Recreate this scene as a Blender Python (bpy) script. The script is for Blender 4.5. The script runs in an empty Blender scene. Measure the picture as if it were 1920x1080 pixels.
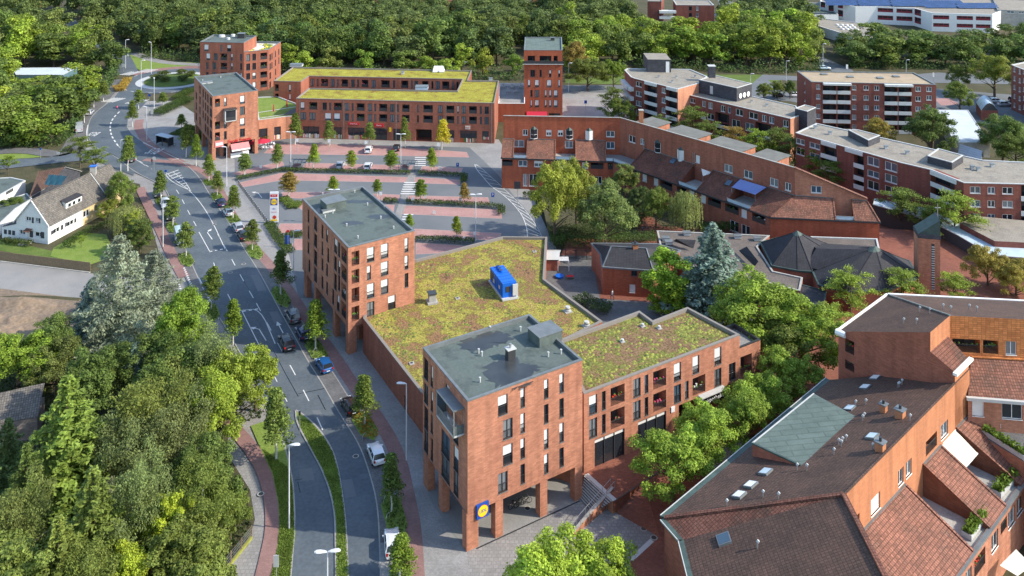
import bpy, math, random
import numpy as np
from mathutils import Vector, Matrix
from mathutils.geometry import tessellate_polygon
R = math.radians
random.seed(7); rng = np.random.default_rng(7)
SC = bpy.context.scene; COL = SC.collection
# ---------------------------------------------------------------- camera, sky, sun, exposure
F, H, YH = 1640.0, 76.0, -251.0          # focal length (px of the 1920 wide photo), eye height, horizon row
cam = bpy.data.cameras.new('camera'); co = bpy.data.objects.new('camera', cam); COL.objects.link(co)
co.location = (0, 0, H); co.rotation_euler = (R(90), 0, 0)
cam.sensor_width = 36; cam.lens = 36*F/1920; cam.shift_y = -(540-YH)/1920; cam.clip_start = 1; cam.clip_end = 6000
SC.camera = co
SUN = Vector((.985, -.165, 0)).normalized(); EL = R(36)
W = bpy.data.worlds.new('World'); SC.world = W; W.use_nodes = True
nt = W.node_tree; sky = nt.nodes.new('ShaderNodeTexSky'); sky.sky_type = 'NISHITA'; sky.sun_disc = False
sky.sun_elevation = EL; sky.sun_rotation = math.atan2(SUN.x, SUN.y)
bg = nt.nodes['Background']; bg.inputs[1].default_value = .15; sky.ozone_density = 2.; sky.air_density = 1.2; nt.links.new(sky.outputs[0], bg.inputs[0])
sl = bpy.data.lights.new('sun', 'SUN'); sl.energy = 3.0; sl.angle = R(.8); sl.color = (1, .91, .76)
so = bpy.data.objects.new('sun', sl); COL.objects.link(so)
sd = Vector((SUN.x*math.cos(EL), SUN.y*math.cos(EL), math.sin(EL)))
so.rotation_euler = sd.to_track_quat('Z', 'Y').to_euler(); so.location = (0, 0, 200)
SC.view_settings.view_transform = 'Standard'; SC.view_settings.look = 'None'
SC.view_settings.exposure = 1.12; SC.view_settings.gamma = 1; SC.view_settings.use_curve_mapping = False
SC.render.engine = 'CYCLES'
SC.cycles.max_bounces = 6; SC.cycles.diffuse_bounces = 3; SC.cycles.glossy_bounces = 2; SC.cycles.transmission_bounces = 3
SC.cycles.transparent_max_bounces = 8; SC.cycles.use_denoising = True

def P(x, y, h=0.0):
    k = (H-h)/(y-YH); return Vector(((x-960)*k, F*k, h))
def PP(l, h=0.0): return [P(x, y, h) for x, y in l]
def zp(ox, oy, s, l): return [(ox+x/s, oy+y/s) for x, y in l]
def zw(ox, oy, s, l): return [(ox+c/s, oy+a/s, oy+b/s, w/s)+tuple(r) for c, a, b, w, *r in l]
# ---------------------------------------------------------------- materials
MATS = {}
def mat(name, c1, c2=None, scale=.5, rough=.85, bump=0., detail=5, kind='noise', c3=None, spec=.3, metal=0., lo=.35, hi=.65, bs=None, **k):
    m = bpy.data.materials.new(name); MATS[name] = m; m.use_nodes = True
    n = m.node_tree.nodes; L = m.node_tree.links; b = n['Principled BSDF']
    b.inputs['Roughness'].default_value = rough; b.inputs['Specular IOR Level'].default_value = spec; b.inputs['Metallic'].default_value = metal
    b.inputs['Base Color'].default_value = (*c1, 1)
    c2 = c2 or tuple(x*.82 for x in c1)
    tc = n.new('ShaderNodeTexCoord'); geo = n.new('ShaderNodeNewGeometry')
    pos = geo.outputs['Position']
    no = n.new('ShaderNodeTexNoise'); no.inputs['Scale'].default_value = scale; no.inputs['Detail'].default_value = detail; no.inputs['Roughness'].default_value = .65
    L.new(pos, no.inputs['Vector'])
    rp = n.new('ShaderNodeValToRGB'); rp.color_ramp.elements[0].position = lo; rp.color_ramp.elements[1].position = hi
    rp.color_ramp.elements[0].color = (*c1, 1); rp.color_ramp.elements[1].color = (*c2, 1)
    if c3: e = rp.color_ramp.elements.new((lo+hi)/2); e.color = (*c3, 1)
    L.new(no.outputs['Fac'], rp.inputs[0]); out = rp.outputs[0]; hgt = None
    if kind in ('brick', 'paver', 'tile'):
        br = n.new('ShaderNodeTexBrick'); L.new(tc.outputs['UV'], br.inputs['Vector'])
        bw, bh = {'brick': (.5, .15), 'paver': (.4, .2), 'tile': (.3, .36)}[kind]
        bw = k.get('bw', bw); bh = k.get('bh', bh)
        br.inputs['Scale'].default_value = 1; br.inputs['Brick Width'].default_value = bw; br.inputs['Row Height'].default_value = bh
        br.inputs['Mortar Size'].default_value = k.get('ms', bh*.09); br.inputs['Mortar Smooth'].default_value = .2
        v = k.get('v', .22); br.inputs['Bias'].default_value = 0
        br.inputs['Color1'].default_value = (1-v, 1-v, 1-v, 1); br.inputs['Color2'].default_value = (1+v, 1+v, 1+v, 1)
        q = k.get('mort', .62); br.inputs['Mortar'].default_value = (q, q, q, 1)
        if kind == 'tile': br.offset = 0
        mx = n.new('ShaderNodeMix'); mx.data_type = 'RGBA'; mx.blend_type = 'MULTIPLY'; mx.inputs[0].default_value = 1
        L.new(out, mx.inputs[6]); L.new(br.outputs['Color'], mx.inputs[7]); out = mx.outputs[2]; hgt = br.outputs['Fac']
    if kind == 'brick' and name.startswith('brick'):      # rain streaks and batches
        mp = n.new('ShaderNodeMapping'); mp.inputs['Scale'].default_value = (1.1, 1.1, .1); L.new(pos, mp.inputs[0]); ns = n.new('ShaderNodeTexNoise'); ns.inputs['Scale'].default_value = 1.; ns.inputs['Detail'].default_value = 5; L.new(mp.outputs[0], ns.inputs['Vector'])
        ms_ = n.new('ShaderNodeMapRange'); ms_.inputs[1].default_value = .3; ms_.inputs[2].default_value = .6; ms_.inputs[3].default_value = .8; ms_.inputs[4].default_value = 1.06; L.new(ns.outputs['Fac'], ms_.inputs[0])
        mx = n.new('ShaderNodeMix'); mx.data_type = 'RGBA'; mx.blend_type = 'MULTIPLY'; mx.inputs[0].default_value = 1; L.new(out, mx.inputs[6]); L.new(ms_.outputs[0], mx.inputs[7]); out = mx.outputs[2]
    if k.get('fine', 0):
        nf = n.new('ShaderNodeTexNoise'); nf.inputs['Scale'].default_value = k.get('fs', 6); nf.inputs['Detail'].default_value = 4; L.new(pos, nf.inputs['Vector'])
        mr = n.new('ShaderNodeMapRange'); f = k['fine']; mr.inputs[1].default_value = .3; mr.inputs[2].default_value = .7
        mr.inputs[3].default_value = 1-f; mr.inputs[4].default_value = 1+f; L.new(nf.outputs['Fac'], mr.inputs[0])
        mx = n.new('ShaderNodeMix'); mx.data_type = 'RGBA'; mx.blend_type = 'MULTIPLY'; mx.inputs[0].default_value = 1
        L.new(out, mx.inputs[6]); L.new(mr.outputs[0], mx.inputs[7]); out = mx.outputs[2]
    L.new(out, b.inputs['Base Color'])
    if bump:
        bp = n.new('ShaderNodeBump'); bp.inputs['Strength'].default_value = bump; bp.inputs['Distance'].default_value = k.get('bd', .05)
        if hgt is not None:
            iv = n.new('ShaderNodeMath'); iv.operation = 'SUBTRACT'; iv.inputs[0].default_value = 1; L.new(hgt, iv.inputs[1]); L.new(iv.outputs[0], bp.inputs['Height'])
        else:
            n2 = n.new('ShaderNodeTexNoise'); n2.inputs['Scale'].default_value = bs or scale*6; n2.inputs['Detail'].default_value = 6
            L.new(pos, n2.inputs['Vector']); L.new(n2.outputs['Fac'], bp.inputs['Height'])
        L.new(bp.outputs[0], b.inputs['Normal'])
    return m
def flat(name, c, rough=.6, metal=0., spec=.4): return mat(name, c, tuple(x*.9 for x in c), scale=1.5, rough=rough, metal=metal, spec=spec)
mat('asphalt', (.075, .094, .112), (.108, .127, .142), scale=.16, fine=.14, fs=2.5, rough=.8, bump=.1, c3=(.088, .107, .124))
mat('asphalt_light', (.2, .2, .195), (.27, .26, .25), scale=.08, fine=.1, rough=.9)
mat('carpark', (.12, .132, .144), (.15, .16, .17), scale=.1, fine=.08, fs=8, rough=.85)
mat('paver', (.27, .26, .25), (.2, .195, .19), scale=.15, kind='paver', fine=.12, bw=.5, bh=.5, v=.1, mort=.8)
mat('paver_light', (.29, .285, .28), (.22, .215, .21), scale=.2, kind='paver', fine=.12, bw=.3, bh=.2, v=.1, mort=.85)
mat('paver_dark', (.15, .15, .15), (.11, .11, .113), scale=.3, kind='paver', fine=.15, v=.15)
mat('paver_red', (.27, .16, .145), (.22, .125, .115), scale=.25, kind='paver', fine=.1, v=.1, mort=.8)
mat('bay_red', (.4, .235, .215), (.34, .19, .175), scale=.2, kind='paver', fine=.08, bw=.4, bh=.4, v=.08, mort=.85)
mat('plaza_red', (.24, .09, .058), (.18, .065, .045), scale=.2, kind='paver', fine=.14, v=.15, mort=.8)
mat('brick', (.44, .195, .12), (.36, .152, .095), scale=.22, kind='brick', fine=.1, fs=1.3, v=.16, mort=.85, bump=.15)
mat('brick_pale', (.5, .235, .145), (.43, .195, .12), scale=.3, kind='brick', fine=.06, v=.12, mort=1.15)
mat('brick_row', (.37, .1, .05), (.3, .082, .044), scale=.12, kind='brick', fine=.08, v=.14, mort=.9)
mat('brick_row2', (.33, .12, .075), (.27, .097, .062), scale=.12, kind='brick', fine=.08, v=.16, mort=.9)
mat('brick_orange', (.45, .19, .095), (.38, .16, .08), scale=.15, kind='brick', fine=.07, v=.08, mort=.95)
mat('brick_apt', (.22, .075, .055), (.175, .06, .047), scale=.3, kind='brick', fine=.1, v=.15, mort=1.1)
mat('slate_wall', (.07, .072, .085), (.05, .052, .062), scale=.3, kind='brick', bw=.6, bh=.3)
mat('tile_red', (.27, .12, .082), (.16, .085, .062), scale=.45, kind='tile', fine=.22, v=.25, bump=.8, bd=.08, c3=(.22, .1, .07), mort=.5)
mat('tile_dark', (.2, .09, .062), (.1, .055, .04), scale=.35, kind='tile', fine=.25, v=.2, bump=.8, bd=.08, c3=(.16, .065, .045), mort=.5)
mat('tile_orange', (.55, .22, .075), (.46, .17, .06), scale=.6, kind='tile', bw=.5, bh=.25, fine=.12, v=.2, mort=.55)
mat('tile_brown', (.12, .07, .052), (.078, .048, .038), scale=.3, kind='tile', fine=.25, bump=.5, bd=.06, v=.15, mort=.55)
mat('tile_grey', (.165, .15, .13), (.115, .105, .095), scale=.5, kind='tile', fine=.2, bump=.6, bd=.08, v=.25, mort=.5)
mat('roof_felt_light', (.165, .165, .15), (.125, .125, .115), scale=.4, fine=.12)
mat('gravel_dark', (.15, .125, .11), (.11, .095, .085), scale=.5, fine=.3, fs=4)
mat('roof_felt', (.088, .112, .104), (.06, .077, .073), scale=.3, fine=.12, fs=3, rough=.75, c3=(.1, .125, .115))
mat('roof_wet', (.028, .032, .036), (.045, .05, .052), scale=.5, rough=.3, spec=.5)
mat('roof_green', (.13, .17, .15), (.095, .13, .115), scale=.5, kind='brick', bw=3, bh=1, v=.08, mort=.75, fine=.1)
mat('gravel', (.27, .245, .205), (.2, .18, .155), scale=.5, fine=.28, fs=5, bump=.5, c3=(.25, .225, .185))
mat('gravel_tan', (.38, .3, .2), (.3, .235, .16), scale=.4, fine=.15, fs=5)
mat('slate', (.045, .044, .05), (.033, .033, .038), scale=.4, kind='tile', bw=.5, bh=.3, v=.12, fine=.12)
mat('metal_edge', (.2, .22, .23), (.15, .165, .17), scale=.8, rough=.45, metal=.3)
mat('concrete', (.4, .39, .36), (.3, .29, .27), scale=.8, fine=.15)
mat('kerb', (.34, .33, .31), (.26, .25, .24), scale=1.5)
mat('copper', (.06, .1, .09), (.04, .06, .055), scale=1.2, rough=.6)
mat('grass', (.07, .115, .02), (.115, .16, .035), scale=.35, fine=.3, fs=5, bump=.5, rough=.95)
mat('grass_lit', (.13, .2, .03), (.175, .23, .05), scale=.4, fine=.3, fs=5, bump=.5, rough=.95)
mat('soil', (.05, .05, .022), (.085, .075, .04), scale=.2, fine=.3, fs=3, rough=.95)
mat('bare_earth', (.24, .175, .12), (.15, .115, .09), scale=.14, fine=.25, fs=2, c3=(.2, .15, .105), bump=.6)
mat('wood', (.28, .2, .12), (.2, .145, .09), scale=3, rough=.8)
mat('wood_grey', (.2, .17, .15), (.14, .12, .11), scale=2, kind='brick', bw=.8, bh=.2)
flat('white_paint', (.78, .78, .76)); flat('white_wall', (.74, .74, .72), .85); flat('cream', (.62, .6, .53)); flat('light_grey', (.48, .49, .48)); flat('yellow_wall', (.6, .46, .24), .85)
flat('balcony_white', (.6, .62, .6), .7); flat('blind', (.72, .72, .7), .6)
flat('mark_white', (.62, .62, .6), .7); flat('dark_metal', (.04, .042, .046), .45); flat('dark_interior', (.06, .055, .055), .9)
flat('steel', (.45, .46, .47), .35, .6); flat('rubber', (.02, .02, .02), .8); flat('lamp_white', (.6, .62, .64), .4)
flat('sign_red', (.55, .02, .03)); flat('awning_red', (.45, .02, .05), .8); flat('pink', (.7, .22, .22), .8); flat('sign_blue', (.01, .07, .35)); flat('sign_yellow', (.85, .6, .02)); flat('blue_unit', (.005, .12, .55), .4)
flat('teal', (.008, .06, .09), .8); flat('window_red', (.22, .02, .03)); flat('edge_stone', (.22, .2, .18), .9); flat('unit_seam', (.003, .05, .3), .5); flat('awning_blue', (.2, .25, .5), .85); flat('awning_cream', (.72, .7, .6), .8); flat('flower_pink', (.6, .1, .2)); flat('flower_red', (.6, .06, .03)); flat('plant', (.1, .19, .03), .8)
flat('black_paint', (.015, .016, .02), .25); flat('plastic_white', (.75, .76, .78), .4); flat('trunk_white', (.6, .58, .54), .9)
mat('bark', (.13, .1, .07), (.08, .06, .045), scale=3, fine=.3, rough=.95)
mat('bark_birch', (.5, .47, .42), (.25, .22, .2), scale=2, rough=.9)
mat('solar', (.012, .035, .11), (.018, .05, .15), scale=.4, kind='brick', bw=2, bh=1.2, rough=.2, spec=.6, ms=.06)
mat('canopy_glass', (.5, .6, .66), (.4, .5, .58), scale=.8, rough=.3)
mat('pale_roof', (.52, .58, .63), (.45, .51, .56), scale=.4, kind='brick', bw=40, bh=.6, ms=.04, v=.03)
def glass(name, c, rough=.08, spec=.7):
    m = flat(name, c, rough, 0, spec); return m
glass('glass', (.02, .026, .034)); glass('glass_curtain', (.2, .21, .22), .2, .5); glass('glass_blue', (.06, .1, .14), .1, .8); glass('glass_clear', (.1, .12, .13), .1, .6)
def sedum(name, cols, sc):
    m = bpy.data.materials.new(name); MATS[name] = m; m.use_nodes = True
    n = m.node_tree.nodes; L = m.node_tree.links; b = n['Principled BSDF']; b.inputs['Roughness'].default_value = .95; b.inputs['Specular IOR Level'].default_value = .1
    g = n.new('ShaderNodeNewGeometry')
    a = n.new('ShaderNodeTexNoise'); a.inputs['Scale'].default_value = sc; a.inputs['Detail'].default_value = 8; a.inputs['Roughness'].default_value = .72; L.new(g.outputs['Position'], a.inputs['Vector'])
    r = n.new('ShaderNodeValToRGB'); r.color_ramp.elements[0].position = .36; r.color_ramp.elements[0].color = (*cols[0], 1); r.color_ramp.elements[1].position = .64; r.color_ramp.elements[1].color = (*cols[-1], 1)
    for i, c in enumerate(cols[1:-1]):
        e = r.color_ramp.elements.new(.36+.28*(i+1)/(len(cols)-1)); e.color = (*c, 1)
    L.new(a.outputs['Fac'], r.inputs[0])
    f = n.new('ShaderNodeTexNoise'); f.inputs['Scale'].default_value = 4; f.inputs['Detail'].default_value = 6; L.new(g.outputs['Position'], f.inputs['Vector'])
    mr = n.new('ShaderNodeMapRange'); mr.inputs[1].default_value = .35; mr.inputs[2].default_value = .65; mr.inputs[3].default_value = .6; mr.inputs[4].default_value = 1.35; L.new(f.outputs['Fac'], mr.inputs[0])
    mx = n.new('ShaderNodeMix'); mx.data_type = 'RGBA'; mx.blend_type = 'MULTIPLY'; mx.inputs[0].default_value = 1; L.new(r.outputs[0], mx.inputs[6]); L.new(mr.outputs[0], mx.inputs[7]); L.new(mx.outputs[2], b.inputs['Base Color'])
    bp = n.new('ShaderNodeBump'); bp.inputs['Strength'].default_value = .9; bp.inputs['Distance'].default_value = .12; L.new(f.outputs['Fac'], bp.inputs['Height']); L.new(bp.outputs[0], b.inputs['Normal'])
sedum('sedum_far', [(.2, .12, .04), (.26, .23, .04), (.3, .28, .045), (.34, .32, .06)], .35)
sedum('sedum', [(.12, .075, .045), (.26, .15, .08), (.2, .125, .06), (.2, .18, .045), (.31, .29, .06), (.25, .16, .07), (.33, .32, .07)], .22)
sedum('sedum_wing', [(.16, .1, .06), (.2, .125, .075), (.17, .13, .055), (.15, .16, .04), (.24, .26, .07)], .3)
# leaves: base tint comes from each tree's object colour
def leafmat(name, var=.45, trans=.35):
    m = bpy.data.materials.new(name); MATS[name] = m; m.use_nodes = True
    n = m.node_tree.nodes; L = m.node_tree.links; b = n['Principled BSDF']; b.inputs['Roughness'].default_value = .6; b.inputs['Specular IOR Level'].default_value = .2
    oi = n.new('ShaderNodeObjectInfo'); g = n.new('ShaderNodeNewGeometry')
    mr = n.new('ShaderNodeMapRange'); mr.inputs[3].default_value = 1-var; mr.inputs[4].default_value = 1+var; L.new(g.outputs['Random Per Island'], mr.inputs[0])
    no = n.new('ShaderNodeTexNoise'); no.inputs['Scale'].default_value = .35; no.inputs['Detail'].default_value = 2; L.new(g.outputs['Position'], no.inputs['Vector'])
    m2 = n.new('ShaderNodeMapRange'); m2.inputs[1].default_value = .35; m2.inputs[2].default_value = .65; m2.inputs[3].default_value = .8; m2.inputs[4].default_value = 1.2; L.new(no.outputs['Fac'], m2.inputs[0])
    mu = n.new('ShaderNodeMath'); mu.operation = 'MULTIPLY'; L.new(mr.outputs[0], mu.inputs[0]); L.new(m2.outputs[0], mu.inputs[1])
    mx = n.new('ShaderNodeMix'); mx.data_type = 'RGBA'; mx.blend_type = 'MULTIPLY'; mx.inputs[0].default_value = 1
    L.new(oi.outputs['Color'], mx.inputs[6]); L.new(mu.outputs[0], mx.inputs[7]); L.new(mx.outputs[2], b.inputs['Base Color'])
    t = n.new('ShaderNodeBsdfTranslucent'); L.new(mx.outputs[2], t.inputs[0])
    ms = n.new('ShaderNodeMixShader'); ms.inputs[0].default_value = trans; L.new(b.outputs[0], ms.inputs[1]); L.new(t.outputs[0], ms.inputs[2])
    L.new(ms.outputs[0], n['Material Output'].inputs[0]); return m
leafmat('leaf')
# ---------------------------------------------------------------- mesh helper
class MB:
    def __init__(s): s.v = []; s.f = []; s.m = []; s.ms = []; s.sm = []
    def mi(s, m):
        if m not in s.ms: s.ms.append(m)
        return s.ms.index(m)
    def face(s, pts, m, smooth=False):
        i = len(s.v); s.v += [tuple(p) for p in pts]; s.f.append(tuple(range(i, i+len(pts)))); s.m.append(s.mi(m)); s.sm.append(smooth)
    def poly(s, pts, m, flip=False):       # concave-safe, flat polygon
        pts = [Vector(p) for p in pts]
        if len(pts) <= 4 and not flip: s.face(pts, m); return
        i = len(s.v); s.v += [tuple(p) for p in pts]
        for t in tessellate_polygon([pts]):
            a, b, c = [pts[j] for j in t]
            if (b-a).cross(c-a).z < 0: t = t[::-1]
            if flip: t = t[::-1]
            s.f.append(tuple(i+j for j in t)); s.m.append(s.mi(m)); s.sm.append(False)
    def box(s, c, d, m, rz=0., top=None):     # c centre of the base, d full size
        x, y, z = d[0]/2, d[1]/2, d[2]; cr, sr = math.cos(rz), math.sin(rz)
        q = lambda a, b, h: (c[0]+a*cr-b*sr, c[1]+a*sr+b*cr, c[2]+h)
        lo = [q(-x, -y, 0), q(x, -y, 0), q(x, y, 0), q(-x, y, 0)]; hi = [q(-x, -y, z), q(x, -y, z), q(x, y, z), q(-x, y, z)]
        s.face(lo[::-1], m); s.face(hi, top or m)
        for i in range(4): j = (i+1) % 4; s.face([lo[i], lo[j], hi[j], hi[i]], m)
    def prism(s, pts, z0, z1, m, top=None, bottom=False):      # pts 2D ccw
        pts = ccw(pts); n = len(pts)
        for i in range(n):
            a, b = pts[i], pts[(i+1) % n]; s.face([(a[0], a[1], z0), (b[0], b[1], z0), (b[0], b[1], z1), (a[0], a[1], z1)], m)
        s.poly([(p[0], p[1], z1) for p in pts], top or m)
        if bottom: s.poly([(p[0], p[1], z0) for p in pts], m, flip=True)
    def bar(s, a, b, w, m, h=None):        # box beam from a to b
        a, b = Vector(a), Vector(b); d = (b-a); 
        if d.length < 1e-5: return
        d.normalize(); u = d.cross(Vector((0, 0, 1)))
        if u.length < 1e-3: u = Vector((1, 0, 0))
        u.normalize(); v = u.cross(d); u = u*w/2; v = v*(h or w)/2
        q = [[p-u-v, p+u-v, p+u+v, p-u+v] for p in (a, b)]
        s.face(q[0], m); s.face(q[1][::-1], m)
        for i in range(4): j = (i+1) % 4; s.face([q[0][j], q[0][i], q[1][i], q[1][j]], m)
    def tube(s, a, b, r0, r1, m, n=8, cap=True):
        a, b = Vector(a), Vector(b); d = (b-a).normalized(); u = d.cross(Vector((0, 0, 1)))
        if u.length < 1e-3: u = Vector((1, 0, 0))
        u.normalize(); v = d.cross(u)
        A = [a+(u*math.cos(t)+v*math.sin(t))*r0 for t in [2*math.pi*i/n for i in range(n)]]
        B = [b+(u*math.cos(t)+v*math.sin(t))*r1 for t in [2*math.pi*i/n for i in range(n)]]
        for i in range(n): j = (i+1) % n; s.face([A[i], A[j], B[j], B[i]], m, True)
        if cap: s.face(B, m); s.face(A[::-1], m)
    def loft(s, secs, m, cap=True, smooth=True):
        for a, b in zip(secs, secs[1:]):
            n = len(a)
            for i in range(n): j = (i+1) % n; s.face([a[i], a[j], b[j], b[i]], m, smooth)
        if cap: s.face(secs[0][::-1], m); s.face(secs[-1], m)
    def build(s, name, parent=None, org=None, merge=False):
        if not s.v: return None
        me = bpy.data.meshes.new(name); v = np.array(s.v, dtype=float)
        o3 = np.array(org if org is not None else (world(parent) if parent else (0, 0, 0)), dtype=float)
        me.from_pydata((v-o3).tolist(), [], s.f)
        for m in s.ms: me.materials.append(MATS[m])
        me.polygons.foreach_set('material_index', s.m); me.polygons.foreach_set('use_smooth', s.sm)
        uv = me.uv_layers.new(name='UVMap'); data = []
        Zv = Vector((0, 0, 1))
        for pl, f in zip(me.polygons, s.f):
            nn = pl.normal
            if abs(nn.z) > .97: t, b = Vector((1, 0, 0)), Vector((0, 1, 0))
            else: t = Zv.cross(nn).normalized(); b = nn.cross(t)
            for i in f: p = Vector(s.v[i]); data += [p.dot(t), p.dot(b)]
        uv.data.foreach_set('uv', data)
        if merge:
            import bmesh
            bm = bmesh.new(); bm.from_mesh(me); bmesh.ops.remove_doubles(bm, verts=bm.verts, dist=.002); bm.to_mesh(me); bm.free()
        me.validate(); o = bpy.data.objects.new(name, me); COL.objects.link(o)
        if parent: o.parent = parent
        else: o.location = o3
        return o
def world(o):
    v = Vector(o.location)
    while o.parent: o = o.parent; v += o.location
    return v
def ccw(pts):
    pts = [(p[0], p[1]) for p in pts]
    a = sum(pts[i][0]*pts[(i+1) % len(pts)][1]-pts[(i+1) % len(pts)][0]*pts[i][1] for i in range(len(pts)))
    return pts if a > 0 else pts[::-1]
def inset(pts, d):
    n = len(pts); out = []
    for i in range(n):
        a, b, c = Vector(pts[i-1][:2]), Vector(pts[i][:2]), Vector(pts[(i+1) % n][:2])
        e1 = (b-a).normalized(); e2 = (c-b).normalized(); n1 = Vector((-e1.y, e1.x)); n2 = Vector((-e2.y, e2.x))
        m = (n1+n2); m = m.normalized() if m.length > 1e-4 else n1; k = d/max(.35, m.dot(n1)); out.append((b.x+m.x*k, b.y+m.y*k))
    return out
def tag(o, label=None, cat=None, group=None, kind=None):
    for k, v in (('label', label), ('category', cat), ('group', group), ('kind', kind)):
        if v: o[k] = v
    return o
def thing(name, label, cat, loc=(0, 0, 0), rz=0., group=None):
    o = bpy.data.objects.new(name, None); COL.objects.link(o); o.location = loc; o.rotation_euler = (0, 0, rz); o.empty_display_size = .5
    return tag(o, label, cat, group)
def dup(root, loc, rz=0., scale=None, label=None, group=None, color=None):
    def rec(o, par):
        c = o.copy(); COL.objects.link(c); c.parent = par
        if color and c.type == 'MESH': c.color = (*color, 1)
        for ch in KIDS.get(o.name, ()): rec(ch, c)
        return c
    r = rec(root, None); r.location = loc; r.rotation_euler = (0, 0, rz)
    if scale: r.scale = scale if hasattr(scale, '__len__') else (scale,)*3
    if label: r['label'] = label
    if group: r['group'] = group
    return r
KIDS = {}
def proto_done(root):
    for o in [root]+list(root.children_recursive): KIDS[o.name] = list(o.children)
    return root
def text_mesh(s, size, m, M, ext=.02, parent=None, name='lettering', sx=1.):
    c = bpy.data.curves.new('t', 'FONT'); c.body = s; c.size = size; c.extrude = ext; c.align_x = 'CENTER'; c.align_y = 'CENTER'; c.resolution_u = 2
    o = bpy.data.objects.new('t', c); COL.objects.link(o); bpy.context.view_layer.update()
    me = bpy.data.meshes.new_from_object(o.evaluated_get(bpy.context.evaluated_depsgraph_get())); bpy.data.objects.remove(o)
    w = world(parent) if parent else Vector()
    me.transform(Matrix.Translation(-w) @ M @ Matrix.Diagonal((sx, 1, 1, 1))); me.materials.clear(); me.materials.append(MATS[m]); me.name = name
    q = bpy.data.objects.new(name, me); COL.objects.link(q)
    if parent: q.parent = parent
    return q
# ---------------------------------------------------------------- facades
class Wall:
    def __init__(s, a, b, z0, z1):
        s.a = Vector(a[:2]); s.b = Vector(b[:2]); s.d = (s.b-s.a); s.L = s.d.length; s.d.normalize(); s.n = Vector((s.d.y, -s.d.x)); s.z0, s.z1 = z0, z1
    def px(s, x, y):
        r = Vector(((x-960)/F, 1.)); t = s.a.dot(s.n)/r.dot(s.n); p = r*t
        return (p-s.a).dot(s.d), H-t*(y-YH)/F
    def pt(s, u, z, out=0.): p = s.a+s.d*u+s.n*out; return Vector((p.x, p.y, z))
    def M(s, u, z, out):      # matrix for flat things on the wall (text)
        p = s.pt(u, z, out); X = Vector((s.d.x, s.d.y, 0)); Zz = Vector((s.n.x, s.n.y, 0)); Yy = Vector((0, 0, 1))
        return Matrix(((X.x, Yy.x, Zz.x, p.x), (X.y, Yy.y, Zz.y, p.y), (X.z, Yy.z, Zz.z, p.z), (0, 0, 0, 1)))
def snap(vals, tol):
    idx = sorted(range(len(vals)), key=lambda i: vals[i]); out = list(vals); i = 0
    while i < len(idx):
        j = i
        while j+1 < len(idx) and vals[idx[j+1]]-vals[idx[i]] < tol: j += 1
        m = sum(vals[idx[k]] for k in range(i, j+1))/(j-i+1)
        for k in range(i, j+1): out[idx[k]] = m
        i = j+1
    return out
def facade(mb, root, w, wins, m, near=True, deep=None, ztol=.7, win_name='window'):
    hs = []
    for c, yt, yb, wp, *kd in wins:
        kd = kd[0] if kd else 'w'
        ym = (yt+yb)/2; u0 = w.px(c-wp/2, ym)[0]; u1 = w.px(c+wp/2, ym)[0]; z1 = w.px(c, yt)[1]; z0 = w.px(c, yb)[1]
        if u1 < .15 or u0 > w.L-.15: continue
        u0, u1 = max(.12, u0), min(w.L-.12, u1); z0, z1 = max(w.z0+.02, z0), min(w.z1-.15, z1)
        if u1-u0 < .15 or z1-z0 < .2: continue
        hs.append([u0, u1, z0, z1, kd])
    for k, tol in ((0, .3), (1, .3), (2, ztol), (3, ztol)):
        v = snap([h[k] for h in hs], tol)
        for h, x in zip(hs, v): h[k] = x
    hs = [h for h in hs if h[1]-h[0] > .12 and h[3]-h[2] > .2]
    us = sorted({0., w.L} | {h[0] for h in hs} | {h[1] for h in hs}); zs = sorted({w.z0, w.z1} | {h[2] for h in hs} | {h[3] for h in hs})
    for zi in range(len(zs)-1):
        za, zb = zs[zi], zs[zi+1]
        if zb-za < 1e-4: continue
        run = None
        for ui in range(len(us)-1):
            ua, ub = us[ui], us[ui+1]; um, zm = (ua+ub)/2, (za+zb)/2
            hole = any(h[0] < um < h[1] and h[2] < zm < h[3] for h in hs)
            if not hole: run = (run[0], ub) if run else (ua, ub)
            if hole and run: mb.face([w.pt(run[0], za), w.pt(run[1], za), w.pt(run[1], zb), w.pt(run[0], zb)], m); run = None
        if run: mb.face([w.pt(run[0], za), w.pt(run[1], za), w.pt(run[1], zb), w.pt(run[0], zb)], m)
    seen = set()
    for u0, u1, z0, z1, kd in hs:
        key = (round(u0, 2), round(z0, 2))
        if key in seen: continue
        seen.add(key)
        d = {'l': 1.5, 'o': 3.5, 'L': 1.5, 'p': 1.5}.get(kd[0], .22); d = deep or d
        for q in ([(u0, z0), (u0, z1)], [(u1, z1), (u1, z0)], [(u1, z0), (u0, z0)], [(u0, z1), (u1, z1)]):
            (ua, za), (ub, zb) = q; mb.face([w.pt(ua, za), w.pt(ub, zb), w.pt(ub, zb, -d), w.pt(ua, za, -d)], m)
        window(root, w, u0, u1, z0, z1, kd, d, near, win_name)
def qd(mb, w, u0, u1, z0, z1, out, m): mb.face([w.pt(u0, z0, out), w.pt(u1, z0, out), w.pt(u1, z1, out), w.pt(u0, z1, out)], m)
def slab(mb, w, u0, u1, z0, z1, o0, o1, m):    # solid block on a wall between offsets o0<o1
    a = [w.pt(u0, z0, o1), w.pt(u1, z0, o1), w.pt(u1, z1, o1), w.pt(u0, z1, o1)]; b = [w.pt(u0, z0, o0), w.pt(u1, z0, o0), w.pt(u1, z1, o0), w.pt(u0, z1, o0)]
    mb.face(a, m); mb.face(b[::-1], m)
    for i in range(4): j = (i+1) % 4; mb.face([a[j], a[i], b[i], b[j]], m)
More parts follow.
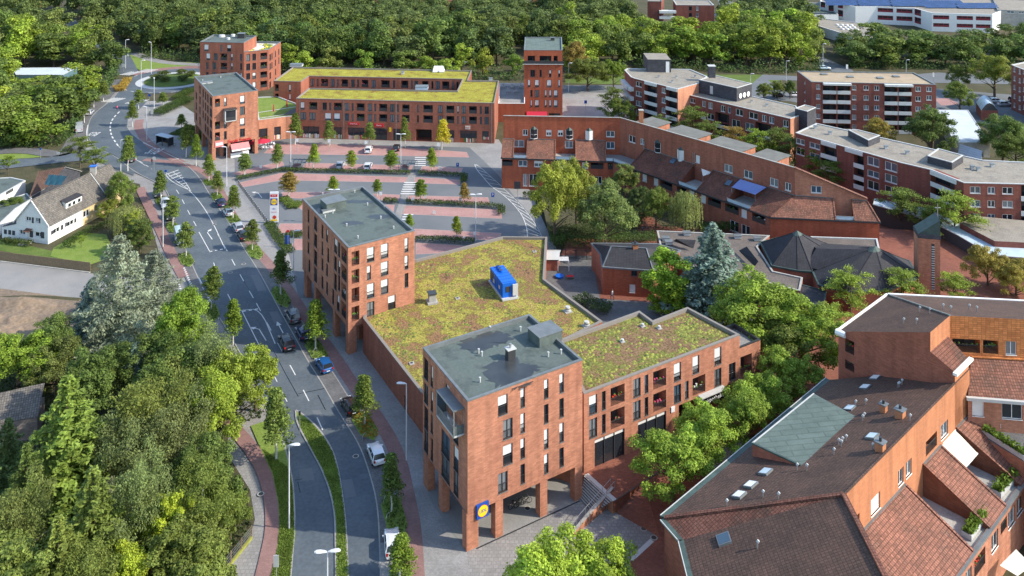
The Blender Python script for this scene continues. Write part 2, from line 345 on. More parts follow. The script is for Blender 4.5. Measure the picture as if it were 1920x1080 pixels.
def window(root, w, u0, u1, z0, z1, kd, d, near, win_name='window'):
    k = kd[0]; fr = MB(); fc = 'white_paint' if k in 'WSD' else 'dark_metal'; t = .07 if near else .12
    if k in 'wWbhcBH' or k == 'D':
        half = {'b': .78, 'h': .5, 'B': 1., 'H': .45}.get(k, 0)
        for a in ((u0, u0+t, z0, z1), (u1-t, u1, z0, z1), (u0+t, u1-t, z0, z0+t), (u0+t, u1-t, z1-t, z1)): slab(fr, w, *a, -d+.02, -d+.09, 'white_paint' if k in 'WBHD' else fc)
        if u1-u0 > .95 and k in 'WHwc': slab(fr, w, (u0+u1)/2-t/2, (u0+u1)/2+t/2, z0+t, z1-t, -d+.02, -d+.08, 'white_paint' if k in 'WH' else fc)
        slab(fr, w, u0-.03, u1+.03, z0-.07, z0, -.1, .06, 'white_paint' if k in 'WHB' else 'metal_edge')
        if near and k in 'wbhc' and z1-z0 > 1.9:
            for i in range(9 if u1-u0 > 1 else 5):
                n = (9 if u1-u0 > 1 else 5)-1; u = u0+.03+(u1-u0-.06)*i/n; slab(fr, w, u-.012, u+.012, z0, z0+.95, -.06, -.035, 'dark_metal')
            slab(fr, w, u0, u1, z0+.95, z0+1., -.07, -.02, 'dark_metal')
        o = fr.build(win_name, root)
        g = MB(); gm = 'glass_curtain' if (k == 'c' or random.random() < .15) else random.choice(['glass', 'glass', 'glass_blue', 'glass_clear']); qd(g, w, u0, u1, z0, z1, -d+.01, gm)
        if half:
            g2 = MB(); zb = z1-(z1-z0)*half; slab(g2, w, u0+t, u1-t, zb, z1-t*.5, -d+.03, -d+.075 if k in 'bhBH' else 0, 'blind'); g2.build('blind', o)
        g.build('pane', o)
    elif k in 'lLp':      # recessed loggia with railing
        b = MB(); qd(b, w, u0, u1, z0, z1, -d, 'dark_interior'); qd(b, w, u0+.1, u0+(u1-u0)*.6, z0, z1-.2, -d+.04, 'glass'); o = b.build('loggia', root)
        r = MB()
        if k == 'p': slab(r, w, u0-.05, u1+.05, z0, z0+1., 0, .1, 'balcony_white')
        else:
            if near:
                n = int((u1-u0)/.12)
                for i in range(n+1): u = u0+.02+(u1-u0-.04)*i/n; slab(r, w, u-.014, u+.014, z0, z0+.95, -.08, -.05, 'dark_metal')
                slab(r, w, u0, u1, z0+.95, z0+1., -.1, -.03, 'dark_metal')
            else: slab(r, w, u0, u1, z0, z0+.95, -.1, -.05, 'dark_metal')
        r.build('railing', o)
        if k in 'l' and random.random() < (.8 if near else .5):
            pl = MB(); c = random.choice(['flower_pink', 'flower_red', 'plant', 'plant', 'plastic_white'])
            for i in range(10):
                u = random.uniform(u0+.2, u1-.2); s = random.uniform(.08, .2); z = z0+random.uniform(.7, 1.1); p = w.pt(u, z, random.uniform(-.35, -.12)); pl.box(p, (s, s, s), random.choice([c, 'plant']), random.random()*3)
            pl.build('flower_box', o)
    elif k in 's':         # shop glazing with dark mullions
        n = max(1, round((u1-u0)/1.6))
        for i in range(n+1): u = u0+(u1-u0)*i/n; slab(fr, w, max(u0, u-.05), min(u1, u+.05), z0, z1, -d+.02, -d+.12, 'dark_metal')
        slab(fr, w, u0, u1, z1-.12, z1, -d+.02, -d+.1, 'dark_metal'); o = fr.build('shop_window', root)
        g = MB(); qd(g, w, u0, u1, z0, z1, -d+.01, 'glass'); g.build('pane', o)
        if 'g' in kd[1:]:
            q = MB(); zz = z0+(z1-z0)*.38; n = int((u1-u0)/.35)+1
            for i in range(n): a = u0+(u1-u0)*i/n; slab(q, w, a, a+(u1-u0)/n*.9, z0+.05, zz-random.random()*.3, -d+.03, -d+.045, random.choice(['cream', 'pink', 'sign_red', 'white_paint', 'plant', 'yellow_wall']))
            q.build('window_graphic', o)
        if 'w' in kd[1:]:
            q = MB(); slab(q, w, u0+.06, u1-.06, z1-.5, z1-.14, -d+.03, -d+.05, 'blind'); q.build('fascia', o)
    elif k == 'R':
        n = max(1, round((u1-u0)/2.2))
        for i in range(n+1): u = u0+(u1-u0-.3)*i/n; slab(fr, w, u, u+.3, z0, z1, -d+.02, -d+.15, 'window_red')
        slab(fr, w, u0, u1, z0, z0+.9, -d+.02, -d+.12, 'window_red'); slab(fr, w, u0, u1, z1-.25, z1, -d+.02, -d+.12, 'window_red'); o = fr.build(win_name, root)
        g = MB(); qd(g, w, u0, u1, z0, z1, -d+.01, 'glass'); g.build('pane', o)
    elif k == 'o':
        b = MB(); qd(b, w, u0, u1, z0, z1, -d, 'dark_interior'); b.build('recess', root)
def parapet_roof(mb, pts, h, roofm, edge='metal_edge', par=.45, wth=.3, wallm=None):
    ins = inset(pts, wth); n = len(pts); e = .03; out = inset(pts, -e)
    for i in range(n):
        j = (i+1) % n; a, b, c, d = out[i], out[j], ins[j], ins[i]
        mb.face([(a[0], a[1], h), (b[0], b[1], h), (c[0], c[1], h), (d[0], d[1], h)], edge)
        mb.face([(c[0], c[1], h-par), (d[0], d[1], h-par), (d[0], d[1], h), (c[0], c[1], h)], edge)
        mb.face([(a[0], a[1], h-.14), (b[0], b[1], h-.14), (b[0], b[1], h), (a[0], a[1], h)], edge)
        mb.face([(a[0], a[1], h-.14), (pts[i][0], pts[i][1], h-.14), (pts[j][0], pts[j][1], h-.14), (b[0], b[1], h-.14)], edge)
    mb2 = MB(); mb2.poly([(p[0], p[1], h-par) for p in ins], roofm); return mb2
def block(name, label, cat, pix, h, base=0., wallm='brick', roofm='roof_felt', wins={}, near=False, edge='metal_edge', par=.45, wth=.3, pts=None, walls=None, deep=None, group=None, ztol=.7):
    """flat-roofed building; pix = roof outline in photo pixels, front-left first, counter-clockwise from above"""
    pts = pts or [P(x, y, h) for x, y in pix]
    pts = [(p[0], p[1]) for p in pts]
    c = Vector((sum(p[0] for p in pts)/len(pts), sum(p[1] for p in pts)/len(pts), base)); root = thing(name, label, cat, c, group=group)
    mb = MB(); W_ = []
    for i in range(len(pts)):
        w = Wall(pts[i], pts[(i+1) % len(pts)], base, h); W_.append(w); mm = (walls or {}).get(i, wallm)
        facade(mb, root, w, wins.get(i, []), mm, near, deep, ztol)
    e = MB(); rf = parapet_roof(e, pts, h, roofm, edge, par, wth)
    mb.build('wall', root); e.build('parapet', root); r = rf.build('roof', root)
    return root, W_, pts
# ================================================================= THE SETTING: ground, roads, paving
def sheet(name, pix, m, z, h=0., kind='structure', pts=None):
    mb = MB(); q = pts or [P(x, y, h) for x, y in pix]; mb.poly([(p[0], p[1], z) for p in (Vector(q_) for q_ in q)][:], m)
    for f in range(len(mb.f)):     # make sure it faces up
        a, b, c = [Vector(mb.v[i]) for i in mb.f[f][:3]]
        if len(mb.f[f]) == 4:
            d = Vector(mb.v[mb.f[f][3]]); nz = (c-a).cross(d-b).z
        else: nz = (b-a).cross(c-a).z
        if nz < 0: mb.f[f] = mb.f[f][::-1]
    o = mb.build(name); tag(o, kind=kind); return o
def smooth(l, n=3):
    l = [Vector((p[0], p[1])) for p in l]
    for _ in range(n):
        q = [l[0]]
        for a, b in zip(l, l[1:]): q += [a*.75+b*.25, a*.25+b*.75]
        l = q+[l[-1]]
    return l
def strip(mb, line, w, z, m, zt=None):
    L = []
    for i, p in enumerate(line):
        a = line[max(0, i-1)]; b = line[min(len(line)-1, i+1)]; t = (b-a).normalized(); n = Vector((-t.y, t.x)); L.append((p+n*w/2, p-n*w/2))
    for (a, b), (c, d) in zip(L, L[1:]):
        mb.face([(b.x, b.y, z), (d.x, d.y, z), (c.x, c.y, z), (a.x, a.y, z)], m)
        if zt is not None:
            mb.face([(d.x, d.y, zt), (d.x, d.y, z), (b.x, b.y, z), (b.x, b.y, zt)], m); mb.face([(a.x, a.y, zt), (a.x, a.y, z), (c.x, c.y, z), (c.x, c.y, zt)], m)
def ribbon(name, pix, w, m, z, n=3, zt=None):
    mb = MB(); strip(mb, smooth([P(x, y)[:2] for x, y in pix], n), w, z, m, zt); o = mb.build(name); tag(o, kind='structure'); return o
g = MB(); g.face([(-900, -60, -.02), (900, -60, -.02), (900, 1500, -.02), (-900, 1500, -.02)], 'soil'); tag(g.build('ground'), kind='structure')
# big paved base between the street and the buildings
EK = [(723, 1400), (712, 1020), (708, 947), (694, 891), (673.6, 833), (637, 778), (605.6, 722), (578, 680), (553, 633), (530.6, 594), (505.6, 547), (480, 500), (455.6, 465), (433, 423), (394, 368), (375, 334), (352.8, 312), (334.7, 299.7), (266.7, 266.7), (247, 252), (238, 238), (240, 222), (262, 205), (276, 190)]
WK = [(512, 1400), (554, 1002), (551, 919), (544, 877), (530, 825), (505, 770), (478, 715), (450, 662), (420, 610), (392, 566), (368, 515), (345, 462), (328, 415), (318, 365), (300, 345), (254, 325), (215, 292), (178, 278), (166, 262), (164, 240), (172, 216), (205, 192), (225, 170), (232, 160)]
sheet('pavement', EK+[(330, 190), (420, 250), (470, 265), (560, 255), (935, 262), (985, 340), (1030, 440), (1110, 600), (1250, 700), (1500, 620), (1400, 800), (1260, 1400)], 'paver_light', .10)
sheet('roadside_verge', WK+[(150, 215), (140, 250), (190, 330), (262, 345), (300, 480), (330, 560), (430, 800), (425, 849), (469, 919), (478, 974), (464, 1024), (428, 1060), (300, 1400)], 'paver', .004)
roadpix = EK+WK[::-1]
sheet('road', roadpix, 'asphalt', .115)
# ring road
CX, CY = P(326, 151)[:2]
def ring(name, r0, r1, z, m, n=64, sx=1.):
    mb = MB()
    for i in range(n):
        a, b = 2*math.pi*i/n, 2*math.pi*(i+1)/n
        q = [(CX+r*math.cos(t)*sx, CY+r*math.sin(t), z) for r, t in ((r0, a), (r1, a), (r1, b), (r0, b))]
        mb.face(q, m)
    o = mb.build(name); tag(o, kind='structure')
ring('roundabout_road', 10, 18, .125, 'asphalt'); ring('roundabout_ring', 10, 12.6, .135, 'light_grey')
isl = MB(); 
for k, (r0, z0, r1, z1) in enumerate([(10, .2, 8, .7), (8, .7, 4, 1.2), (4, 1.2, 0.01, 1.4)]):
    for i in range(48):
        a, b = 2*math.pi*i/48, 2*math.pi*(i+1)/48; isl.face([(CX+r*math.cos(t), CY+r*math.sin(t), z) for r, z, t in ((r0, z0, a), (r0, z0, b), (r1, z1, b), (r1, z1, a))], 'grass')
ring('roundabout_kerb', 9.85, 10.15, .22, 'kerb'); tag(isl.build('roundabout_island'), kind='structure')
ribbon('road_north', [(236, 140), (224, 112), (212, 92), (170, 60), (120, 40), (60, 20)], 9, 'asphalt', .11)
ribbon('path_north', [(262, 142), (290, 132), (380, 126), (470, 128)], 7, 'paver_red', .108)
ribbon('path_north_east', [(250, 100), (300, 118), (380, 122)], 4, 'paver', .112)
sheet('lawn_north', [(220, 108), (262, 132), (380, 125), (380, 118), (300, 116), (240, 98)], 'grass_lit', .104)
# side street and other roads
sheet('side_street', [(-20, 322), (0, 318), (120, 305), (175, 300), (250, 330), (255, 318), (190, 280), (150, 282), (90, 296), (0, 300), (-60, 304)], 'asphalt', .11)
sheet('lawn_west', [(-60, 303), (0, 299), (60, 296), (95, 292), (40, 286), (-60, 284)], 'grass_lit', .012)
ribbon('footpath_west', [(-30, 287), (50, 281), (110, 292), (135, 280), (150, 235), (195, 182), (212, 165), (215, 150)], 4.5, 'paver_dark', .11)
sheet('yard', [(-80, 478), (165, 512), (240, 520), (330, 500), (372, 545), (360, 580), (250, 600), (150, 560), (0, 541), (-80, 538)], 'asphalt_light', .02)
sheet('bare_ground', [(-80, 536), (0, 540), (150, 560), (170, 610), (90, 650), (-80, 668)], 'bare_earth', .012)
from mathutils import noise as NZ
mb = MB(); q0, q1, q2, q3 = P(-80, 662), P(110, 642), P(165, 566), P(-80, 545); n = 44
def hg(i, j):
    s, t = i/n, j/n; p = (q0*(1-s)+q1*s)*(1-t)+(q3*(1-s)+q2*s)*t; ed = min(s, 1-s, t, 1-t)*6; z = (NZ.noise(Vector((p.x*.16, p.y*.28, 1)))*1.1+NZ.noise(Vector((p.x*.7, p.y*.9, 5)))*.35+.35)*min(1, ed); return Vector((p.x, p.y, .02+max(z, -.01)))
for i in range(n):
    for j in range(n): mb.face([hg(i, j), hg(i+1, j), hg(i+1, j+1), hg(i, j+1)], 'bare_earth', True)
tag(mb.build('soil_heaps', merge=True), kind='structure')
ribbon('wheel_track', [(-30, 560), (60, 556), (150, 562)], 1.2, 'soil', .03); ribbon('wheel_track', [(20, 640), (90, 610), (125, 588)], 1., 'asphalt_light', .5) if 0 else None
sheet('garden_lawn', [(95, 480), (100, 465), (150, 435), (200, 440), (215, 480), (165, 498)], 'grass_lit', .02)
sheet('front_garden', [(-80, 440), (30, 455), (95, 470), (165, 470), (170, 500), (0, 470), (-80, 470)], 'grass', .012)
sheet('square', [(1040, 160), (1130, 160), (1200, 190), (1190, 226), (1040, 226)], 'paver_light', .02)
sheet('road_far_east', [(1040, 160), (1040, 172), (1300, 178), (1480, 190), (1560, 205), (1560, 180), (1400, 166), (1200, 160)], 'carpark', .03)
sheet('road_east', [(1540, 205), (1470, 175), (1440, 150), (1900, 158), (1960, 165), (1960, 150), (1760, 136), (1600, 148), (1600, 132), (1545, 108), (1520, 108), (1570, 140), (1560, 146), (1430, 140), (1400, 165)], 'carpark', .034)
sheet('parking_east', [(1740, 165), (1900, 178), (1960, 240), (1900, 250), (1740, 205)], 'carpark', .028)
sheet('parking_east_bays', [(1750, 185), (1780, 184), (1800, 196), (1765, 198)], 'bay_red', .036)
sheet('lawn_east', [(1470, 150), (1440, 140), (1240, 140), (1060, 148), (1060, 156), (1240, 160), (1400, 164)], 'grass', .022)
ribbon('road_top', [(1350, 30), (1370, 18), (1345, -20)], 8, 'carpark', .03)
# right-hand terrace (1.6 m above the street)
PZ = 1.6
tp = [P(1096, 891, PZ), P(1149, 940, PZ), P(1205, 905, PZ), P(1290, 850, PZ)]
tp = [(p.x, p.y) for p in tp]+[(30, 116), (46, 122), (60, 108), (90, 120), (110, 150), (100, 176), (60, 182), (48, 176), (30, 190), (12, 178), (9.5, 168), (5, 150), (-3, 120), (2, 110)]
mb = MB(); mb.prism(tp, 0, PZ, 'brick', 'plaza_red'); tag(mb.build('terrace'), kind='structure')
sheet('terrace_yard', None, 'paver_dark', PZ+.02, pts=[P(x, y, PZ) for x, y in [(1020, 478), (1110, 480), (1125, 560), (1215, 566), (1300, 580), (1230, 620), (1130, 612), (1020, 530)]])
sheet('terrace_garden', None, 'soil', PZ+.012, pts=[P(x, y, PZ) for x, y in [(1030, 445), (1100, 448), (1230, 452), (1440, 440), (1380, 380), (1250, 350), (1010, 350)]])
sheet('garden_path', None, 'plaza_red', PZ+.03, pts=[P(x, y, PZ) for x, y in [(1175, 385), (1200, 385), (1240, 425), (1420, 428), (1440, 445), (1200, 440)]])
sheet('church_plaza', None, 'plaza_red', .02, pts=[P(x, y, 0) for x, y in [(1560, 440), (1650, 380), (1700, 395), (1960, 470), (1960, 640), (1700, 620), (1550, 560)]])
sheet('plaza_inlay', None, 'paver_dark', .03, pts=[P(x, y, 0) for x, y in [(1655, 492), (1690, 460), (1718, 468), (1722, 520), (1690, 530)]])
sheet('plaza_south', None, 'plaza_red', .118, pts=[P(x, y, 0) for x, y in [(1152, 948), (1210, 905), (1330, 860), (1400, 1000), (1300, 1400), (1160, 1400), (1182, 1055), (1235, 1010)]])
sl_ = MB(); t_ = [P(1149, 941, PZ), P(1206, 904, PZ), P(1290, 850, PZ)]; l_ = [P(1156, 962, .12), P(1238, 1008, .12), P(1345, 965, .12)]
for i in range(2): sl_.face([l_[i], l_[i+1], t_[i+1], t_[i]], 'plaza_red')
tag(sl_.build('sloping_plaza'), kind='structure'); dl = MB(); strip(dl, [V_ for V_ in (Vector(p[:2]) for p in t_)], .2, PZ+.02, 'dark_metal'); tag(dl.build('drain'), kind='structure')
sheet('plaza_grey', None, 'paver', .112, pts=[P(x, y, 0) for x, y in [(1149, 948), (1235, 1010), (1182, 1060), (1120, 1400), (900, 1400), (876, 1036), (1085, 940), (1112, 966), (1080, 1010)]])
sheet('paving_inlay', None, 'light_grey', .126, pts=[P(x, y, 0) for x, y in [(1219, 1012), (1226, 1018), (1186, 1055), (1181, 1048)]])
sheet('arcade_floor', None, 'asphalt_light', .116, pts=[P(x, y, 0) for x, y in [(893, 1028), (1086, 940), (1060, 900), (880, 960), (800, 900), (790, 916), (873, 1036)]])
# drain line along the arcade
ribbon('drain', [(893, 1031), (1087, 941)], .18, 'dark_metal', .13, 0)
# stairs with treads
st = MB(); n = 9; b1, b2 = P(1088, 938), P(1112, 966); a1, a2 = P(1096, 891, PZ), P(1149, 940, PZ)
for i in range(n):
    f0, f1 = i/n, (i+1)/n; z = .11+(PZ-.11)*(i+1)/n
    L0, R0, L1, R1 = [Vector((p.lerp(q, f).x, p.lerp(q, f).y)) for p, q, f in ((b1, a1, f0), (b2, a2, f0), (b1, a1, f1), (b2, a2, f1))]
    st.face([(L0.x, L0.y, z), (R0.x, R0.y, z), (R1.x, R1.y, z), (L1.x, L1.y, z)], 'concrete'); st.face([(L0.x, L0.y, z-.19), (R0.x, R0.y, z-.19), (R0.x, R0.y, z), (L0.x, L0.y, z)], 'paver_dark')
d_ = Vector(a2[:2])-Vector(a1[:2]); nq = Vector((-d_.y, d_.x)).normalized()*.3; strip(st, [Vector(a1[:2])+nq, Vector(a2[:2])+nq], .55, PZ+.03, 'light_grey'); tag(st.build('stairs'), kind='structure')
rt = thing('ramp_wall', 'low brick ramp wall with coping and steel handrail beside the steps', 'wall', P(1112, 966)); mb = MB(); 
A, B = P(1149, 942, 0), P(1074, 1006, 0); A.z = 0; B.z = 0
d = (B-A).normalized(); nn = Vector((-d.y, d.x, 0))*.18
mb.face([A+nn, B+nn, B+nn+Vector((0, 0, .5)), A+nn+Vector((0, 0, PZ+.25))], 'brick'); mb.face([B-nn, A-nn, A-nn+Vector((0, 0, PZ+.25)), B-nn+Vector((0, 0, .5))], 'brick')
mb.face([A-nn+Vector((0, 0, PZ+.25)), A+nn+Vector((0, 0, PZ+.25)), B+nn+Vector((0, 0, .5)), B-nn+Vector((0, 0, .5))], 'concrete'); mb.face([B+nn, B-nn, B-nn+Vector((0, 0, .5)), B+nn+Vector((0, 0, .5))], 'brick')
mb.build('wall', rt)
hr = MB()
for off in (-.3, .3):
    o2 = Vector((-d.y, d.x, 0))*off; C = B+d*2.2
    hr.tube(A+o2+Vector((0, 0, PZ+1.1)), B+o2+Vector((0, 0, 1.2)), .022, .022, 'steel'); hr.tube(B+o2+Vector((0, 0, 1.2)), C+o2+Vector((0, 0, .95)), .022, .022, 'steel')
    for i in range(7):
        f = i/6; p = A.lerp(C, f)+o2; hr.tube(p, p+Vector((0, 0, (PZ+1.1)*(1-f)+.95*f)), .025, .025, 'steel')
hr.build('handrail', rt)
# medians and verges
sheet('median', [(554, 771), (577.8, 786), (605.6, 816), (625, 849), (636, 891), (644.4, 947), (651, 1016), (660, 1400), (628, 1400), (630.6, 988), (622, 933), (605.6, 885.6), (577.8, 835.6), (555.6, 794)], 'grass_lit', .2)
for l, nm in (([(554, 771), (577.8, 786), (605.6, 816), (625, 849), (636, 891), (644.4, 947), (651, 1016), (660, 1400)], 'a'), ([(554, 771), (555.6, 794), (577.8, 835.6), (605.6, 885.6), (622, 933), (630.6, 988), (628, 1400)], 'b')):
    ribbon('kerb', l, .2, 'kerb', .23, 3, .1)
sheet('grass_verge', [(544, 877), (551, 919), (554, 1002), (512, 1400), (440, 1400), (519.4, 1030), (523.6, 988), (522, 947), (511, 891), (489, 844), (470, 800), (500, 790), (536, 835)], 'grass_lit', .128)
ribbon('kerb', EK[:-3], .16, 'kerb', .135, 2, .1); ribbon('kerb', WK[:12], .16, 'kerb', .135, 2, .1); ribbon('kerb', WK[12:], .16, 'kerb', .135, 2, .1)
ribbon('cycle_path', [(270, 300), (330, 305), (375, 318), (404, 340), (425, 385), (452, 432), (480, 470), (500, 490), (536, 535), (580, 605), (625, 665), (663, 725), (702, 775), (746, 848), (765, 940), (778, 1010), (790, 1400)], 1.9, 'paver_red', .122)
ribbon('cycle_path', [(262, 225), (258, 240), (275, 268), (300, 285), (340, 306)], 2.4, 'paver_red', .121)
ribbon('cycle_path', [(262, 352), (285, 400), (305, 440), (322, 480), (345, 520)], 2., 'paver_red', .12)
ribbon('cycle_path', [(425, 790), (471, 840), (499, 888), (512, 940), (514, 990), (506, 1035), (420, 1400)], 1.9, 'paver_red', .121)
# parking bays east and west of the street
def bays(name, outer, w, m='paver_dark', z=.119):
    L = smooth([P(x, y)[:2] for x, y in outer], 2); mb = MB(); Q = []
    for i, p in enumerate(L):
        t = (L[min(i+1, len(L)-1)]-L[max(0, i-1)]).normalized(); nn = Vector((-t.y, t.x)); Q.append((p, p+nn*w))
    for (a, b), (c, d) in zip(Q, Q[1:]):
        f = [(a.x, a.y, z), (c.x, c.y, z), (d.x, d.y, z), (b.x, b.y, z)]
        if w < 0: f = f[::-1]
        mb.face(f, m)
    tag(mb.build(name), kind='structure')
bays('parking_bay', EK[1:17], -2.2); bays('parking_bay', [(390, 560), (368, 510), (345, 462), (328, 415), (318, 368)], 2.2)
# road markings
MK = MB()
def dash(l, w=.14, on=3., off=3., z=.128, n=2):
    L = smooth([P(x, y)[:2] for x, y in l], n); seg = []; acc = 0; cur = [L[0]]; draw = True
    if off <= 0: strip(MK, L, w, z, 'mark_white'); return
    for a, b in zip(L, L[1:]):
        d = (b-a).length; t = 0
        while d-t > 1e-6:
            lim = (on if draw else off)-acc; stp = min(lim, d-t); t += stp; acc += stp; p = a+(b-a)*(t/d)
            if draw: cur.append(p)
            if acc >= (on if draw else off)-1e-6:
                if draw and len(cur) > 1: strip(MK, cur, w, z, 'mark_white')
                draw = not draw; acc = 0; cur = [p]
    if draw and len(cur) > 1: strip(MK, cur, w, z, 'mark_white')
dash([(605, 808), (594, 783), (570, 735), (545, 688), (526, 655), (500, 605), (478, 565)], .14, 3, 4.2)
dash([(516, 646), (488, 580), (453, 583)], .14, 0, 0); dash([(453, 583), (488, 653)], .14, 0, 0); dash([(455, 585), (487, 580)], .4, .5, .5)
dash([(475, 560), (452, 520), (428, 475), (408, 440)], .13, 3, 4.2)
dash([(510, 698), (545, 768)], .12, 3, 2.5); dash([(410, 600), (392, 560), (372, 520)], .14, 3, 4.)
dash([(422, 468), (400, 420), (380, 386), (355, 357), (330, 340), (312, 325)], .14, 0, 0); dash([(394, 474), (373, 436)], .14, 0, 0); dash([(393, 473), (424, 467)], .35, .5, .5)
dash([(368, 425), (352, 396), (335, 362), (322, 347)], .13, 3, 4); dash([(452, 600), (420, 540), (405, 508), (397, 482)], .13, 3, 4)
dash([(345, 503), (372, 570)], .35, .45, .45); dash([(333, 530), (346, 560)], .35, .45, .45)
for i in range(9):     # hatched island
    f = i/8; a = P(311+f*45, 328+f*30); b = P(322+f*34, 326+f*32+(-2)); strip(MK, [Vector((a.x, a.y)), Vector((a.x+1.6*(1-f)+.3, a.y+3.2*(1-f)))], .3, .128, 'mark_white')
dash([(310, 328), (322, 342), (356, 358)], .14, 0, 0); dash([(325, 324), (345, 338), (357, 358)], .14, 0, 0)
dash([(224, 210), (212, 222), (206, 235), (208, 255), (222, 275)], .35, 2.2, 1.6); dash([(222, 275), (250, 295), (285, 318)], .14, 2, 2); dash([(252, 298), (272, 311)], .14, 0, 0)
dash([(165, 268), (162, 250), (165, 235)], .25, 0, 0); dash([(268, 268), (335, 299)], .2, 0, 0); dash([(276, 267), (292, 263)], .14, 0, 0); dash([(322, 301), (335, 299)], .14, 0, 0)
for cx, cy, dx in ((224, 187, 6), (268, 190, 6), (255, 138, 5), (285, 133, 6)):
    for i in range(5): a = P(cx-8+dx*i*.8, cy-3+i*.2); strip(MK, [Vector((a.x, a.y)), Vector((a.x-2.2, a.y-5))], .5, .14, 'mark_white')
for a0 in range(0, 360, 12): 
    if 150 < a0 < 330 or a0 < 60: MK.face([(CX+r*math.cos(R(a0+t)), CY+r*math.sin(R(a0+t)), .14) for r, t in ((17.3, 0), (17.6, 0), (17.6, 5), (17.3, 5))], 'mark_white')
def arrow(x0, y0, x1, y1, turn=0, s=1., z=.128):   # tail px -> tip px
    a, b = P(x0, y0), P(x1, y1); a = Vector((a.x, a.y)); b = Vector((b.x, b.y)); d = (b-a).normalized(); n = Vector((-d.y, d.x))
    c = b-d*1.4*s
    if turn: c = a+(b-a)*.75; e = c+n*turn*.5+d*.7; strip(MK, [a, c, e], .16*s, z, 'mark_white'); d2 = (d+n*turn*.9).normalized(); n2 = Vector((-d2.y, d2.x)); tip = e+d2*1.1
    else: strip(MK, [a, c], .16*s, z, 'mark_white'); e = c; d2 = d; n2 = n; tip = b
    q = [tip, e+n2*.42*s, e-n2*.42*s]; f = [(p.x, p.y, z) for p in q]
    if (Vector(f[1])-Vector(f[0])).cross(Vector(f[2])-Vector(f[0])).z < 0: f = f[::-1]
    MK.face(f, 'mark_white')
arrow(499, 640, 482, 612, 1.); arrow(531, 626, 519, 604); arrow(398, 450, 386, 433, -1.); arrow(491, 372, 482, 360, 1)
Z = .036
arrow(566, 407, 539, 406, 0, 1, Z); arrow(712, 353, 742, 353, 0, 1, Z); arrow(776, 416.5, 806, 417, 0, 1, Z); arrow(700, 300.5, 668, 300, 0, 1, Z); arrow(877, 315, 865, 304, .8, 1, Z); arrow(965, 442, 962, 428, .8, 1, Z); arrow(890, 358, 862, 357, 0, 1, Z)
# car park
sheet('car_park', [(440, 300), (520, 272), (600, 270), (880, 277), (905, 300), (935, 330), (965, 370), (1000, 410), (1030, 470), (940, 475), (780, 500), (700, 560), (560, 560), (540, 470), (500, 420), (470, 380), (440, 340)], 'carpark', .107)
for q in ([(415, 262), (440, 240), (480, 240), (560, 262), (560, 270), (500, 285), (440, 300), (432, 292)],): sheet('car_park_entry', q, 'carpark', .11)
Z = .115
for q in ([(512, 272), (560, 270), (700, 273), (875, 286), (880, 296), (700, 292), (540, 290), (495, 288)], [(573, 306), (775, 311), (770, 323), (565, 318)], [(792, 312), (868, 316), (864, 325), (786, 323)], [(434, 326), (530, 302), (533, 312), (448, 330)],
          [(445, 344), (528, 325), (766, 333), (764, 343), (700, 342), (528, 339), (455, 352)], [(778, 333), (864, 338), (862, 347), (776, 344)], [(528, 361), (610, 361), (750, 366), (748, 377), (560, 373), (530, 371)], [(763, 367), (915, 371), (920, 384), (761, 377)],
          [(548, 382), (740, 385), (738, 400), (590, 396), (567, 395)], [(755, 386), (941, 394), (941, 411), (752, 402)], [(777, 430), (940, 438), (937, 452), (777, 446)], [(525, 420), (570, 420), (570, 441), (518, 438)], [(553, 449), (570, 449), (570, 470), (543, 470)], [(780, 456), (890, 463), (850, 475), (780, 478)]):
    sheet('parking_bays', q, 'bay_red', Z)
    l = q+[q[0]]; mbk = MB(); strip(mbk, [Vector(P(x, y)[:2]) for x, y in l], .12, Z+.004, 'kerb'); tag(mbk.build('kerb'), kind='structure')
sheet('crossing_path', [(768, 323), (782, 323), (742, 440), (728, 440)], 'paver', Z+.003)
for (xa, ya, xb, yb, sx, n) in ((758, 343, 751, 364, 26, 6), (778, 296, 777, 311, 21, 5), (757, 403, 752, 412, 18, 3)):
    for i in range(n):
        f = i/(n-1); x = xa+(xb-xa)*f; y = ya+(yb-ya)*f; a, b = P(x, y), P(x+sx, y+.3); strip(MK, [Vector(a[:2]), Vector(b[:2])], .5, Z+.008, 'mark_white')
HL = [(890, 309), (893, 318), (905, 332), (920, 350), (938, 362), (955, 376), (970, 392), (982, 410), (988, 430), (989, 445)]; dash(HL, .16, 0, 0, Z+.008)
HR = [(893, 309), (905, 318), (920, 332), (935, 345), (950, 360), (968, 376), (985, 395), (1000, 415), (1012, 435), (1016, 445)]
dash(HR, .1, 0, 0, Z+.008)
for i in range(17):
    f = i/17; k = f*(len(HL)-1); j = int(k); t = k-j; a = (HL[j][0]+(HL[j+1][0]-HL[j][0])*t, HL[j][1]+(HL[j+1][1]-HL[j][1])*t)
    k = min(len(HR)-1.001, k+.45+.3*f); j = int(k); t = k-j; b = (HR[j][0]+(HR[j+1][0]-HR[j][0])*t, HR[j][1]+(HR[j+1][1]-HR[j][1])*t)
    strip(MK, [Vector(P(*a)[:2]), Vector(P(*b)[:2])], .15, Z+.008, 'mark_white')
for s, (x, y), rz, sz in (('BUS', (176, 251), R(180), 2.6), ('BUS', (291, 282.5), R(168), 3.2)):
    p = P(x, y, .14); o = text_mesh(s, sz, 'mark_white', Matrix.Translation(p) @ Matrix.Rotation(rz, 4, 'Z') @ Matrix.Diagonal((.62, 2.1, 1, 1)), .002, None, 'road_lettering'); tag(o, kind='structure')
tag(MK.build('road_markings'), kind='structure')
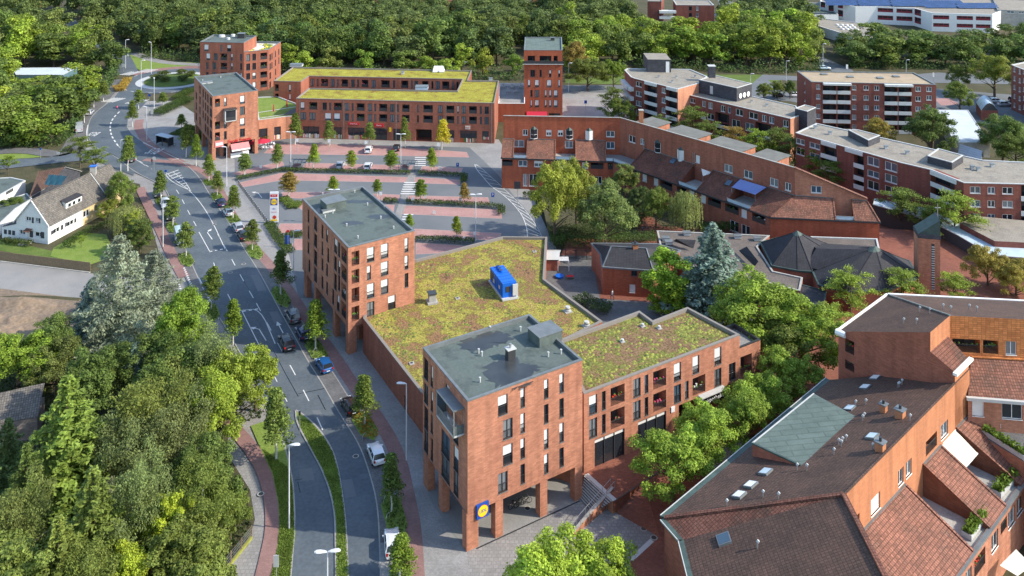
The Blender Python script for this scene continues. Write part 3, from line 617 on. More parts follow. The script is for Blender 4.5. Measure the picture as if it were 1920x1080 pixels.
# repair seams and drain covers on the street
sm = MB()
for l in ([(560, 745), (530, 690), (508, 650), (478, 600), (462, 565)], [(560, 740), (610, 730)], [(596, 742), (612, 770)], [(470, 548), (450, 515)], [(560, 905), (563, 925)], [(552, 902), (568, 900)]): strip(sm, smooth([Vector(P(x+random.uniform(-2, 2), y)[:2]) for x, y in l], 1), .12, .124, 'black_paint')
tag(sm.build('road_seams'), kind='structure')
pa = MB()
for l in ([(470, 515), (486, 515), (500, 545), (483, 546)], [(585, 770), (600, 768), (612, 795), (598, 800)], [(385, 395), (396, 393), (408, 418), (397, 420)], [(560, 880), (585, 878), (590, 900), (563, 902)], [(640, 900), (660, 898), (668, 930), (647, 934)], [(240, 275), (256, 272), (268, 284), (252, 288)], [(505, 585), (520, 583), (530, 603), (514, 606)]):
    q = [P(x, y, .1215) for x, y in l]; pa.face(q[::-1] if (q[1]-q[0]).cross(q[2]-q[0]).z < 0 else q, 'carpark')
tag(pa.build('road_patches'), kind='structure')
mc = MB()
for x, y, h in ((667, 857, 0), (457, 496, 0), (1207, 993, 0), (1226, 1010, 0), (489, 928, 0), (989, 955, 0), (1814, 517, 0), (1836, 541, 0), (402, 422, 0), (432, 512, 0)):
    p = P(x, y, h); 
    for r, m, z in ((.42, 'concrete', .131), (.3, 'dark_metal', .135)): mc.face([(p.x+r*math.cos(t*math.pi/8), p.y+r*math.sin(t*math.pi/8), z) for t in range(16)], m)
tag(mc.build('manhole_covers'), kind='structure')
# ================================================================= BUILDINGS
def columns(root, cols, z1, m, sz=1.0):
    for (x, y) in cols:
        mb = MB(); mb.prism([(x-sz/2, y-sz/2), (x+sz/2, y-sz/2), (x+sz/2, y+sz/2), (x-sz/2, y+sz/2)], 0, z1, m); mb.build('column', root)
def orient_col(w, u, wd, dep, z1, root, m='brick'):
    mb = MB(); a = w.pt(u-wd/2, 0, 0); b = w.pt(u+wd/2, 0, 0); c = w.pt(u+wd/2, 0, -dep); d = w.pt(u-wd/2, 0, -dep)
    mb.prism([a[:2], b[:2], c[:2], d[:2]], 0, z1, m); mb.build('column', root)
def stilt_tower(name, label, pix, h, soffit, wins, near, colsF, colsL, setback=(6, 3), h0=0.):
    """tower standing on brick columns: upper body, soffit, columns along front (edge 0) and left (edge 3), recessed ground floor"""
    pts = [P(x, y, h) for x, y in pix]; pts = [(p.x, p.y) for p in pts]
    c = Vector((sum(p[0] for p in pts)/len(pts), sum(p[1] for p in pts)/len(pts), 0)); root = thing(name, label, 'apartment tower', c)
    mb = MB(); Ws = []
    for i in range(len(pts)):
        w = Wall(pts[i], pts[(i+1) % len(pts)], soffit, h); Ws.append(w); facade(mb, root, w, wins.get(i, []), 'brick', near)
    mb.poly([(p[0], p[1], soffit) for p in pts], 'concrete', flip=True)
    e = MB(); rf = parapet_roof(e, pts, h, 'roof_felt'); mb.build('wall', root); e.build('parapet', root); rf.build('roof', root)
    for u, wd in colsF: orient_col(Ws[0], Ws[0].L*u, wd, 1.0, soffit+.05, root)
    for u, wd in colsL: orient_col(Ws[-1], Ws[-1].L*u, wd, .9, soffit+.05, root)
    # recessed ground floor
    A, B, D, C = [Vector(p) for p in (pts[0], pts[1], pts[2], pts[-1])]
    u = (B-A).normalized(); v = (C-A).normalized(); q = [A+u*setback[1]+v*setback[0], B-u*.4+v*setback[0], D-u*.3-v*.3, C+u*setback[1]-v*.3]
    g = MB(); g.prism([tuple(p) for p in q], 0, soffit-.01, 'brick')
    w = Wall(q[0], q[1], 0, soffit)
    for i in range(3): slab(g, w, w.L*(.08+.3*i), w.L*(.08+.3*i)+2.2, .15, soffit-.7, 0, .06, 'glass')
    g.build('ground_floor', root)
    return root, Ws, pts
# ---- 1. front tower
zA = (860, 500, 3.6); zB = (860, 780, 3.6); zL = (400, 500, 3.6); zM = (400, 780, 3.6)
f = zw(*zA, [(298, 865, 1005, 65, 'h'), (433, 822, 950, 30, 'h'), (433, 990, 1117, 30, 'b'), (592, 762, 888, 30, 'h'), (592, 930, 1055, 30, 'w'), (695, 722, 842, 30, 'h'), (695, 890, 1010, 30, 'w')]) + \
    zw(*zB, [(332, 20, 160, 65, 'w'), (332, 190, 335, 65, 'h'), (299, 380, 520, 65, 'c'), (431, 158, 285, 30, 'h'), (433, 328, 455, 30, 'w'), (591, 88, 218, 30, 'b'), (591, 258, 385, 30, 'h'), (695, 45, 170, 30, 'h'), (695, 213, 338, 30, 'w')])
l = zw(*zL, [(1436, 620, 770, 28, 'w'), (1476, 680, 800, 16, 'b'), (1436, 780, 930, 28, 'w'), (1476, 845, 965, 16, 'h'), (1436, 962, 1100, 28, 'w'), (1473, 1008, 1120, 15, 'w'), (1582, 795, 850, 26, 'b')]) + \
    zw(*zM, [(1435, 95, 245, 28, 'w'), (1473, 160, 285, 16, 'w'), (1567, 95, 290, 55, 'w'), (1639, 205, 355, 34, 'h'), (1567, 265, 455, 60, 'w'), (1637, 375, 530, 34, 'w'), (1637, 60, 185, 34, 'w')])
T1, W1, p1 = stilt_tower('corner_tower', 'brick tower on columns with blue and yellow round shop sign at its front corner', [(876.7, 751.4), (1092, 673.6), (993, 588.5), (793, 651.4)], 16.8, 4.2, {0: f, 3: l}, True,
    [(.04, 1.5), (.26, 1.0), (.645, 1.0), (.965, 1.1)], [(.07, 1.5), (.42, 1.1)])
# projecting glazed balcony on the left face
w = W1[3]; ua, zt = w.px(838, 738); ub, _ = w.px(871, 738); zb = w.px(846, 812)[1]; ua, ub = sorted((ua, ub))
ub = min(ub, w.L-.1); zt = 15.6; zb = zt-4.6 if zt-zb > 5.2 else zb; zb = zt-3.
bb = MB(); slab(bb, w, ua, ub, zb, zb+.18, 0, 1.35, 'light_grey'); slab(bb, w, ua, ub, zt-.12, zt, 0, 1.4, 'metal_edge'); [slab(bb, w, k_, k_+.08, zb, zt, 0, .08, 'steel') for k_ in (ua, ub-.08)]; [slab(bb, w, k_, k_+.06, zb+.2, zb+1.2, .1, 1.3, 'glass_clear') for k_ in (ua, ub-.08)]
slab(bb, w, ua, ua+.1, zb, zt, 1.25, 1.35, 'steel'); slab(bb, w, ub-.1, ub, zb, zt, 1.25, 1.35, 'steel')
o = bb.build('balcony', T1); r = MB()
for i in range(26): u = ua+.1+(ub-ua-.2)*i/25; slab(r, w, u-.015, u+.015, zb+.18, zb+1.25, 1.27, 1.32, 'steel')
slab(r, w, ua, ub, zb+1.22, zb+1.3, 1.25, 1.35, 'steel'); r.build('railing', o)
r = MB(); slab(r, w, ua+.15, ua+.2, zb+1.2, zt-.12, .2, 1.3, 'glass_blue'); r.build('side_screen', o)
BAL = w.pt((ua+ub)/2, zb+.19, .7)
def rooftop(root, x, y, h, sx, sy, sz, m, top=None, rz=0., nm='roof_box', ref=None):
    p = P(x, y, h); mb = MB(); rz = rz if ref is None else math.atan2(ref.d.y, ref.d.x); mb.box((p.x, p.y, h), (sx, sy, sz), m, rz, top); 
    mb.box((p.x, p.y, h+sz), (sx+.2, sy+.2, .08), 'metal_edge', rz, top); mb.build(nm, root)
def vents(root, pix, h, hh=.5, r=.09, m='light_grey'):
    for x, y in pix:
        p = P(x, y, h); mb = MB(); mb.tube(p, p+Vector((0, 0, hh)), r, r, m, 8); mb.tube(p+Vector((0, 0, hh)), p+Vector((0, 0, hh+.1)), r*1.5, r*1.5, m, 8); mb.build('vent_pipe', root)
rh = 16.35
rooftop(T1, 1022, 636, rh, 3.4, 2.7, 1.25, 'roof_felt', None, ref=W1[0])
p = P(957, 672, rh); mb = MB(); mb.box(p, (1., .8, 1.2), 'dark_metal', .5); mb.box(p+Vector((0, 0, 1.2)), (1.2, 1., .1), 'light_grey', .5); mb.tube(p+Vector((0, 0, 1.3)), p+Vector((0, 0, 1.8)), .15, .15, 'steel'); mb.build('chimney', T1)
vents(T1, [(897.5, 663), (903.5, 668), (1052, 664), (918.6, 620), (900, 717), (1028, 669), (976, 621)], rh)
pud = MB()
for cx, cy, rx, ry in ((925, 634, 2.2, 1.6), (893, 645, 2.1, 1.6), (950, 698, 2.6, 2.9), (965, 712, 2.2, 1.6), (985, 690, 1.8, .9)):
    c = P(cx, cy, rh+.012); pud.face([(c.x+rx*math.cos(t*math.pi/14)*(1+.25*math.sin(t*3.7+cx)), c.y+ry*math.sin(t*math.pi/14)*(1+.25*math.cos(t*2.3+cy)), rh+.012+.0007*cx/100) for t in range(28)], 'roof_wet')
pud.build('puddle', T1)
# shop sign: blue square, red ringed yellow disc, lettering
def round_logo(root, w, u, z, s, out=.0, nm='shop_sign'):
    mb = MB(); slab(mb, w, u-s/2, u+s/2, z-s/2, z+s/2, out, out+.25, 'sign_blue'); o = mb.build(nm, root)
    for r, m, oo in ((.43, 'sign_red', .262), (.4, 'sign_yellow', .27)):
        d = MB(); d.face([w.pt(u+s*r*math.cos(t*math.pi/16), z+s*r*math.sin(t*math.pi/16), out+oo) for t in range(32)], m); d.build('disc', o)
    text_mesh('LIDL', s*.3, 'sign_blue', w.M(u, z, out+.285), .004, o)
u, z = W1[0].px(903.5, 955); round_logo(T1, W1[0], u, z, 1.55)
# ---- 2. middle tower
zC = (420, 240, 3.6)
f = zw(*zC, [(990, 805, 905, 50, 'b'), (1085, 780, 875, 50, 'b'), (1232, 745, 830, 25, 'b'), (888, 830, 930, 53, 'l'), (888, 955, 1050, 53, 'l'), (978, 930, 1020, 27, 'h'), (1085, 900, 995, 50, 'b'), (1232, 865, 952, 25, 'b'), (1232, 985, 1072, 25, 'w'), (990, 1050, 1145, 50, 'b'), (1083, 1020, 1120, 50, 'h')]) + \
    zw(*zL, [(959, 140, 240, 52, 'l'), (959, 265, 368, 52, 'l'), (1062, 238, 333, 50, 'c'), (1205, 197, 290, 50, 'h')])
l = zw(*zC, [(570, 548, 628, 11, 'w'), (570, 655, 735, 11, 'w'), (570, 768, 845, 11, 'w'), (576, 888, 965, 11, 'w'), (619, 598, 690, 21, 'w'), (618, 708, 803, 21, 'w'), (617, 820, 915, 21, 'w'), (617, 935, 1030, 21, 'w'), (664, 655, 735, 12, 'w'), (697, 690, 768, 12, 'h'),
    (664, 770, 850, 12, 'w'), (703, 815, 893, 12, 'w'), (664, 885, 960, 12, 'w'), (694, 922, 1000, 12, 'w'), (755, 750, 840, 19, 'h'), (777, 782, 868, 14, 'w'), (810, 800, 925, 36, 'l'), (752, 870, 965, 19, 'w'), (777, 900, 990, 14, 'h'), (810, 925, 1045, 36, 'l')]) + \
    zw(*zL, [(823, 50, 148, 18, 'w'), (848, 50, 150, 14, 'w'), (880, 110, 235, 30, 'l'), (842, 200, 295, 17, 'h'), (880, 235, 360, 30, 'l'), (690, 0, 95, 18, 'w'), (736, 65, 145, 12, 'w'), (767, 100, 185, 12, 'w'), (808, 160, 245, 13, 'w')])
T2, W2, p2 = stilt_tower('middle_tower', 'brick tower on columns between the car park and the moss roofed hall', [(652.8, 463.6), (777.5, 431.7), (680.6, 349), (567, 372)], 16.8, 4.2, {0: f, 3: l}, True,
    [(.06, 1.4)], [(.07, 1.5), (.30, 1.2), (.72, 1.2)], (3, 3))
rooftop(T2, 625, 388, rh, 3.6, 3., 1.3, 'roof_felt', None, ref=W2[0]); rooftop(T2, 616, 397, rh, 2.2, .6, .4, 'light_grey', None, ref=W2[0])
vents(T2, [(605, 366), (689, 385), (609.5, 408), (721, 391), (738, 429), (671, 447), (650, 424), (665, 361), (714, 410), (624, 400)], rh, .35)
pud = MB()
for cx, cy, rx, ry in ((660, 418, 1.7, .9), (712, 406, 2.1, 1.), (670, 378, 3.5, .7), (600, 395, 1., 1.3)):
    c = P(cx, cy, rh+.012); pud.face([(c.x+rx*math.cos(t*math.pi/14)*(1+.2*math.sin(t*1.7+cx)), c.y+ry*math.sin(t*math.pi/14)*(1+.2*math.cos(t*2.3+cy)), rh+.012+.0007*cx/100) for t in range(28)], 'roof_wet')
pud.build('puddle', T2)
# ---- 3. moss roofed supermarket hall
HH = 5.5
hp = [P(681, 596, HH), P(790, 735, HH), P(862, 775, HH), P(1000, 690, HH), P(1052, 640, HH), P(1129.4, 602, HH), P(1021.5, 523, HH), P(1026, 444, HH), P(942, 443, HH), P(779.7, 486, HH), P(700, 500, HH), P(690, 560, HH)]
HALL, WH, _ = block('supermarket_hall', 'low brick hall with wide green and yellow moss roof between two towers', 'shop building', None, HH, 0, 'brick_row2', 'sedum', {0: [(760, 742, 766, 4, 'w')]}, False, 'edge_stone', .45, .4, pts=hp)
def tufts(name, root, poly, z, n, cols, smin=.15, smax=.45):   # low plant cushions on a moss roof
    pl = ccw(poly); xs = [p[0] for p in pl]; ys = [p[1] for p in pl]; mb = MB(); k = 0
    def ins(x, y):
        c = False
        for i in range(len(pl)):
            (x1, y1), (x2, y2) = pl[i], pl[i-1]
            if (y1 > y) != (y2 > y) and x < (x2-x1)*(y-y1)/(y2-y1)+x1: c = not c
        return c
    cl = [(random.uniform(min(xs), max(xs)), random.uniform(min(ys), max(ys)), random.uniform(.4, 1.6)) for _ in range(n//14)]
    while k < n:
        cx, cy, cr = random.choice(cl); x, y = random.gauss(cx, cr), random.gauss(cy, cr); k += 1
        if not ins(x, y): continue
        s = random.uniform(smin, smax); m = random.choice(cols); a = random.random()*6; hh = s*random.uniform(.25, .45)
        q = [(x+s*math.cos(a+t)*random.uniform(.7, 1), y+s*math.sin(a+t)*random.uniform(.7, 1)) for t in (0, 1.05, 2.1, 3.14, 4.2, 5.2)]
        for i in range(6): b, c = q[i], q[(i+1) % 6]; mb.face([(b[0], b[1], z), (c[0], c[1], z), (x, y, z+hh)], m, True)
    tag(mb.build(name, root), kind='stuff')
for nm, c in (('tuft_a', (.2, .23, .045)), ('tuft_b', (.28, .29, .06)), ('tuft_c', (.13, .155, .04)), ('tuft_d', (.2, .16, .06))): mat(nm, c, tuple(x*.7 for x in c), scale=3, fine=.3, rough=.95)
def shrink(pts, d): return inset(ccw(pts), d)
tufts('moss_cushions', HALL, shrink([p[:2] for p in hp], .8), HH-.45, 2600, ['tuft_a', 'tuft_b', 'tuft_c', 'tuft_d', 'tuft_d'], .12, .38)
def drum(root, x, y, h, r, hh):
    p = P(x, y, h); mb = MB(); mb.tube(p, p+Vector((0, 0, hh*.4)), r*1.1, r*1.1, 'light_grey', 14); mb.tube(p+Vector((0, 0, hh*.4)), p+Vector((0, 0, hh*.8)), r*.8, r*.8, 'steel', 14); mb.tube(p+Vector((0, 0, hh*.8)), p+Vector((0, 0, hh)), r*1.05, r*.9, 'light_grey', 14); mb.box(p, (r*3, r*3, .1), 'concrete', .4); mb.build('roof_fan', root)
drum(HALL, 1064.5, 584, 5.05, .42, .8); drum(HALL, 1100, 612, 5.05, .42, .8)
p = P(810, 567, 5.05); mb = MB(); mb.box(p, (1.7, 1.7, .3), 'concrete', .3); mb.box(p+Vector((0, 0, .3)), (1.1, 1.1, 1.2), 'concrete', .3); mb.box(p+Vector((0, 0, 1.5)), (1.4, 1.4, .15), 'dark_metal', .3); mb.build('chimney', HALL)
for x, y in ((772, 682), (1002, 472), (858, 560)): p = P(x, y, 5.05); mb = MB(); mb.box(p, (.7, .7, .12), 'concrete', .3); mb.box(p+Vector((0, 0, .12)), (.3, .3, .06), 'dark_metal', .3); mb.build('roof_drain', HALL)
# blue machine on the hall roof
r_ = P(944, 545, 5.06); a0 = P(934, 561, 5.06); a1 = P(917, 537, 5.06); d = (a1-a0); rz = math.atan2(d.y, d.x)
HV = thing('cooling_unit', 'bright blue boxy cooling machine standing on the moss roof of the hall', 'machine', r_, rz)
def cb(name, par, parts):
    mb = MB()
    for c, dd, m in parts: mb.box(c, dd, m)
    o = mb.build(name, org=(0, 0, 0)); o.parent = par; o.location = (0, 0, 0); return o
cb('casing', HV, [((.2, 0, .35), (6.4, 2.4, 2.3), 'blue_unit')]+[((-2.6+i*1.1, 0, .34), (.05, 2.44, 2.33), 'unit_seam') for i in range(6)]); cb('base_frame', HV, [((.1, 0, .05), (7.2, 2.8, .3), 'light_grey')]); cb('grille', HV, [((2.4, s*1.2, .9), (1.6, .06, 1.3), 'dark_metal') for s in (-1, 1)]+[((-3.02, .3, 1.2), (.06, .8, .9), 'dark_metal')])
cb('end_panel', HV, [((-3.25, -.9, .6), (.25, .9, 1.8), 'light_grey')]); cb('control_box', HV, [((1.4, 1.2, .9), (.7, .15, .6), 'light_grey'), ((-1.4, 1.2, 1.2), (.6, .12, .5), 'light_grey')])
for i in range(3):
    mb = MB(); mb.tube((2.8-i*.8, 0, 2.65), (2.8-i*.8, 0, 2.95), .34, .34, 'blue_unit', 16); mb.tube((2.8-i*.8, 0, 2.95), (2.8-i*.8, 0, 2.97), .27, .27, 'dark_metal', 16); o = mb.build('fan', org=(0, 0, 0)); o.parent = HV
# ---- 4. wing with shops
zW = (1080, 610, 3.725)
HW = 11.36
f = zw(*zW, [(119, 492, 625, 56, 'h'), (194, 468, 588, 26, 'w'), (291, 418, 568, 98, 'l'), (425, 375, 497, 52, 'c'), (492, 352, 466, 26, 'w'), (585, 305, 445, 92, 'l'), (708, 262, 383, 50, 'b'), (837, 210, 328, 48, 'b'), (991, 150, 264, 48, 'b'),
    (121, 657, 790, 56, 'c'), (195, 632, 752, 26, 'w'), (291, 580, 730, 98, 'l'), (426, 532, 657, 52, 'c'), (493, 510, 622, 26, 'w'), (585, 458, 603, 92, 'l'), (710, 415, 538, 50, 'w'), (774, 393, 500, 26, 'w'), (860, 345, 485, 88, 'l'), (992, 298, 413, 48, 'w'), (1091, 257, 370, 46, 'w'),
    (235, 765, 995, 208, 'sw'), (530, 640, 850, 195, 'sw'), (810, 510, 700, 185, 'o'), (1050, 425, 600, 130, 'o')])
wing = [(1094.7, 737.5), (1387, 627), (1289, 575.6), (1223.9, 600.8), (1198.9, 582.5), (1050, 636)]
WG, WW, pw = block('shop_wing', 'brick wing with brown and green moss roof above ground floor shops', 'shop building', wing, HW, PZ-.2, 'brick', 'sedum_wing', {0: f}, True, 'edge_stone', .45, .35, ztol=1.2)
tufts('moss_cushions', WG, shrink(pw, .8), HW-.45, 1300, ['tuft_a', 'tuft_b', 'tuft_b', 'tuft_c'], .12, .4)
for x, y in ((1236, 616), (1167, 641), (1205, 612)): drum(WG, x, y, HW-.45, .22, .4)
w = WW[0]; u, z = w.px(1261, 767); mb = MB(); slab(mb, w, u-.3, u+.3, z-.35, z+.35, 0, .12, 'plastic_white'); mb.build('meter_box', WG)
u, z = w.px(1332, 739); mb = MB(); slab(mb, w, u-2.2, u+2.2, z-.45, z+.45, 0, .9, 'black_paint'); slab(mb, w, u-2.25, u+2.25, z+.45, z+.55, 0, .92, 'light_grey'); slab(mb, w, u-2.3, u-2.2, z-.45, z+.5, 0, .92, 'light_grey'); o = mb.build('shop_sign', WG)
text_mesh('Apotheke', .8, 'white_paint', w.M(u, z-.02, .91), .01, o)
# lower end bay of the wing
A = Vector(pw[1]); B = A+W1[0].d*4.2; nb = Vector((-W1[0].d.y, W1[0].d.x)); w0 = WW[0]; B = A+w0.d*4.; nb = -w0.n
f = zw(*zW, [(1185, 210, 345, 86, 'l')])
EB, _, _ = block('shop_wing_end', 'lower brick end bay with planted roof terrace beside the moss roofed wing', 'building', None, 9.6, PZ-.2, 'brick', 'paver', {0: f}, True, 'dark_metal', .6, .25, pts=[A+w0.d*.01, B, B+nb*5, A+nb*5+w0.d*.01])
# ---- 5. back left corner tower with ice cream shop
zD = (340, 60, 4.153)
f = zw(*zD, [(282, 520, 585, 40, 'l'), (281, 697, 757, 38, 'l'), (282, 780, 845, 40, 'l'), (342, 513, 572, 21, 'h'), (342, 695, 748, 21, 'h'), (344, 773, 835, 22, 'w'), (475, 493, 557, 40, 'b'), (476, 580, 643, 38, 'w'), (475, 665, 727, 40, 'b'), (476, 753, 815, 38, 'w')])
l = zw(*zD, [(c, a, b, wd, 'w') for c, wd, rows in ((117, 9, ((473, 530), (548, 605), (628, 685))), (145, 10, ((420, 480), (500, 557), (585, 640), (668, 722))), (170, 9, ((445, 500), (528, 580), (610, 660))), (188, 10, ((463, 530), (545, 610), (628, 690), (712, 770))), (206, 12, ((485, 545), (575, 630), (655, 710), (740, 800))), (230, 16, ((500, 575), (590, 660), (680, 750), (765, 840)))) for a, b in rows])
T3, W3, p3 = stilt_tower('ice_cream_tower', 'brick tower with glazed balcony box and pink awning beside the roundabout', [(398.5, 179.7), (483.8, 168.8), (443.5, 135.4), (364, 143)], 16.8, 4.0, {0: f, 3: l}, False,
    [(.03, .9), (.36, .7), (.965, .9)], [(.08, 1.2), (.45, 1.1), (.8, 1.)], (2.2, 2.5))
w = W3[0]; u0 = w.px(419.5, 214)[0]; u1 = w.px(441, 214)[0]; zt = w.px(430, 203)[1]; zb = w.px(430, 225)[1]; bb = MB()
for q in ((u0, u1, zb, zb+.2), (u0, u1, zt-.2, zt), (u0, u0+.2, zb, zt), (u1-.2, u1, zb, zt)): slab(bb, w, *q, 0, 1.6, 'light_grey')
slab(bb, w, u0-.2, u1+.1, zt, zt+.15, 0, 1.9, 'dark_metal'); o = bb.build('balcony_box', T3); q = MB(); slab(q, w, u0+.2, u1-.2, zb+.2, zb+1.1, 1.4, 1.5, 'dark_metal'); slab(q, w, u0+.2, u1-.2, zb+1.1, zt-.2, 1.42, 1.46, 'glass'); q.build('glazing', o)
u0 = w.px(432, 283)[0]; u1 = w.px(466, 283)[0]; a = MB(); za = 3.6
a.face([w.pt(u0, za, .02), w.pt(u0, za-1.1, 1.7), w.pt(u1, za-1.1, 1.7), w.pt(u1, za, .02)], 'pink'); a.face([w.pt(u0, za-1.1, 1.7), w.pt(u0, za-1.5, 1.72), w.pt(u1, za-1.5, 1.72), w.pt(u1, za-1.1, 1.7)], 'white_paint'); a.build('awning', T3)
q = MB(); slab(q, w, u0, u1, .1, 1.2, -.4, .4, 'white_paint'); q.build('counter', T3)
s = text_mesh('Eiscafé Venezia', 1.15, 'sign_red', w.M((u0+u1)/2, 4.35, .06), .05, T3, 'shop_lettering', .85)
u0 = w.px(403, 270)[0]; u1 = w.px(419, 270)[0]; zz = w.px(411, 270)[1]; q = MB(); slab(q, w, u0, u1, zz-.75, zz+.75, 0, .12, 'pink'); o = q.build('shop_sign', T3); q = MB(); slab(q, w, u0+.2, u1-.2, zz-.3, zz+.35, .12, .14, 'white_paint'); q.build('panel', o)
vents(T3, [(380, 152), (390, 157), (414, 146)], rh, .4); rooftop(T3, 387, 156, rh, 3, 1.2, .35, 'light_grey', None, ref=w)
# podium with green terrace
pod = [(484.5, 224.5), (535.5, 218), (556, 217), (562, 196), (520, 180), (478, 182)]
f0 = zw(*zD, [(636, 752, 850, 70, 'sg'), (749, 737, 838, 52, 'sg')])
PD, WP, pp = block('terrace_podium', 'low brick shop block with grass roof terrace beside the ice cream tower', 'shop building', pod, 6.4, 0, 'brick_pale', 'grass_lit', {0: f0}, False, 'light_grey', .3, .3)
for a, b in (((484, 211), (556, 200)), ((484, 222), (545, 213))):
    mb = MB(); A, B = P(*a, 6.14), P(*b, 6.14); strip(mb, [Vector(A[:2]), Vector(B[:2])], .5, 6.14, 'light_grey'); mb.build('path_strip', PD)
mb = MB(); mb.poly([P(x, y, 6.16) for x, y in ((531, 216), (556, 213), (556, 203), (545, 205))], 'paver_dark'); mb.build('terrace_deck', PD)
# ---- 6. far left apartment block
rows = [(98, 150), (168, 220), (240, 292), (315, 362), (385, 435)]
f = []
for c, wd, ks in ((194, 35, 'b----'), (208, 33, '-b---'), (203, 20, '--ww-'), (268, 30, '-w---'), (256, 30, '--ww-'), (312, 16, 'w----'), (330, 52, '-lll-'), (371, 32, 'h----'), (393, 16, '-hhw-'), (465, 16, '-wwhw')):
    for i, k in enumerate(ks):
        if k != '-': f.append((c, *rows[i], wd, k))
f2 = []
for c, wd, ks in ((520, 30, '-www-'), (567, 28, '-wwhb'), (642, 52, '-llll')):
    for i, k in enumerate(ks):
        if k != '-': f2.append((c, *rows[i], wd, k))
side = [(692, 172+70*i, 222+70*i, 12, 'w') for i in range(4)]+[(706, 165+70*i, 212+70*i, 8, 'w') for i in range(2)]+[(733, 148+70*i, 198+70*i, 8, 'w') for i in range(4)]+[(759, 130+66*i, 178+66*i, 8, 'w') for i in range(2)]
B6, W6, p6 = block('far_left_flats', 'stepped brick block of flats with planted roof terrace behind the ice cream tower', 'apartment building', [(375, 78), (457, 79.8), (481, 66.5), (400, 64.8)], 16.8, 0, 'brick_row2', 'roof_felt', {0: zw(*zD, f)}, False)
q = [P(457, 91.3, 13.7), P(503.7, 92.5, 13.7), P(526.6, 78, 13.7), P(481, 77, 13.7)]
q[0] = Vector((*p6[1], 0))+Vector((.02, 0, 0)); B7, W7, p7 = block('far_left_flats_wing', 'lower wing of the far brick flats with white walled roof garden', 'apartment building', None, 13.7, 0, 'brick_row2', 'cream', {0: zw(*zD, f2), 1: zw(*zD, side)}, False, par=.7, pts=q)
tufts('roof_plants', B7, shrink(p7, 1.2), 13.1, 90, ['plant', 'tuft_b', 'sign_yellow'], .4, .9)
for x, y, r in ((416, 69, 1.2), (437, 68, .9), (428, 74, .7)): p = P(x, y, rh); mb = MB(); mb.tube(p, p+Vector((0, 0, .7)), r, r*.8, 'light_grey', 12); mb.build('roof_dome', B6)
rooftop(B6, 453, 71, rh, 2.4, 2., 1.6, 'dark_metal')
# ---- 7. long green roofed U shaped building
zE = (460, 0, 3.6)
top = [(385, 'b', 30), (458, 'l', 55), (535, 'w', 30), (572, 'w', 14), (623, 'l', 55), (685, 'c', 30), (724, 'w', 13), (777, 'l', 52), (840, 'c', 28), (877, 'w', 13), (930, 'l', 55), (992, 'w', 30), (1030, 'w', 14), (1083, 'l', 50), (1165, 'w', 13), (1233, 'l', 65), (1315, 'c', 30), (1382, 'l', 55), (1435, 'b', 13), (1473, 'c', 28), (1537, 'l', 55), (1590, 'w', 13), (1629, 'w', 28)]
low = [(391, 'c', 40), (452, 'c', 42), (558, 'b', 45), (617, 'b', 45), (685, 'w', 30), (724, 'w', 13), (777, 'l', 52), (840, 'w', 28), (877, 'c', 13), (930, 'l', 55), (992, 'c', 30), (1030, 'c', 14), (1083, 'l', 50), (1165, 'w', 13), (1233, 'l', 65), (1315, 'c', 30), (1382, 'l', 55), (1435, 'c', 13), (1473, 'c', 28), (1537, 'l', 55), (1590, 'w', 13), (1629, 'w', 28)]
ln = lambda c, a, b: a+(b-a)*(c-385)/1245
f = zw(*zE, [(c, ln(c, 690, 717), ln(c, 740, 768), wd, k) for c, k, wd in top]+[(c, ln(c, 758, 789), ln(c, 808, 838), wd, k) for c, k, wd in low] +
    [(443, 855, 940, 110, 'sg'), (626, 858, 940, 52, 'sg'), (750, 862, 945, 116, 'sg'), (913, 865, 948, 87, 's'), (1023, 868, 948, 53, 's'), (1204, 872, 955, 108, 'o'), (1392, 878, 948, 36, 'sg'), (1504, 882, 962, 108, 'sg'), (1622, 885, 945, 45, 'sg')])
cy = zw(*zE, [(c, 532+(c-452)*.02, 582+(c-452)*.02, wd, k) for c, k, wd in ((452, 'c', 28), (488, 'w', 13), (534, 'l', 48), (590, 'c', 28), (624, 'c', 13), (670, 'l', 45), (725, 'w', 25), (760, 'w', 13), (807, 'l', 45), (866, 'w', 28), (945, 'l', 58), (1003, 'w', 14), (1075, 'l', 48), (1124, 'c', 13), (1153, 'w', 25), (1213, 'l', 45), (1262, 'w', 13), (1298, 'c', 28), (1352, 'l', 48), (1401, 'c', 13), (1432, 'w', 13))])
le = zw(*zE, [(212, 570, 618, 26, 'l'), (300, 570, 615, 16, 'b'), (212, 633, 678, 26, 'l'), (300, 633, 678, 16, 'b')])
U = [(555, 184), (927, 193), (935.5, 151), (877, 150.5), (884.4, 132), (549, 125.5), (512.8, 151.4), (564, 152.8), (579.4, 142.2), (867, 148), (857, 170), (579.4, 164.7)]
B8, W8, p8 = block('long_shopping_building', 'long three storey brick building with yellow green moss roof behind the car park', 'shop building', U, 11.2, 0, 'brick_row2', 'sedum_far', {0: f, 8: cy, 6: le}, False, 'edge_stone', .4, .3)
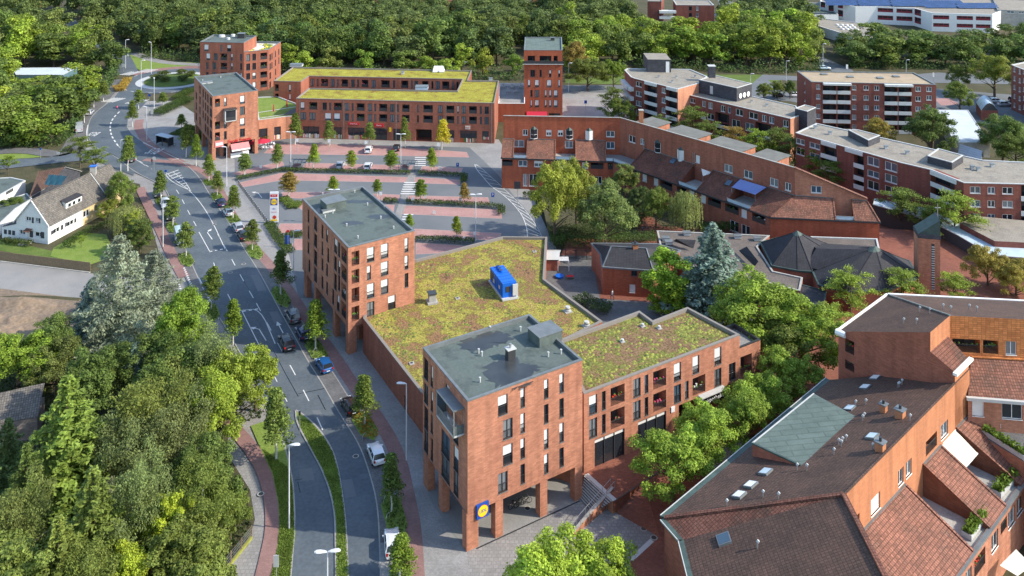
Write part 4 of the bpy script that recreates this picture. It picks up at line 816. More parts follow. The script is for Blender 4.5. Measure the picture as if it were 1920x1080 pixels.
for x, y, sx in ((818, 134, 2.2), (827, 134, 2.2)):
    p = P(x, y, 10.8); mb = MB(); mb.box(p, (sx, 3, .3), 'light_grey'); mb.face([p+Vector((-1, -1.4, .3)), p+Vector((1, -1.4, .3)), p+Vector((.7, 0, 1.8)), p+Vector((-.7, 0, 1.8))], 'white_paint'); mb.face([p+Vector((1, 1.4, .3)), p+Vector((-1, 1.4, .3)), p+Vector((-.7, 0, 1.8)), p+Vector((.7, 0, 1.8))], 'white_paint'); mb.face([p+Vector((1, -1.4, .3)), p+Vector((1, 1.4, .3)), p+Vector((.7, 0, 1.8))], 'white_paint'); mb.face([p+Vector((-1, 1.4, .3)), p+Vector((-1, -1.4, .3)), p+Vector((-.7, 0, 1.8))], 'white_paint'); mb.build('roof_light', B8)
rooftop(B8, 791, 167, 10.8, 3.6, 2.4, .9, 'canopy_glass', nm='roof_light'); rooftop(B8, 755, 139, 10.8, .9, .9, .8, 'light_grey'); rooftop(B8, 920, 152, 10.8, 1, 1, .9, 'light_grey'); rooftop(B8, 556, 124, 10.8, 4, 2, .7, 'light_grey')
w = W8[0]
for u in (w.L*.02, w.L*.245, w.L*.51, w.L*.76, w.L*.985): mb = MB(); mb.tube(w.pt(u, 0, .12), w.pt(u, 10.9, .12), .07, .07, 'metal_edge', 6); mb.build('downpipe', B8)
for c, y, wd, hh, m, txt in ((663.5, 232, 21, 4.2, 'sign_red', 'Schuh Mode'), (710.5, 235, 18, 6, 'sign_red', 'Markt'), (731.5, 243, 4, 7.5, 'sign_yellow', 'T'), (877, 239, 9, 6, 'cream', 'Back')):
    u, z = w.px(c, y); ww = wd/F*w.a.y/2; q = MB(); hz = hh/F*w.a.y/2; slab(q, w, u-ww, u+ww, z-hz, z+hz, 0, .15, m); o = q.build('shop_sign', B8)
    text_mesh(txt, hz*1.3, 'white_paint' if m == 'sign_red' else 'sign_red', w.M(u, z, .17), .01, o)
mb = MB(); a, b = P(936, 195, 5.5), P(984, 193, 5.5)
LK, _, _ = block('link_building', 'low brick link with white cornice between the long building and the square tower', 'building', [(934, 193.5), (984, 193.5), (984, 156), (937, 156)], 5.6, 0, 'brick_row', 'paver_light', {}, False, 'white_paint', .8, .2)
for i in range(5):
    p = P(944+i*8, 165+(i % 2)*8, 4.8); mb = MB(); mb.tube(p, p+Vector((0, 0, 1.5+i % 3)), .1, .3 if i == 0 else .05, 'light_grey'); mb.box(p, (1.2, 1.2, .4), 'concrete'); mb.build('play_post', LK)
# ---- 8. square tower
zF = (920, 0, 3.6)
f = zw(*zF, [(283, 470, 518, 28, 'w'), (337, 472, 520, 15, 'w'), (403, 472, 520, 16, 'h'), (463, 473, 520, 14, 'h'), (260, 537, 585, 16, 'b'), (312, 537, 587, 30, 'b'), (395, 540, 588, 32, 'b'), (463, 540, 587, 15, 'b'), (275, 606, 654, 15, 'w'), (312, 606, 654, 28, 'w'), (372, 608, 654, 15, 'b'), (402, 608, 654, 15, 'b'), (440, 608, 656, 28, 'b'), (275, 674, 722, 15, 'b'), (312, 674, 722, 28, 'b'), (372, 675, 722, 15, 'b'), (402, 675, 722, 15, 'b'), (440, 676, 722, 28, 'b'), (276, 376, 428, 50, 'l'), (370, 376, 430, 78, 'l'), (436, 378, 430, 26, 'l'), (276, 760, 800, 60, 's'), (430, 768, 800, 80, 's')])
B9, W9, _ = block('square_tower', 'seven storey square brick tower with open top floor terrace behind the link', 'apartment tower', [(982.5, 93.5), (1054.7, 93.8), (1053.3, 69.4), (984.4, 69.4)], 20, 0, 'brick_row', 'roof_green', {0: f}, False, 'metal_edge', .35, .3)
w = W9[0]; mb = MB(); z = w.px(1018, 119)[1]; slab(mb, w, -.3, w.L+.3, z-.15, z+.05, 0, .9, 'light_grey'); slab(mb, w, -.3, w.L+.3, z+.05, z+.9, .8, .86, 'dark_metal'); mb.build('balcony', B9)
q = MB(); z = w.px(1005, 214)[1]; q.face([w.pt(.8, z+.8, .02), w.pt(.8, z, 1.6), w.pt(w.L*.6, z, 1.6), w.pt(w.L*.6, z+.8, .02)], 'awning_red'); q.build('awning', B9)
rooftop(B9, 1036, 76, 19.6, 1.2, 1., 1., 'dark_metal')
# ================================================================= terraced brick rows with tiled lower roofs
def V2(p): return Vector((p[0], p[1]))
def plane(a, b, c):
    n = (b-a).cross(c-a).normalized(); return a, n
def onplane(x, y, pl):
    a, n = pl; r = Vector(((x-960)/F, 1, -(y-YH)/F)); o = Vector((0, 0, H)); t = (a-o).dot(n)/r.dot(n); return o+r*t
def mans(root, EW, TW, segs, hE, hT, tile, cheek, hTer=None, gutter='dark_metal', rail=True):
    """lower tiled roof between the eave line EW and the upper wall TW; segs = (u0, u1, kind) along EW"""
    hTer = hTer or hE-.35
    for u0, u1, k in segs:
        A, B = EW.pt(u0, hE, .25), EW.pt(u1, hE, .25)
        def top(u, p):
            if isinstance(k, str) and len(k) > 1 and k[1] == 'c' and (u < .01 or u > EW.L-.01): t = 0 if u < .01 else TW.L
            else: t = min(max((V2(p)-TW.a).dot(TW.d), 0), TW.L)
            return t
        ta, tb = top(u0, A), top(u1, B)
        if k[0] == 't':
            C, D = TW.pt(tb, hT, .02), TW.pt(ta, hT, .02); mb = MB(); mb.face([A, B, C, D], tile); mb.face([A-Vector((0, 0, .12)), B-Vector((0, 0, .12)), B, A], tile)
            for p, q in ((A, D), (B, C)):      # brick cheeks and ridge tiles
                e = MB(); lo = Vector((p.x, p.y, hTer-.1)); l2 = Vector((q.x, q.y, hTer-.1)); f = [p-Vector((0, 0, .05)), q-Vector((0, 0, .05)), l2, lo]
                mb.face(f, cheek); mb.face(f[::-1], cheek); mb.bar(p+Vector((0, 0, .06)), q+Vector((0, 0, .06)), .28, tile, .12)
            mb.bar(D+Vector((0, 0, .05)), C+Vector((0, 0, .05)), .3, 'metal_edge', .1)
            mb.build('tiled_roof', root)
        else:
            mb = MB(); C, D = TW.pt(tb, hTer, 0), TW.pt(ta, hTer, 0); mb.face([EW.pt(u0, hTer), EW.pt(u1, hTer), C, D], 'paver_light' if k[0] == 'T' else 'concrete'); mb.build('terrace_floor', root)
            if rail:
                r = MB(); slab(r, EW, u0+.1, u1-.1, hTer, hTer+.95, -.1, -.05, 'canopy_glass'); slab(r, EW, u0, u1, hTer+.95, hTer+1.02, -.13, -.03, 'steel'); r.build('railing', root)
    g = MB(); slab(g, EW, -.2, EW.L+.2, hE-.3, hE-.02, .02, .42, gutter); g.build('gutter', root)
# ---- 9. long red terraced row behind the big garden trees
T0, T1p, T2p = P(943.9, 217, 15.9), P(1162.7, 220.8, 15.9), P(1490.4, 314.6, 15.9); T3p = P(1626, 372.5, 10.8)
E0, E1, E2, E3 = P(940.8, 294.8, 7.4), P(1150, 302, 7.4), P(1444.6, 405.8, 7.4), P(1648.8, 415, 7.4)
ROW = thing('terraced_row', 'long dark red brick row with tiled roofs and small terraces bending behind the garden trees', 'terraced building', Vector((20, 200, 0)))
UA, UB, UC = Wall(T0, T1p, 6.8, 15.9), Wall(T1p, T2p, 6.8, 15.9), Wall(T2p, T3p, 6.8, 10.8)
EA, EB_, EC = Wall(E0, E1, 0, 7.4), Wall(E1, E2, 0, 7.4), Wall(E2, E3, 0, 7.4)
zG = (920, 200, 4.8); zH = (1280, 260, 4.8); zI = (1150, 100, 4.5)
mb = MB()
facade(mb, ROW, UA, zw(*zG, [(311, 203, 255, 45, 'W'), (523, 210, 262, 48, 'H'), (628, 210, 265, 48, 'H'), (1078, 222, 275, 76, 'W'), (1078, 322, 380, 76, 'W'), (252, 298, 357, 100, 'W'), (705, 305, 378, 72, 'W')]), 'brick_row', False)
facade(mb, ROW, UB, zw(*zG, [(1272, 255, 315, 60, 'W'), (1364, 285, 340, 34, 'W')])+zw(*zH, [(135, 150, 215, 38, 'B'), (412, 235, 300, 76, 'W'), (590, 290, 358, 80, 'W'), (822, 362, 450, 76, 'W'), (948, 400, 468, 56, 'W'), (76, 262, 330, 34, 'W')]), 'brick_row2', False)
us = UC.L*.46; z_us = 15.9-(15.9-10.8)*.46
wl = Wall(UC.a, UC.pt(us, 0), 6.8, z_us); facade(mb, ROW, wl, zw(*zH, [(1203, 425, 490, 95, 'W')]), 'brick', False)
mb.face([UC.pt(0, z_us), UC.pt(us, z_us), UC.pt(0, 15.9)], 'brick'); mb.face([UC.pt(us, 6.8), UC.pt(UC.L, 6.8), UC.pt(UC.L, 10.8), UC.pt(us, z_us)], 'brick')
facade(mb, ROW, EA, zw(*zG, [(150, 478, 532, 95, 'l'), (287, 487, 540, 76, 'W'), (430, 490, 545, 78, 'H'), (630, 500, 550, 60, 'B'), (850, 505, 555, 55, 'B'), (958, 500, 560, 115, 'l'), (1092, 505, 565, 75, 'l'), (312, 605, 725, 42, 'W'), (382, 605, 705, 76, 'W'), (968, 625, 692, 66, 'W'), (600, 620, 690, 66, 'W')]), 'brick_row', False)
facade(mb, ROW, EB_, zw(*zG, [(1385, 618, 680, 42, 'B'), (1487, 652, 715, 42, 'B'), (1580, 678, 745, 110, 'l'), (1310, 580, 625, 70, 'l'), (1720, 725, 780, 90, 'l'), (1810, 765, 830, 44, 'B')])+zw(*zH, [(185, 510, 572, 46, 'B'), (285, 530, 622, 120, 'l'), (443, 582, 670, 125, 'l'), (552, 640, 712, 50, 'B'), (685, 672, 752, 120, 'l'), (465, 742, 852, 80, 'W'), (566, 778, 862, 80, 'W')]), 'brick_row2', False)
facade(mb, ROW, EC, [], 'brick_row', False)
# left end and back walls
w = Wall(Vector(UA.a)+(-UA.n)*13, UA.a, 0, 15.9)
d3 = (V2(T3p)-UB.a); off = -d3.dot(UB.n); B3 = V2(T3p); B1 = UB.a-UB.n*off; B1 = B1+UB.d*(-off*.25); B0 = UA.a-UA.n*off
for a, b, za, zb in ((B0, UA.a, 10.8, 15.9), ):
    mb.face([(a.x, a.y, 0), (b.x, b.y, 0), (b.x, b.y, zb), (a.x, a.y, za)], 'brick_row')
mb.face([(UA.a.x, UA.a.y, 0), (EA.a.x, EA.a.y, 0), (EA.a.x, EA.a.y, 7.2), (UA.a.x, UA.a.y, 10.4)], 'brick_row')
mb.face([(EC.b.x, EC.b.y, 0), (B3.x, B3.y, 0), (B3.x, B3.y, 10.8), (EC.b.x, EC.b.y, 7.2)], 'brick_row')
for a, b in ((B3, B1), (B1, B0)): mb.face([(a.x, a.y, 0), (b.x, b.y, 0), (b.x, b.y, 10.8), (a.x, a.y, 10.8)], 'brick_row2')
mb.build('wall', ROW)
rf = MB()
rf.face([(UA.a.x, UA.a.y, 15.9), (UA.b.x, UA.b.y, 15.9), (B1.x, B1.y, 10.8), (B0.x, B0.y, 10.8)], 'tile_brown'); rf.face([(UB.a.x, UB.a.y, 15.9), (UB.b.x, UB.b.y, 15.9), (B3.x, B3.y, 10.8), (B1.x, B1.y, 10.8)], 'tile_brown')
rf.bar(UA.pt(0, 15.95), UA.pt(UA.L, 15.95), .3, 'concrete', .12); rf.bar(UB.pt(0, 15.95), UB.pt(UB.L, 15.95), .3, 'concrete', .12); rf.bar(UC.pt(0, 15.97), UC.pt(UC.L, 10.87), .9, 'tile_red', .16)
rf.build('roof', ROW)
def us_(W_, l): return [(W_.px(x, y)[0]) for x, y in l]
x = lambda W_, px, py=0: W_.px(px, 300)[0]
L = EA.L; q = [EA.px(p, 297)[0] for p in (962, 988, 1041, 1080, 1136)]
mans(ROW, EA, UA, [(0, q[0], 't'), (q[0], q[1], 'e'), (q[1], q[2], 't'), (q[2], q[3], 'e'), (q[3], q[4], 't'), (q[4], L, 'Tc')], 7.4, 10.4, 'tile_red', 'brick_row')
q = [EB_.px(*p)[0] for p in ((1181.5, 308), (1272, 338.5), (1307.5, 354.8), (1362.3, 373), (1407, 389.6))]
mans(ROW, EB_, UB, [(0, q[0], 'Tc'), (q[0], q[1], 't'), (q[1], q[2], 'e'), (q[2], q[3], 't'), (q[3], q[4], 'e'), (q[4], EB_.L, 'tc')], 7.4, 10.4, 'tile_dark', 'brick_row2')
q = [EC.px(*p)[0] for p in ((1566.5, 411), (1602, 413))]
mans(ROW, EC, UC, [(0, q[0], 'tc'), (q[0], q[1], 'e'), (q[1], EC.L, 'tc')], 7.4, 10.4, 'tile_red', 'brick_row')
def oriel(root, W_, cx, yt, yb, blind):     # pointed bay window with a small glazed hood
    u = W_.px(cx, (yt+yb)/2)[0]; z1 = W_.px(cx, yt+6)[1]; z0 = W_.px(cx, yb)[1]; hw = .85
    a, b, c = W_.pt(u-hw, 0, 0), W_.pt(u, 0, .6), W_.pt(u+hw, 0, 0); f = MB()
    for p, q in ((a, b), (b, c)):
        f.face([(p.x, p.y, z0+.25), (q.x, q.y, z0+.25), (q.x, q.y, z1), (p.x, p.y, z1)], 'blind' if blind else 'glass')
        for s in (p, q): f.box((s.x, s.y, z0+.2), (.07, .07, z1-z0-.2), 'white_paint')
        f.bar((p.x, p.y, z0+.25), (q.x, q.y, z0+.25), .12, 'white_paint'); f.bar((p.x, p.y, (z0+z1)/2), (q.x, q.y, (z0+z1)/2), .06, 'white_paint')
    t = W_.pt(u, z1+.75, .0); f.face([(a.x, a.y, z1), (b.x, b.y, z1), t], 'copper'); f.face([(b.x, b.y, z1), (c.x, c.y, z1), t], 'copper'); t2 = W_.pt(u, z0-.25, 0)
    f.face([(b.x, b.y, z0+.25), (a.x, a.y, z0+.25), t2], 'light_grey'); f.face([(c.x, c.y, z0+.25), (b.x, b.y, z0+.25), t2], 'light_grey'); f.build('bay_window', root)
for W_, cx, yt, yb, bl in ((UA, 1001, 236, 261, 0), (UA, 1067.5, 238, 262, 0), (UA, 1104.7, 239, 263, 1), (UB, 1233, 261, 287, 0), (UB, 1276, 275, 303, 1)): oriel(ROW, W_, cx, yt, yb, bl)
for a, b, c, dd in (((1174, 228), (1220, 231), (1203, 217), 1), ((1230, 247), (1298, 262), (1275, 234), 2), ((1306, 270), (1384, 284), (1325, 254), 3), ((1392, 292), (1449, 303), (1420, 280), 4)):
    k = UB.px(*a)[0]; k2 = UB.px(*b)[0]; mb = MB(); A = UB.pt(k, 0, -3.2); B = UB.pt(k2-2, 0, -3.2); C = UB.pt(k2-2, 0, -9.5); D = UB.pt(k, 0, -9.5)
    mb.prism([A[:2], B[:2], C[:2], D[:2]], 11, 14.5, 'brick', 'gravel'); mb.build('stair_housing', ROW)
    mb = MB(); mb.prism([(UB.pt(k-.3, 0, -2.9))[:2], UB.pt(k2-1.7, 0, -2.9)[:2], UB.pt(k2-1.7, 0, -9.8)[:2], UB.pt(k-.3, 0, -9.8)[:2]], 14.5, 14.65, 'metal_edge', 'roof_felt_light'); mb.build('housing_roof', ROW)
p = P(1202, 232, 14.5); mb = MB(); mb.box(p, (1., 1., 3.2), 'brick_orange'); mb.box(p+Vector((0, 0, 3.2)), (1.2, 1.2, .15), 'concrete'); mb.build('chimney', ROW)
for cx, y0, y1 in ((1208.5, 264, 280), (1301.5, 285, 311)):
    u = UB.px(cx, y0)[0]; za, zb = UB.px(cx, y0)[1], UB.px(cx, y1)[1]; mb = MB()
    for s in (-.22, .22): mb.bar(UB.pt(u+s, za, .2), UB.pt(u+s, zb, .2), .06, 'steel')
    for i in range(10): z = zb+(za-zb)*i/10; mb.bar(UB.pt(u-.22, z, .2), UB.pt(u+.22, z, .2), .04, 'steel')
    mb.build('wall_ladder', ROW)
pl = plane(EB_.pt(0, 7.4), EB_.pt(EB_.L, 7.4), UB.pt(5, 10.4))
for cx, cy in ((1262, 302), (1366, 343)):
    c = onplane(cx, cy, pl); n = pl[1]; mb = MB(); u = Vector((*EB_.d, 0)); v = n.cross(u); n = n if n.z > 0 else -n; mb.face([c+(-u*.6-v*.7)+n*.08, c+(u*.6-v*.7)+n*.08, c+(u*.6+v*.7)+n*.08, c+(-u*.6+v*.7)+n*.08], 'glass_blue'); mb.build('skylight', ROW)
# shade sails and garden furniture on the terraces (things of their own)
A_, B_, C_, D_ = P(1388, 336, 10.6), P(1437, 351, 10.6), P(1416, 365, 9.6), P(1372, 351, 9.6)
mb = MB(); n = 8
for i in range(n):
    for j in range(n):
        g_ = lambda s, t: (A_*(1-s)+B_*s)*(1-t)+(D_*(1-s)+C_*s)*t-Vector((0, 0, .5*math.sin(math.pi*s)*math.sin(math.pi*t)))
        mb.face([g_(i/n, (j+1)/n), g_((i+1)/n, (j+1)/n), g_((i+1)/n, j/n), g_(i/n, j/n)], 'awning_blue', True)
for q_ in (C_, D_): mb.tube(Vector((q_.x, q_.y, 7.05)), q_, .04, .04, 'steel', 6)
tag(mb.build('shade_sail', org=(C_.x, C_.y, 7.05)), 'blue lilac shade sail stretched over a terrace of the red row', 'shade sail')
A_, B_, C_ = P(1315, 316, 10.8), P(1337, 324, 9.8), P(1318, 330, 9.4); mb = MB(); mb.face([A_, C_, B_], 'white_paint'); mb.tube(Vector((C_.x, C_.y, 7.05)), C_, .04, .04, 'steel', 6)
tag(mb.build('shade_sail', org=(C_.x, C_.y, 7.05)), 'small white triangular shade sail above the wooden table terrace', 'shade sail')
def garden_table(x, y, h, label, m='wood'):
    t = thing('garden_table', label, 'table', P(x, y, h)); mb = MB(); mb.box((0, 0, .7), (1.6, .9, .06), m); o = mb.build('tabletop', org=(0, 0, 0)); o.parent = t
    for sx in (-.7, .7):
        for sy in (-.35, .35): mb = MB(); mb.box((sx, sy, 0), (.07, .07, .7), m); o = mb.build('leg', org=(0, 0, 0)); o.parent = t
    return t
def garden_chair(x, y, h, label, rz=0., m='plastic_white', grp=None):
    t = thing('garden_chair', label, 'chair', P(x, y, h), rz, grp); mb = MB(); mb.box((0, 0, .42), (.5, .5, .05), m); o = mb.build('seat', org=(0, 0, 0)); o.parent = t
    mb = MB()
    for i in range(5): a = R(-50+25*i); mb.box((.3*math.sin(a), .05+.22*math.cos(a), .47), (.11, .05, .45), m, -a)
    o = mb.build('backrest', org=(0, 0, 0)); o.parent = t
    for sx in (-.2, .2):
        for sy in (-.2, .2): mb = MB(); mb.box((sx, sy, 0), (.05, .05, .42), m); o = mb.build('leg', org=(0, 0, 0)); o.parent = t
    return t
garden_table(1302, 334, 7.06, 'wooden table on the terrace under the white triangular sail'); garden_table(1585, 395, 7.06, 'grey table on the inset terrace of the end tiled roof', 'steel')
garden_chair(1579, 398, 7.06, 'white chair beside the grey table on the inset terrace', 1.); garden_chair(1593, 397, 7.06, 'pale chair right of the grey table on the inset terrace', 4.)
# ---- 10. right foreground building (same construction)
RC = P(1582, 929, 15.9); dR = (V2(P(1800.4, 709, 15.9))-V2(RC)).normalized(); nR = Vector((dR.y, -dR.x))
tc = V2(RC); te = tc+dR*31.2; TW = Wall(tc, te, 6.8, 15.9)
EWa = tc+dR*1.+nR*6.6; EW = Wall(EWa, EWa+dR*33, 0, 7.4)
RF = thing('foreground_row', 'large brick building with brown roof, green felt patch and white skylights in the right foreground', 'terraced building', Vector((tc.x+8, tc.y+8, 0)))
zJ = (1360, 760, 3.375); mb = MB()
facade(mb, RF, TW, zw(*zJ, [(951, 578, 690, 58, 'B'), (1111, 405, 500, 34, 'W'), (1161, 355, 445, 36, 'W'), (1304, 178, 300, 70, 'l'), (1387, 105, 205, 44, 'W'), (838, 700, 775, 22, 'l')]), 'brick_orange', True)
facade(mb, RF, EW, zw(*zJ, [(1705, 812, 925, 42, 'W'), (1762, 720, 800, 40, 'l'), (1811, 655, 770, 42, 'W'), (1867, 575, 690, 42, 'W'), (1610, 930, 1060, 70, 'l'), (1540, 1040, 1120, 38, 'W')]), 'brick', True)
# wing towards the viewer
s2 = tc+Vector((-.6, -34)); TS = Wall(s2, tc, 0, 15.9); facade(mb, RF, TS, zw(*zJ, [(972, 960, 1060, 44, 'w')]), 'brick_row2', True)
eb0 = V2(P(1246, 971.7, 10.6)); eb1 = V2(P(1555.6, 712, 10.6)); eS0 = V2(P(1281, 1012, 10.6)); eS1 = Vector((eS0.x, 50))
wts = [(eb1, eb0), (eb0, eS0), (eS0, eS1)]
for i, (a, b) in enumerate(wts): facade(mb, RF, Wall(a-(Vector((0, 0))), b, 0, 10.4), [], 'brick_row2', False)
far0 = V2(P(1800, 709, 15.9))+dR*0; mb.face([(te.x, te.y, 0), (eb1.x, eb1.y, 0), (eb1.x, eb1.y, 10.4), (te.x, te.y, 15.7)], 'brick_row2')
mb.face([(EW.b.x, EW.b.y, 0), (te.x, te.y, 0), (te.x, te.y, 10), (EW.b.x, EW.b.y, 7.2)], 'brick_row2')
mb.face([(EW.a.x, EW.a.y, 0), (EW.a.x, EW.a.y, 7.2), (tc.x, tc.y, 10.4), (tc.x, tc.y, 0)], 'brick_row2'); mb.build('wall', RF)
rf = MB(); v3 = lambda p, z: Vector((p.x, p.y, z)); o_ = Vector((-nR.x, -nR.y))
A3, B3_, C3, D3 = v3(tc, 15.95), v3(te, 15.95), v3(eb1, 10.6), v3(eb0, 10.6)
fr_ = lambda p, q, f: p*(1-f)+q*f
rf.face([A3, B3_, C3, D3], 'tile_brown'); rf.face([A3, D3, v3(eS0, 10.6)], 'tile_dark'); rf.face([v3(s2, 15.95), A3, v3(eS0, 10.6), v3(eS1, 10.6)], 'tile_brown')
rf.bar(A3+Vector((0, 0, .08)), D3+Vector((0, 0, .08)), .4, 'tile_dark', .2); rf.bar(v3(s2, 16.02), A3+Vector((0, 0, .08)), .45, 'tile_dark', .2); rf.bar(A3+Vector((0, 0, .02)), B3_+Vector((0, 0, .02)), .2, 'tile_brown', .1)
rf.build('roof', RF)
gt = MB()
for a, b in ((C3, D3), (D3, v3(eS0, 10.6)), (v3(eS0, 10.6), v3(eS1, 10.6))):
    dd = (b-a).normalized(); nn = Vector((dd.y, -dd.x, 0)); nn = nn if nn.x < 0 or (abs(nn.x) < .3 and nn.y < 0) else -nn
    gt.bar(a+nn*.25-Vector((0, 0, .1)), b+nn*.25-Vector((0, 0, .1)), .55, 'copper', .22); gt.bar(a+nn*.52, b+nn*.52, .08, 'light_grey', .12)
gt.build('gutter', RF)
mans(RF, EW, TW, [(0, 12.4, 't'), (12.4, 17, 'e'), (17, 21.6, 't'), (21.6, 26.2, 'e'), (26.2, 33, 't')], 7.4, 10.6, 'tile_red', 'brick', gutter='metal_edge', rail=False)
PLR = plane(A3, B3_, D3)
L1, L2 = P(1411, 831, 12.6), P(1526, 738, 12.6); R2_, R1_ = onplane(1606, 782, PLR)+Vector((0, 0, .05)), onplane(1502, 874, PLR)+Vector((0, 0, .05))
gf = MB(); gf.face([L1, R1_, R2_, L2], 'roof_green'); gf.build('felt_roof', RF)
gc = MB(); lo1 = onplane(1420, 858, PLR); lo2 = Vector((L2.x, L2.y, onplane(1530, 745, PLR).z-.2)); b1_ = Vector((L1.x, L1.y, L1.z-1.9)); gc.face([b1_, R1_-Vector((0, 0, .2)), R1_, L1], 'brick_row2'); gc.face([lo2, b1_, L1, L2], 'slate_wall'); gc.face([L2, R2_, R2_-Vector((0, 0, .2)), lo2], 'slate_wall'); gc.bar(L1, L2, .15, 'light_grey', .1); gc.bar(L1, R1_, .2, 'copper', .15); gc.build('dormer_wall', RF)
def skylight(root, pl, cx, cy, d, sx=1.1, sy=.9, m='canopy_glass'):
    c = onplane(cx, cy, pl); n = pl[1] if pl[1].z > 0 else -pl[1]; u = Vector((d.x, d.y, 0)); u = (u-n*u.dot(n)).normalized(); v = n.cross(u); mb = MB()
    b = [c+u*a*sx/2+v*b_*sy/2 for a, b_ in ((-1, -1), (1, -1), (1, 1), (-1, 1))]; t = [p+n*.22 for p in b]; mb.face(t, 'metal_edge')
    for i in range(4): j = (i+1) % 4; mb.face([b[i], b[j], t[j], t[i]], 'metal_edge')
    o = mb.build('skylight', root); g_ = MB(); g_.face([c+u*a*sx*.42+v*b_*sy*.42+n*.235 for a, b_ in ((-1, -1), (1, -1), (1, 1), (-1, 1))], m); g_.build('pane', o)
for cx, cy, m in ((1436, 886.6, 'canopy_glass'), (1408, 911, 'white_paint'), (1386.6, 930, 'white_paint'), (1636, 820, 'canopy_glass'), (1641.5, 710, 'white_paint'), (1622.6, 727.6, 'white_paint'), (1594, 767, 'canopy_glass')): skylight(RF, PLR, cx, cy, dR, 1.3, 1.1, m)
PLS = plane(A3, v3(eS0, 10.6), v3(eS1, 10.6)); skylight(RF, PLS, 1358, 1013, Vector((0, 1)), 1.3, 1.3, 'glass_blue')
def brick_chimney(root, c, s=.9, hh=.9, cap='metal_edge', rz=.74):
    mb = MB(); mb.box(c-Vector((0, 0, .5)), (s, s, hh+.5), 'brick_orange', rz); mb.box(c+Vector((0, 0, hh)), (s+.2, s+.2, .12), cap, rz); mb.tube(c+Vector((0, 0, hh+.12)), c+Vector((0, 0, hh+.5)), .16, .16, 'dark_metal'); mb.build('chimney', root)
for cx, cy, s in ((1656.6, 773, .65), (1688, 783, .85), (1651, 845, .8)): brick_chimney(RF, onplane(cx, cy, PLR), s)
def pipes(root, pl, l):
    for cx, cy in l:
        c = onplane(cx, cy, pl); mb = MB(); mb.tube(c-Vector((0, 0, .1)), c+Vector((0, 0, .55)), .07, .07, 'steel', 6); mb.tube(c+Vector((0, 0, .55)), c+Vector((.12, 0, .72)), .13, .13, 'light_grey', 8); mb.build('vent_pipe', root)
pipes(RF, PLR, [(1620, 786), (1617, 790), (1563, 853), (1494, 882), (1512, 883), (1430, 933), (1459, 937), (1604, 762), (1623, 760), (1706, 789), (1572, 835), (1579, 832), (1586, 828), (1577, 838), (1636, 844), (1686, 727), (1691, 722), (1684, 728)])
pipes(RF, PLS, [(1362, 950), (1420, 1028)])
# planters, chairs, awning on its terraces
def planter(a, b, h, label, wd=1.0):
    a, b = P(*a, h), P(*b, h); c = (a+b)/2; d = b-a; rz = math.atan2(d.y, d.x); t = thing('planter_box', label, 'planter', c, rz); Ln = d.length
    mb = MB(); mb.box((0, 0, 0), (Ln, wd, .55), 'light_grey'); mb.box((0, 0, .55), (Ln-.15, wd-.15, .02), 'soil'); o = mb.build('box', org=(0, 0, 0)); o.parent = t
    pl = leaf_patch('plants', Ln, wd, .55, int(Ln*90)); pl.parent = t; return t
def leaf_patch(name, Lx, Ly, z0, n, col=(.14, .22, .03), hh=.55, s=.22):
    V = []; Fc = []
    for i in range(n):
        c = Vector((random.uniform(-Lx/2, Lx/2), random.uniform(-Ly/2, Ly/2), z0+abs(random.gauss(0, hh*.5)))); a = Vector((random.gauss(0, 1), random.gauss(0, 1), random.gauss(0, .6))).normalized(); b = a.cross(Vector((random.gauss(0, 1), random.gauss(0, 1), random.gauss(0, 1)))).normalized()
        k = len(V); q = s*random.uniform(.6, 1.2); V += [c-a*q, c-b*q*.6, c+a*q, c+b*q*.6]; Fc.append((k, k+1, k+2, k+3))
    me = bpy.data.meshes.new(name); me.from_pydata([tuple(v) for v in V], [], Fc); me.materials.append(MATS['leaf']); o = bpy.data.objects.new(name, me); o.color = (*col, 1); COL.objects.link(o); return o
planter((1812, 1010), (1842, 970), 7.1, 'white planter full of green plants at the edge of the terrace with the white chair')
planter((1868, 930), (1903, 893), 7.1, 'white planter full of green plants on the terrace under the cream awning')
garden_chair(1808, 966, 7.1, 'white plastic chair standing alone on the grey roof terrace', .6)
A_, B_, C_, D_ = P(1764, 834, 10.4), P(1791, 806, 10.4), P(1833, 850, 9.2), P(1810, 876, 9.2); mb = MB(); mb.face([A_, D_, C_, B_], 'awning_cream'); mb.face([A_+Vector((0, 0, -.05)), B_+Vector((0, 0, -.05)), C_+Vector((0, 0, -.05)), D_+Vector((0, 0, -.05))], 'awning_cream'); mb.bar(D_, C_, .12, 'white_paint'); mb.bar(A_, B_, .2, 'white_paint'); mb.build('awning', RF)
gc_ = garden_chair(900, 800, 0, 'white reclining chair on the projecting steel balcony of the front tower', 2.); gc_.location = BAL
dr = thing('drying_rack', 'small white wire drying rack on the terrace below the orange wall', 'rack', P(1729, 925, 7.1)); mb = MB()
for i in range(6): mb.bar((-.5+i*.2, -.4, .95), (-.5+i*.2, .4, .95), .03, 'white_paint')
mb.bar((-.5, -.4, .95), (.5, -.4, .95), .03, 'white_paint'); mb.bar((-.5, .4, .95), (.5, .4, .95), .03, 'white_paint'); o = mb.build('top', org=(0, 0, 0)); o.parent = dr
mb = MB(); mb.bar((-.4, -.4, 0), (.4, .4, .95), .03, 'white_paint'); mb.bar((.4, -.4, 0), (-.4, .4, .95), .03, 'white_paint'); o = mb.build('legs', org=(0, 0, 0)); o.parent = dr
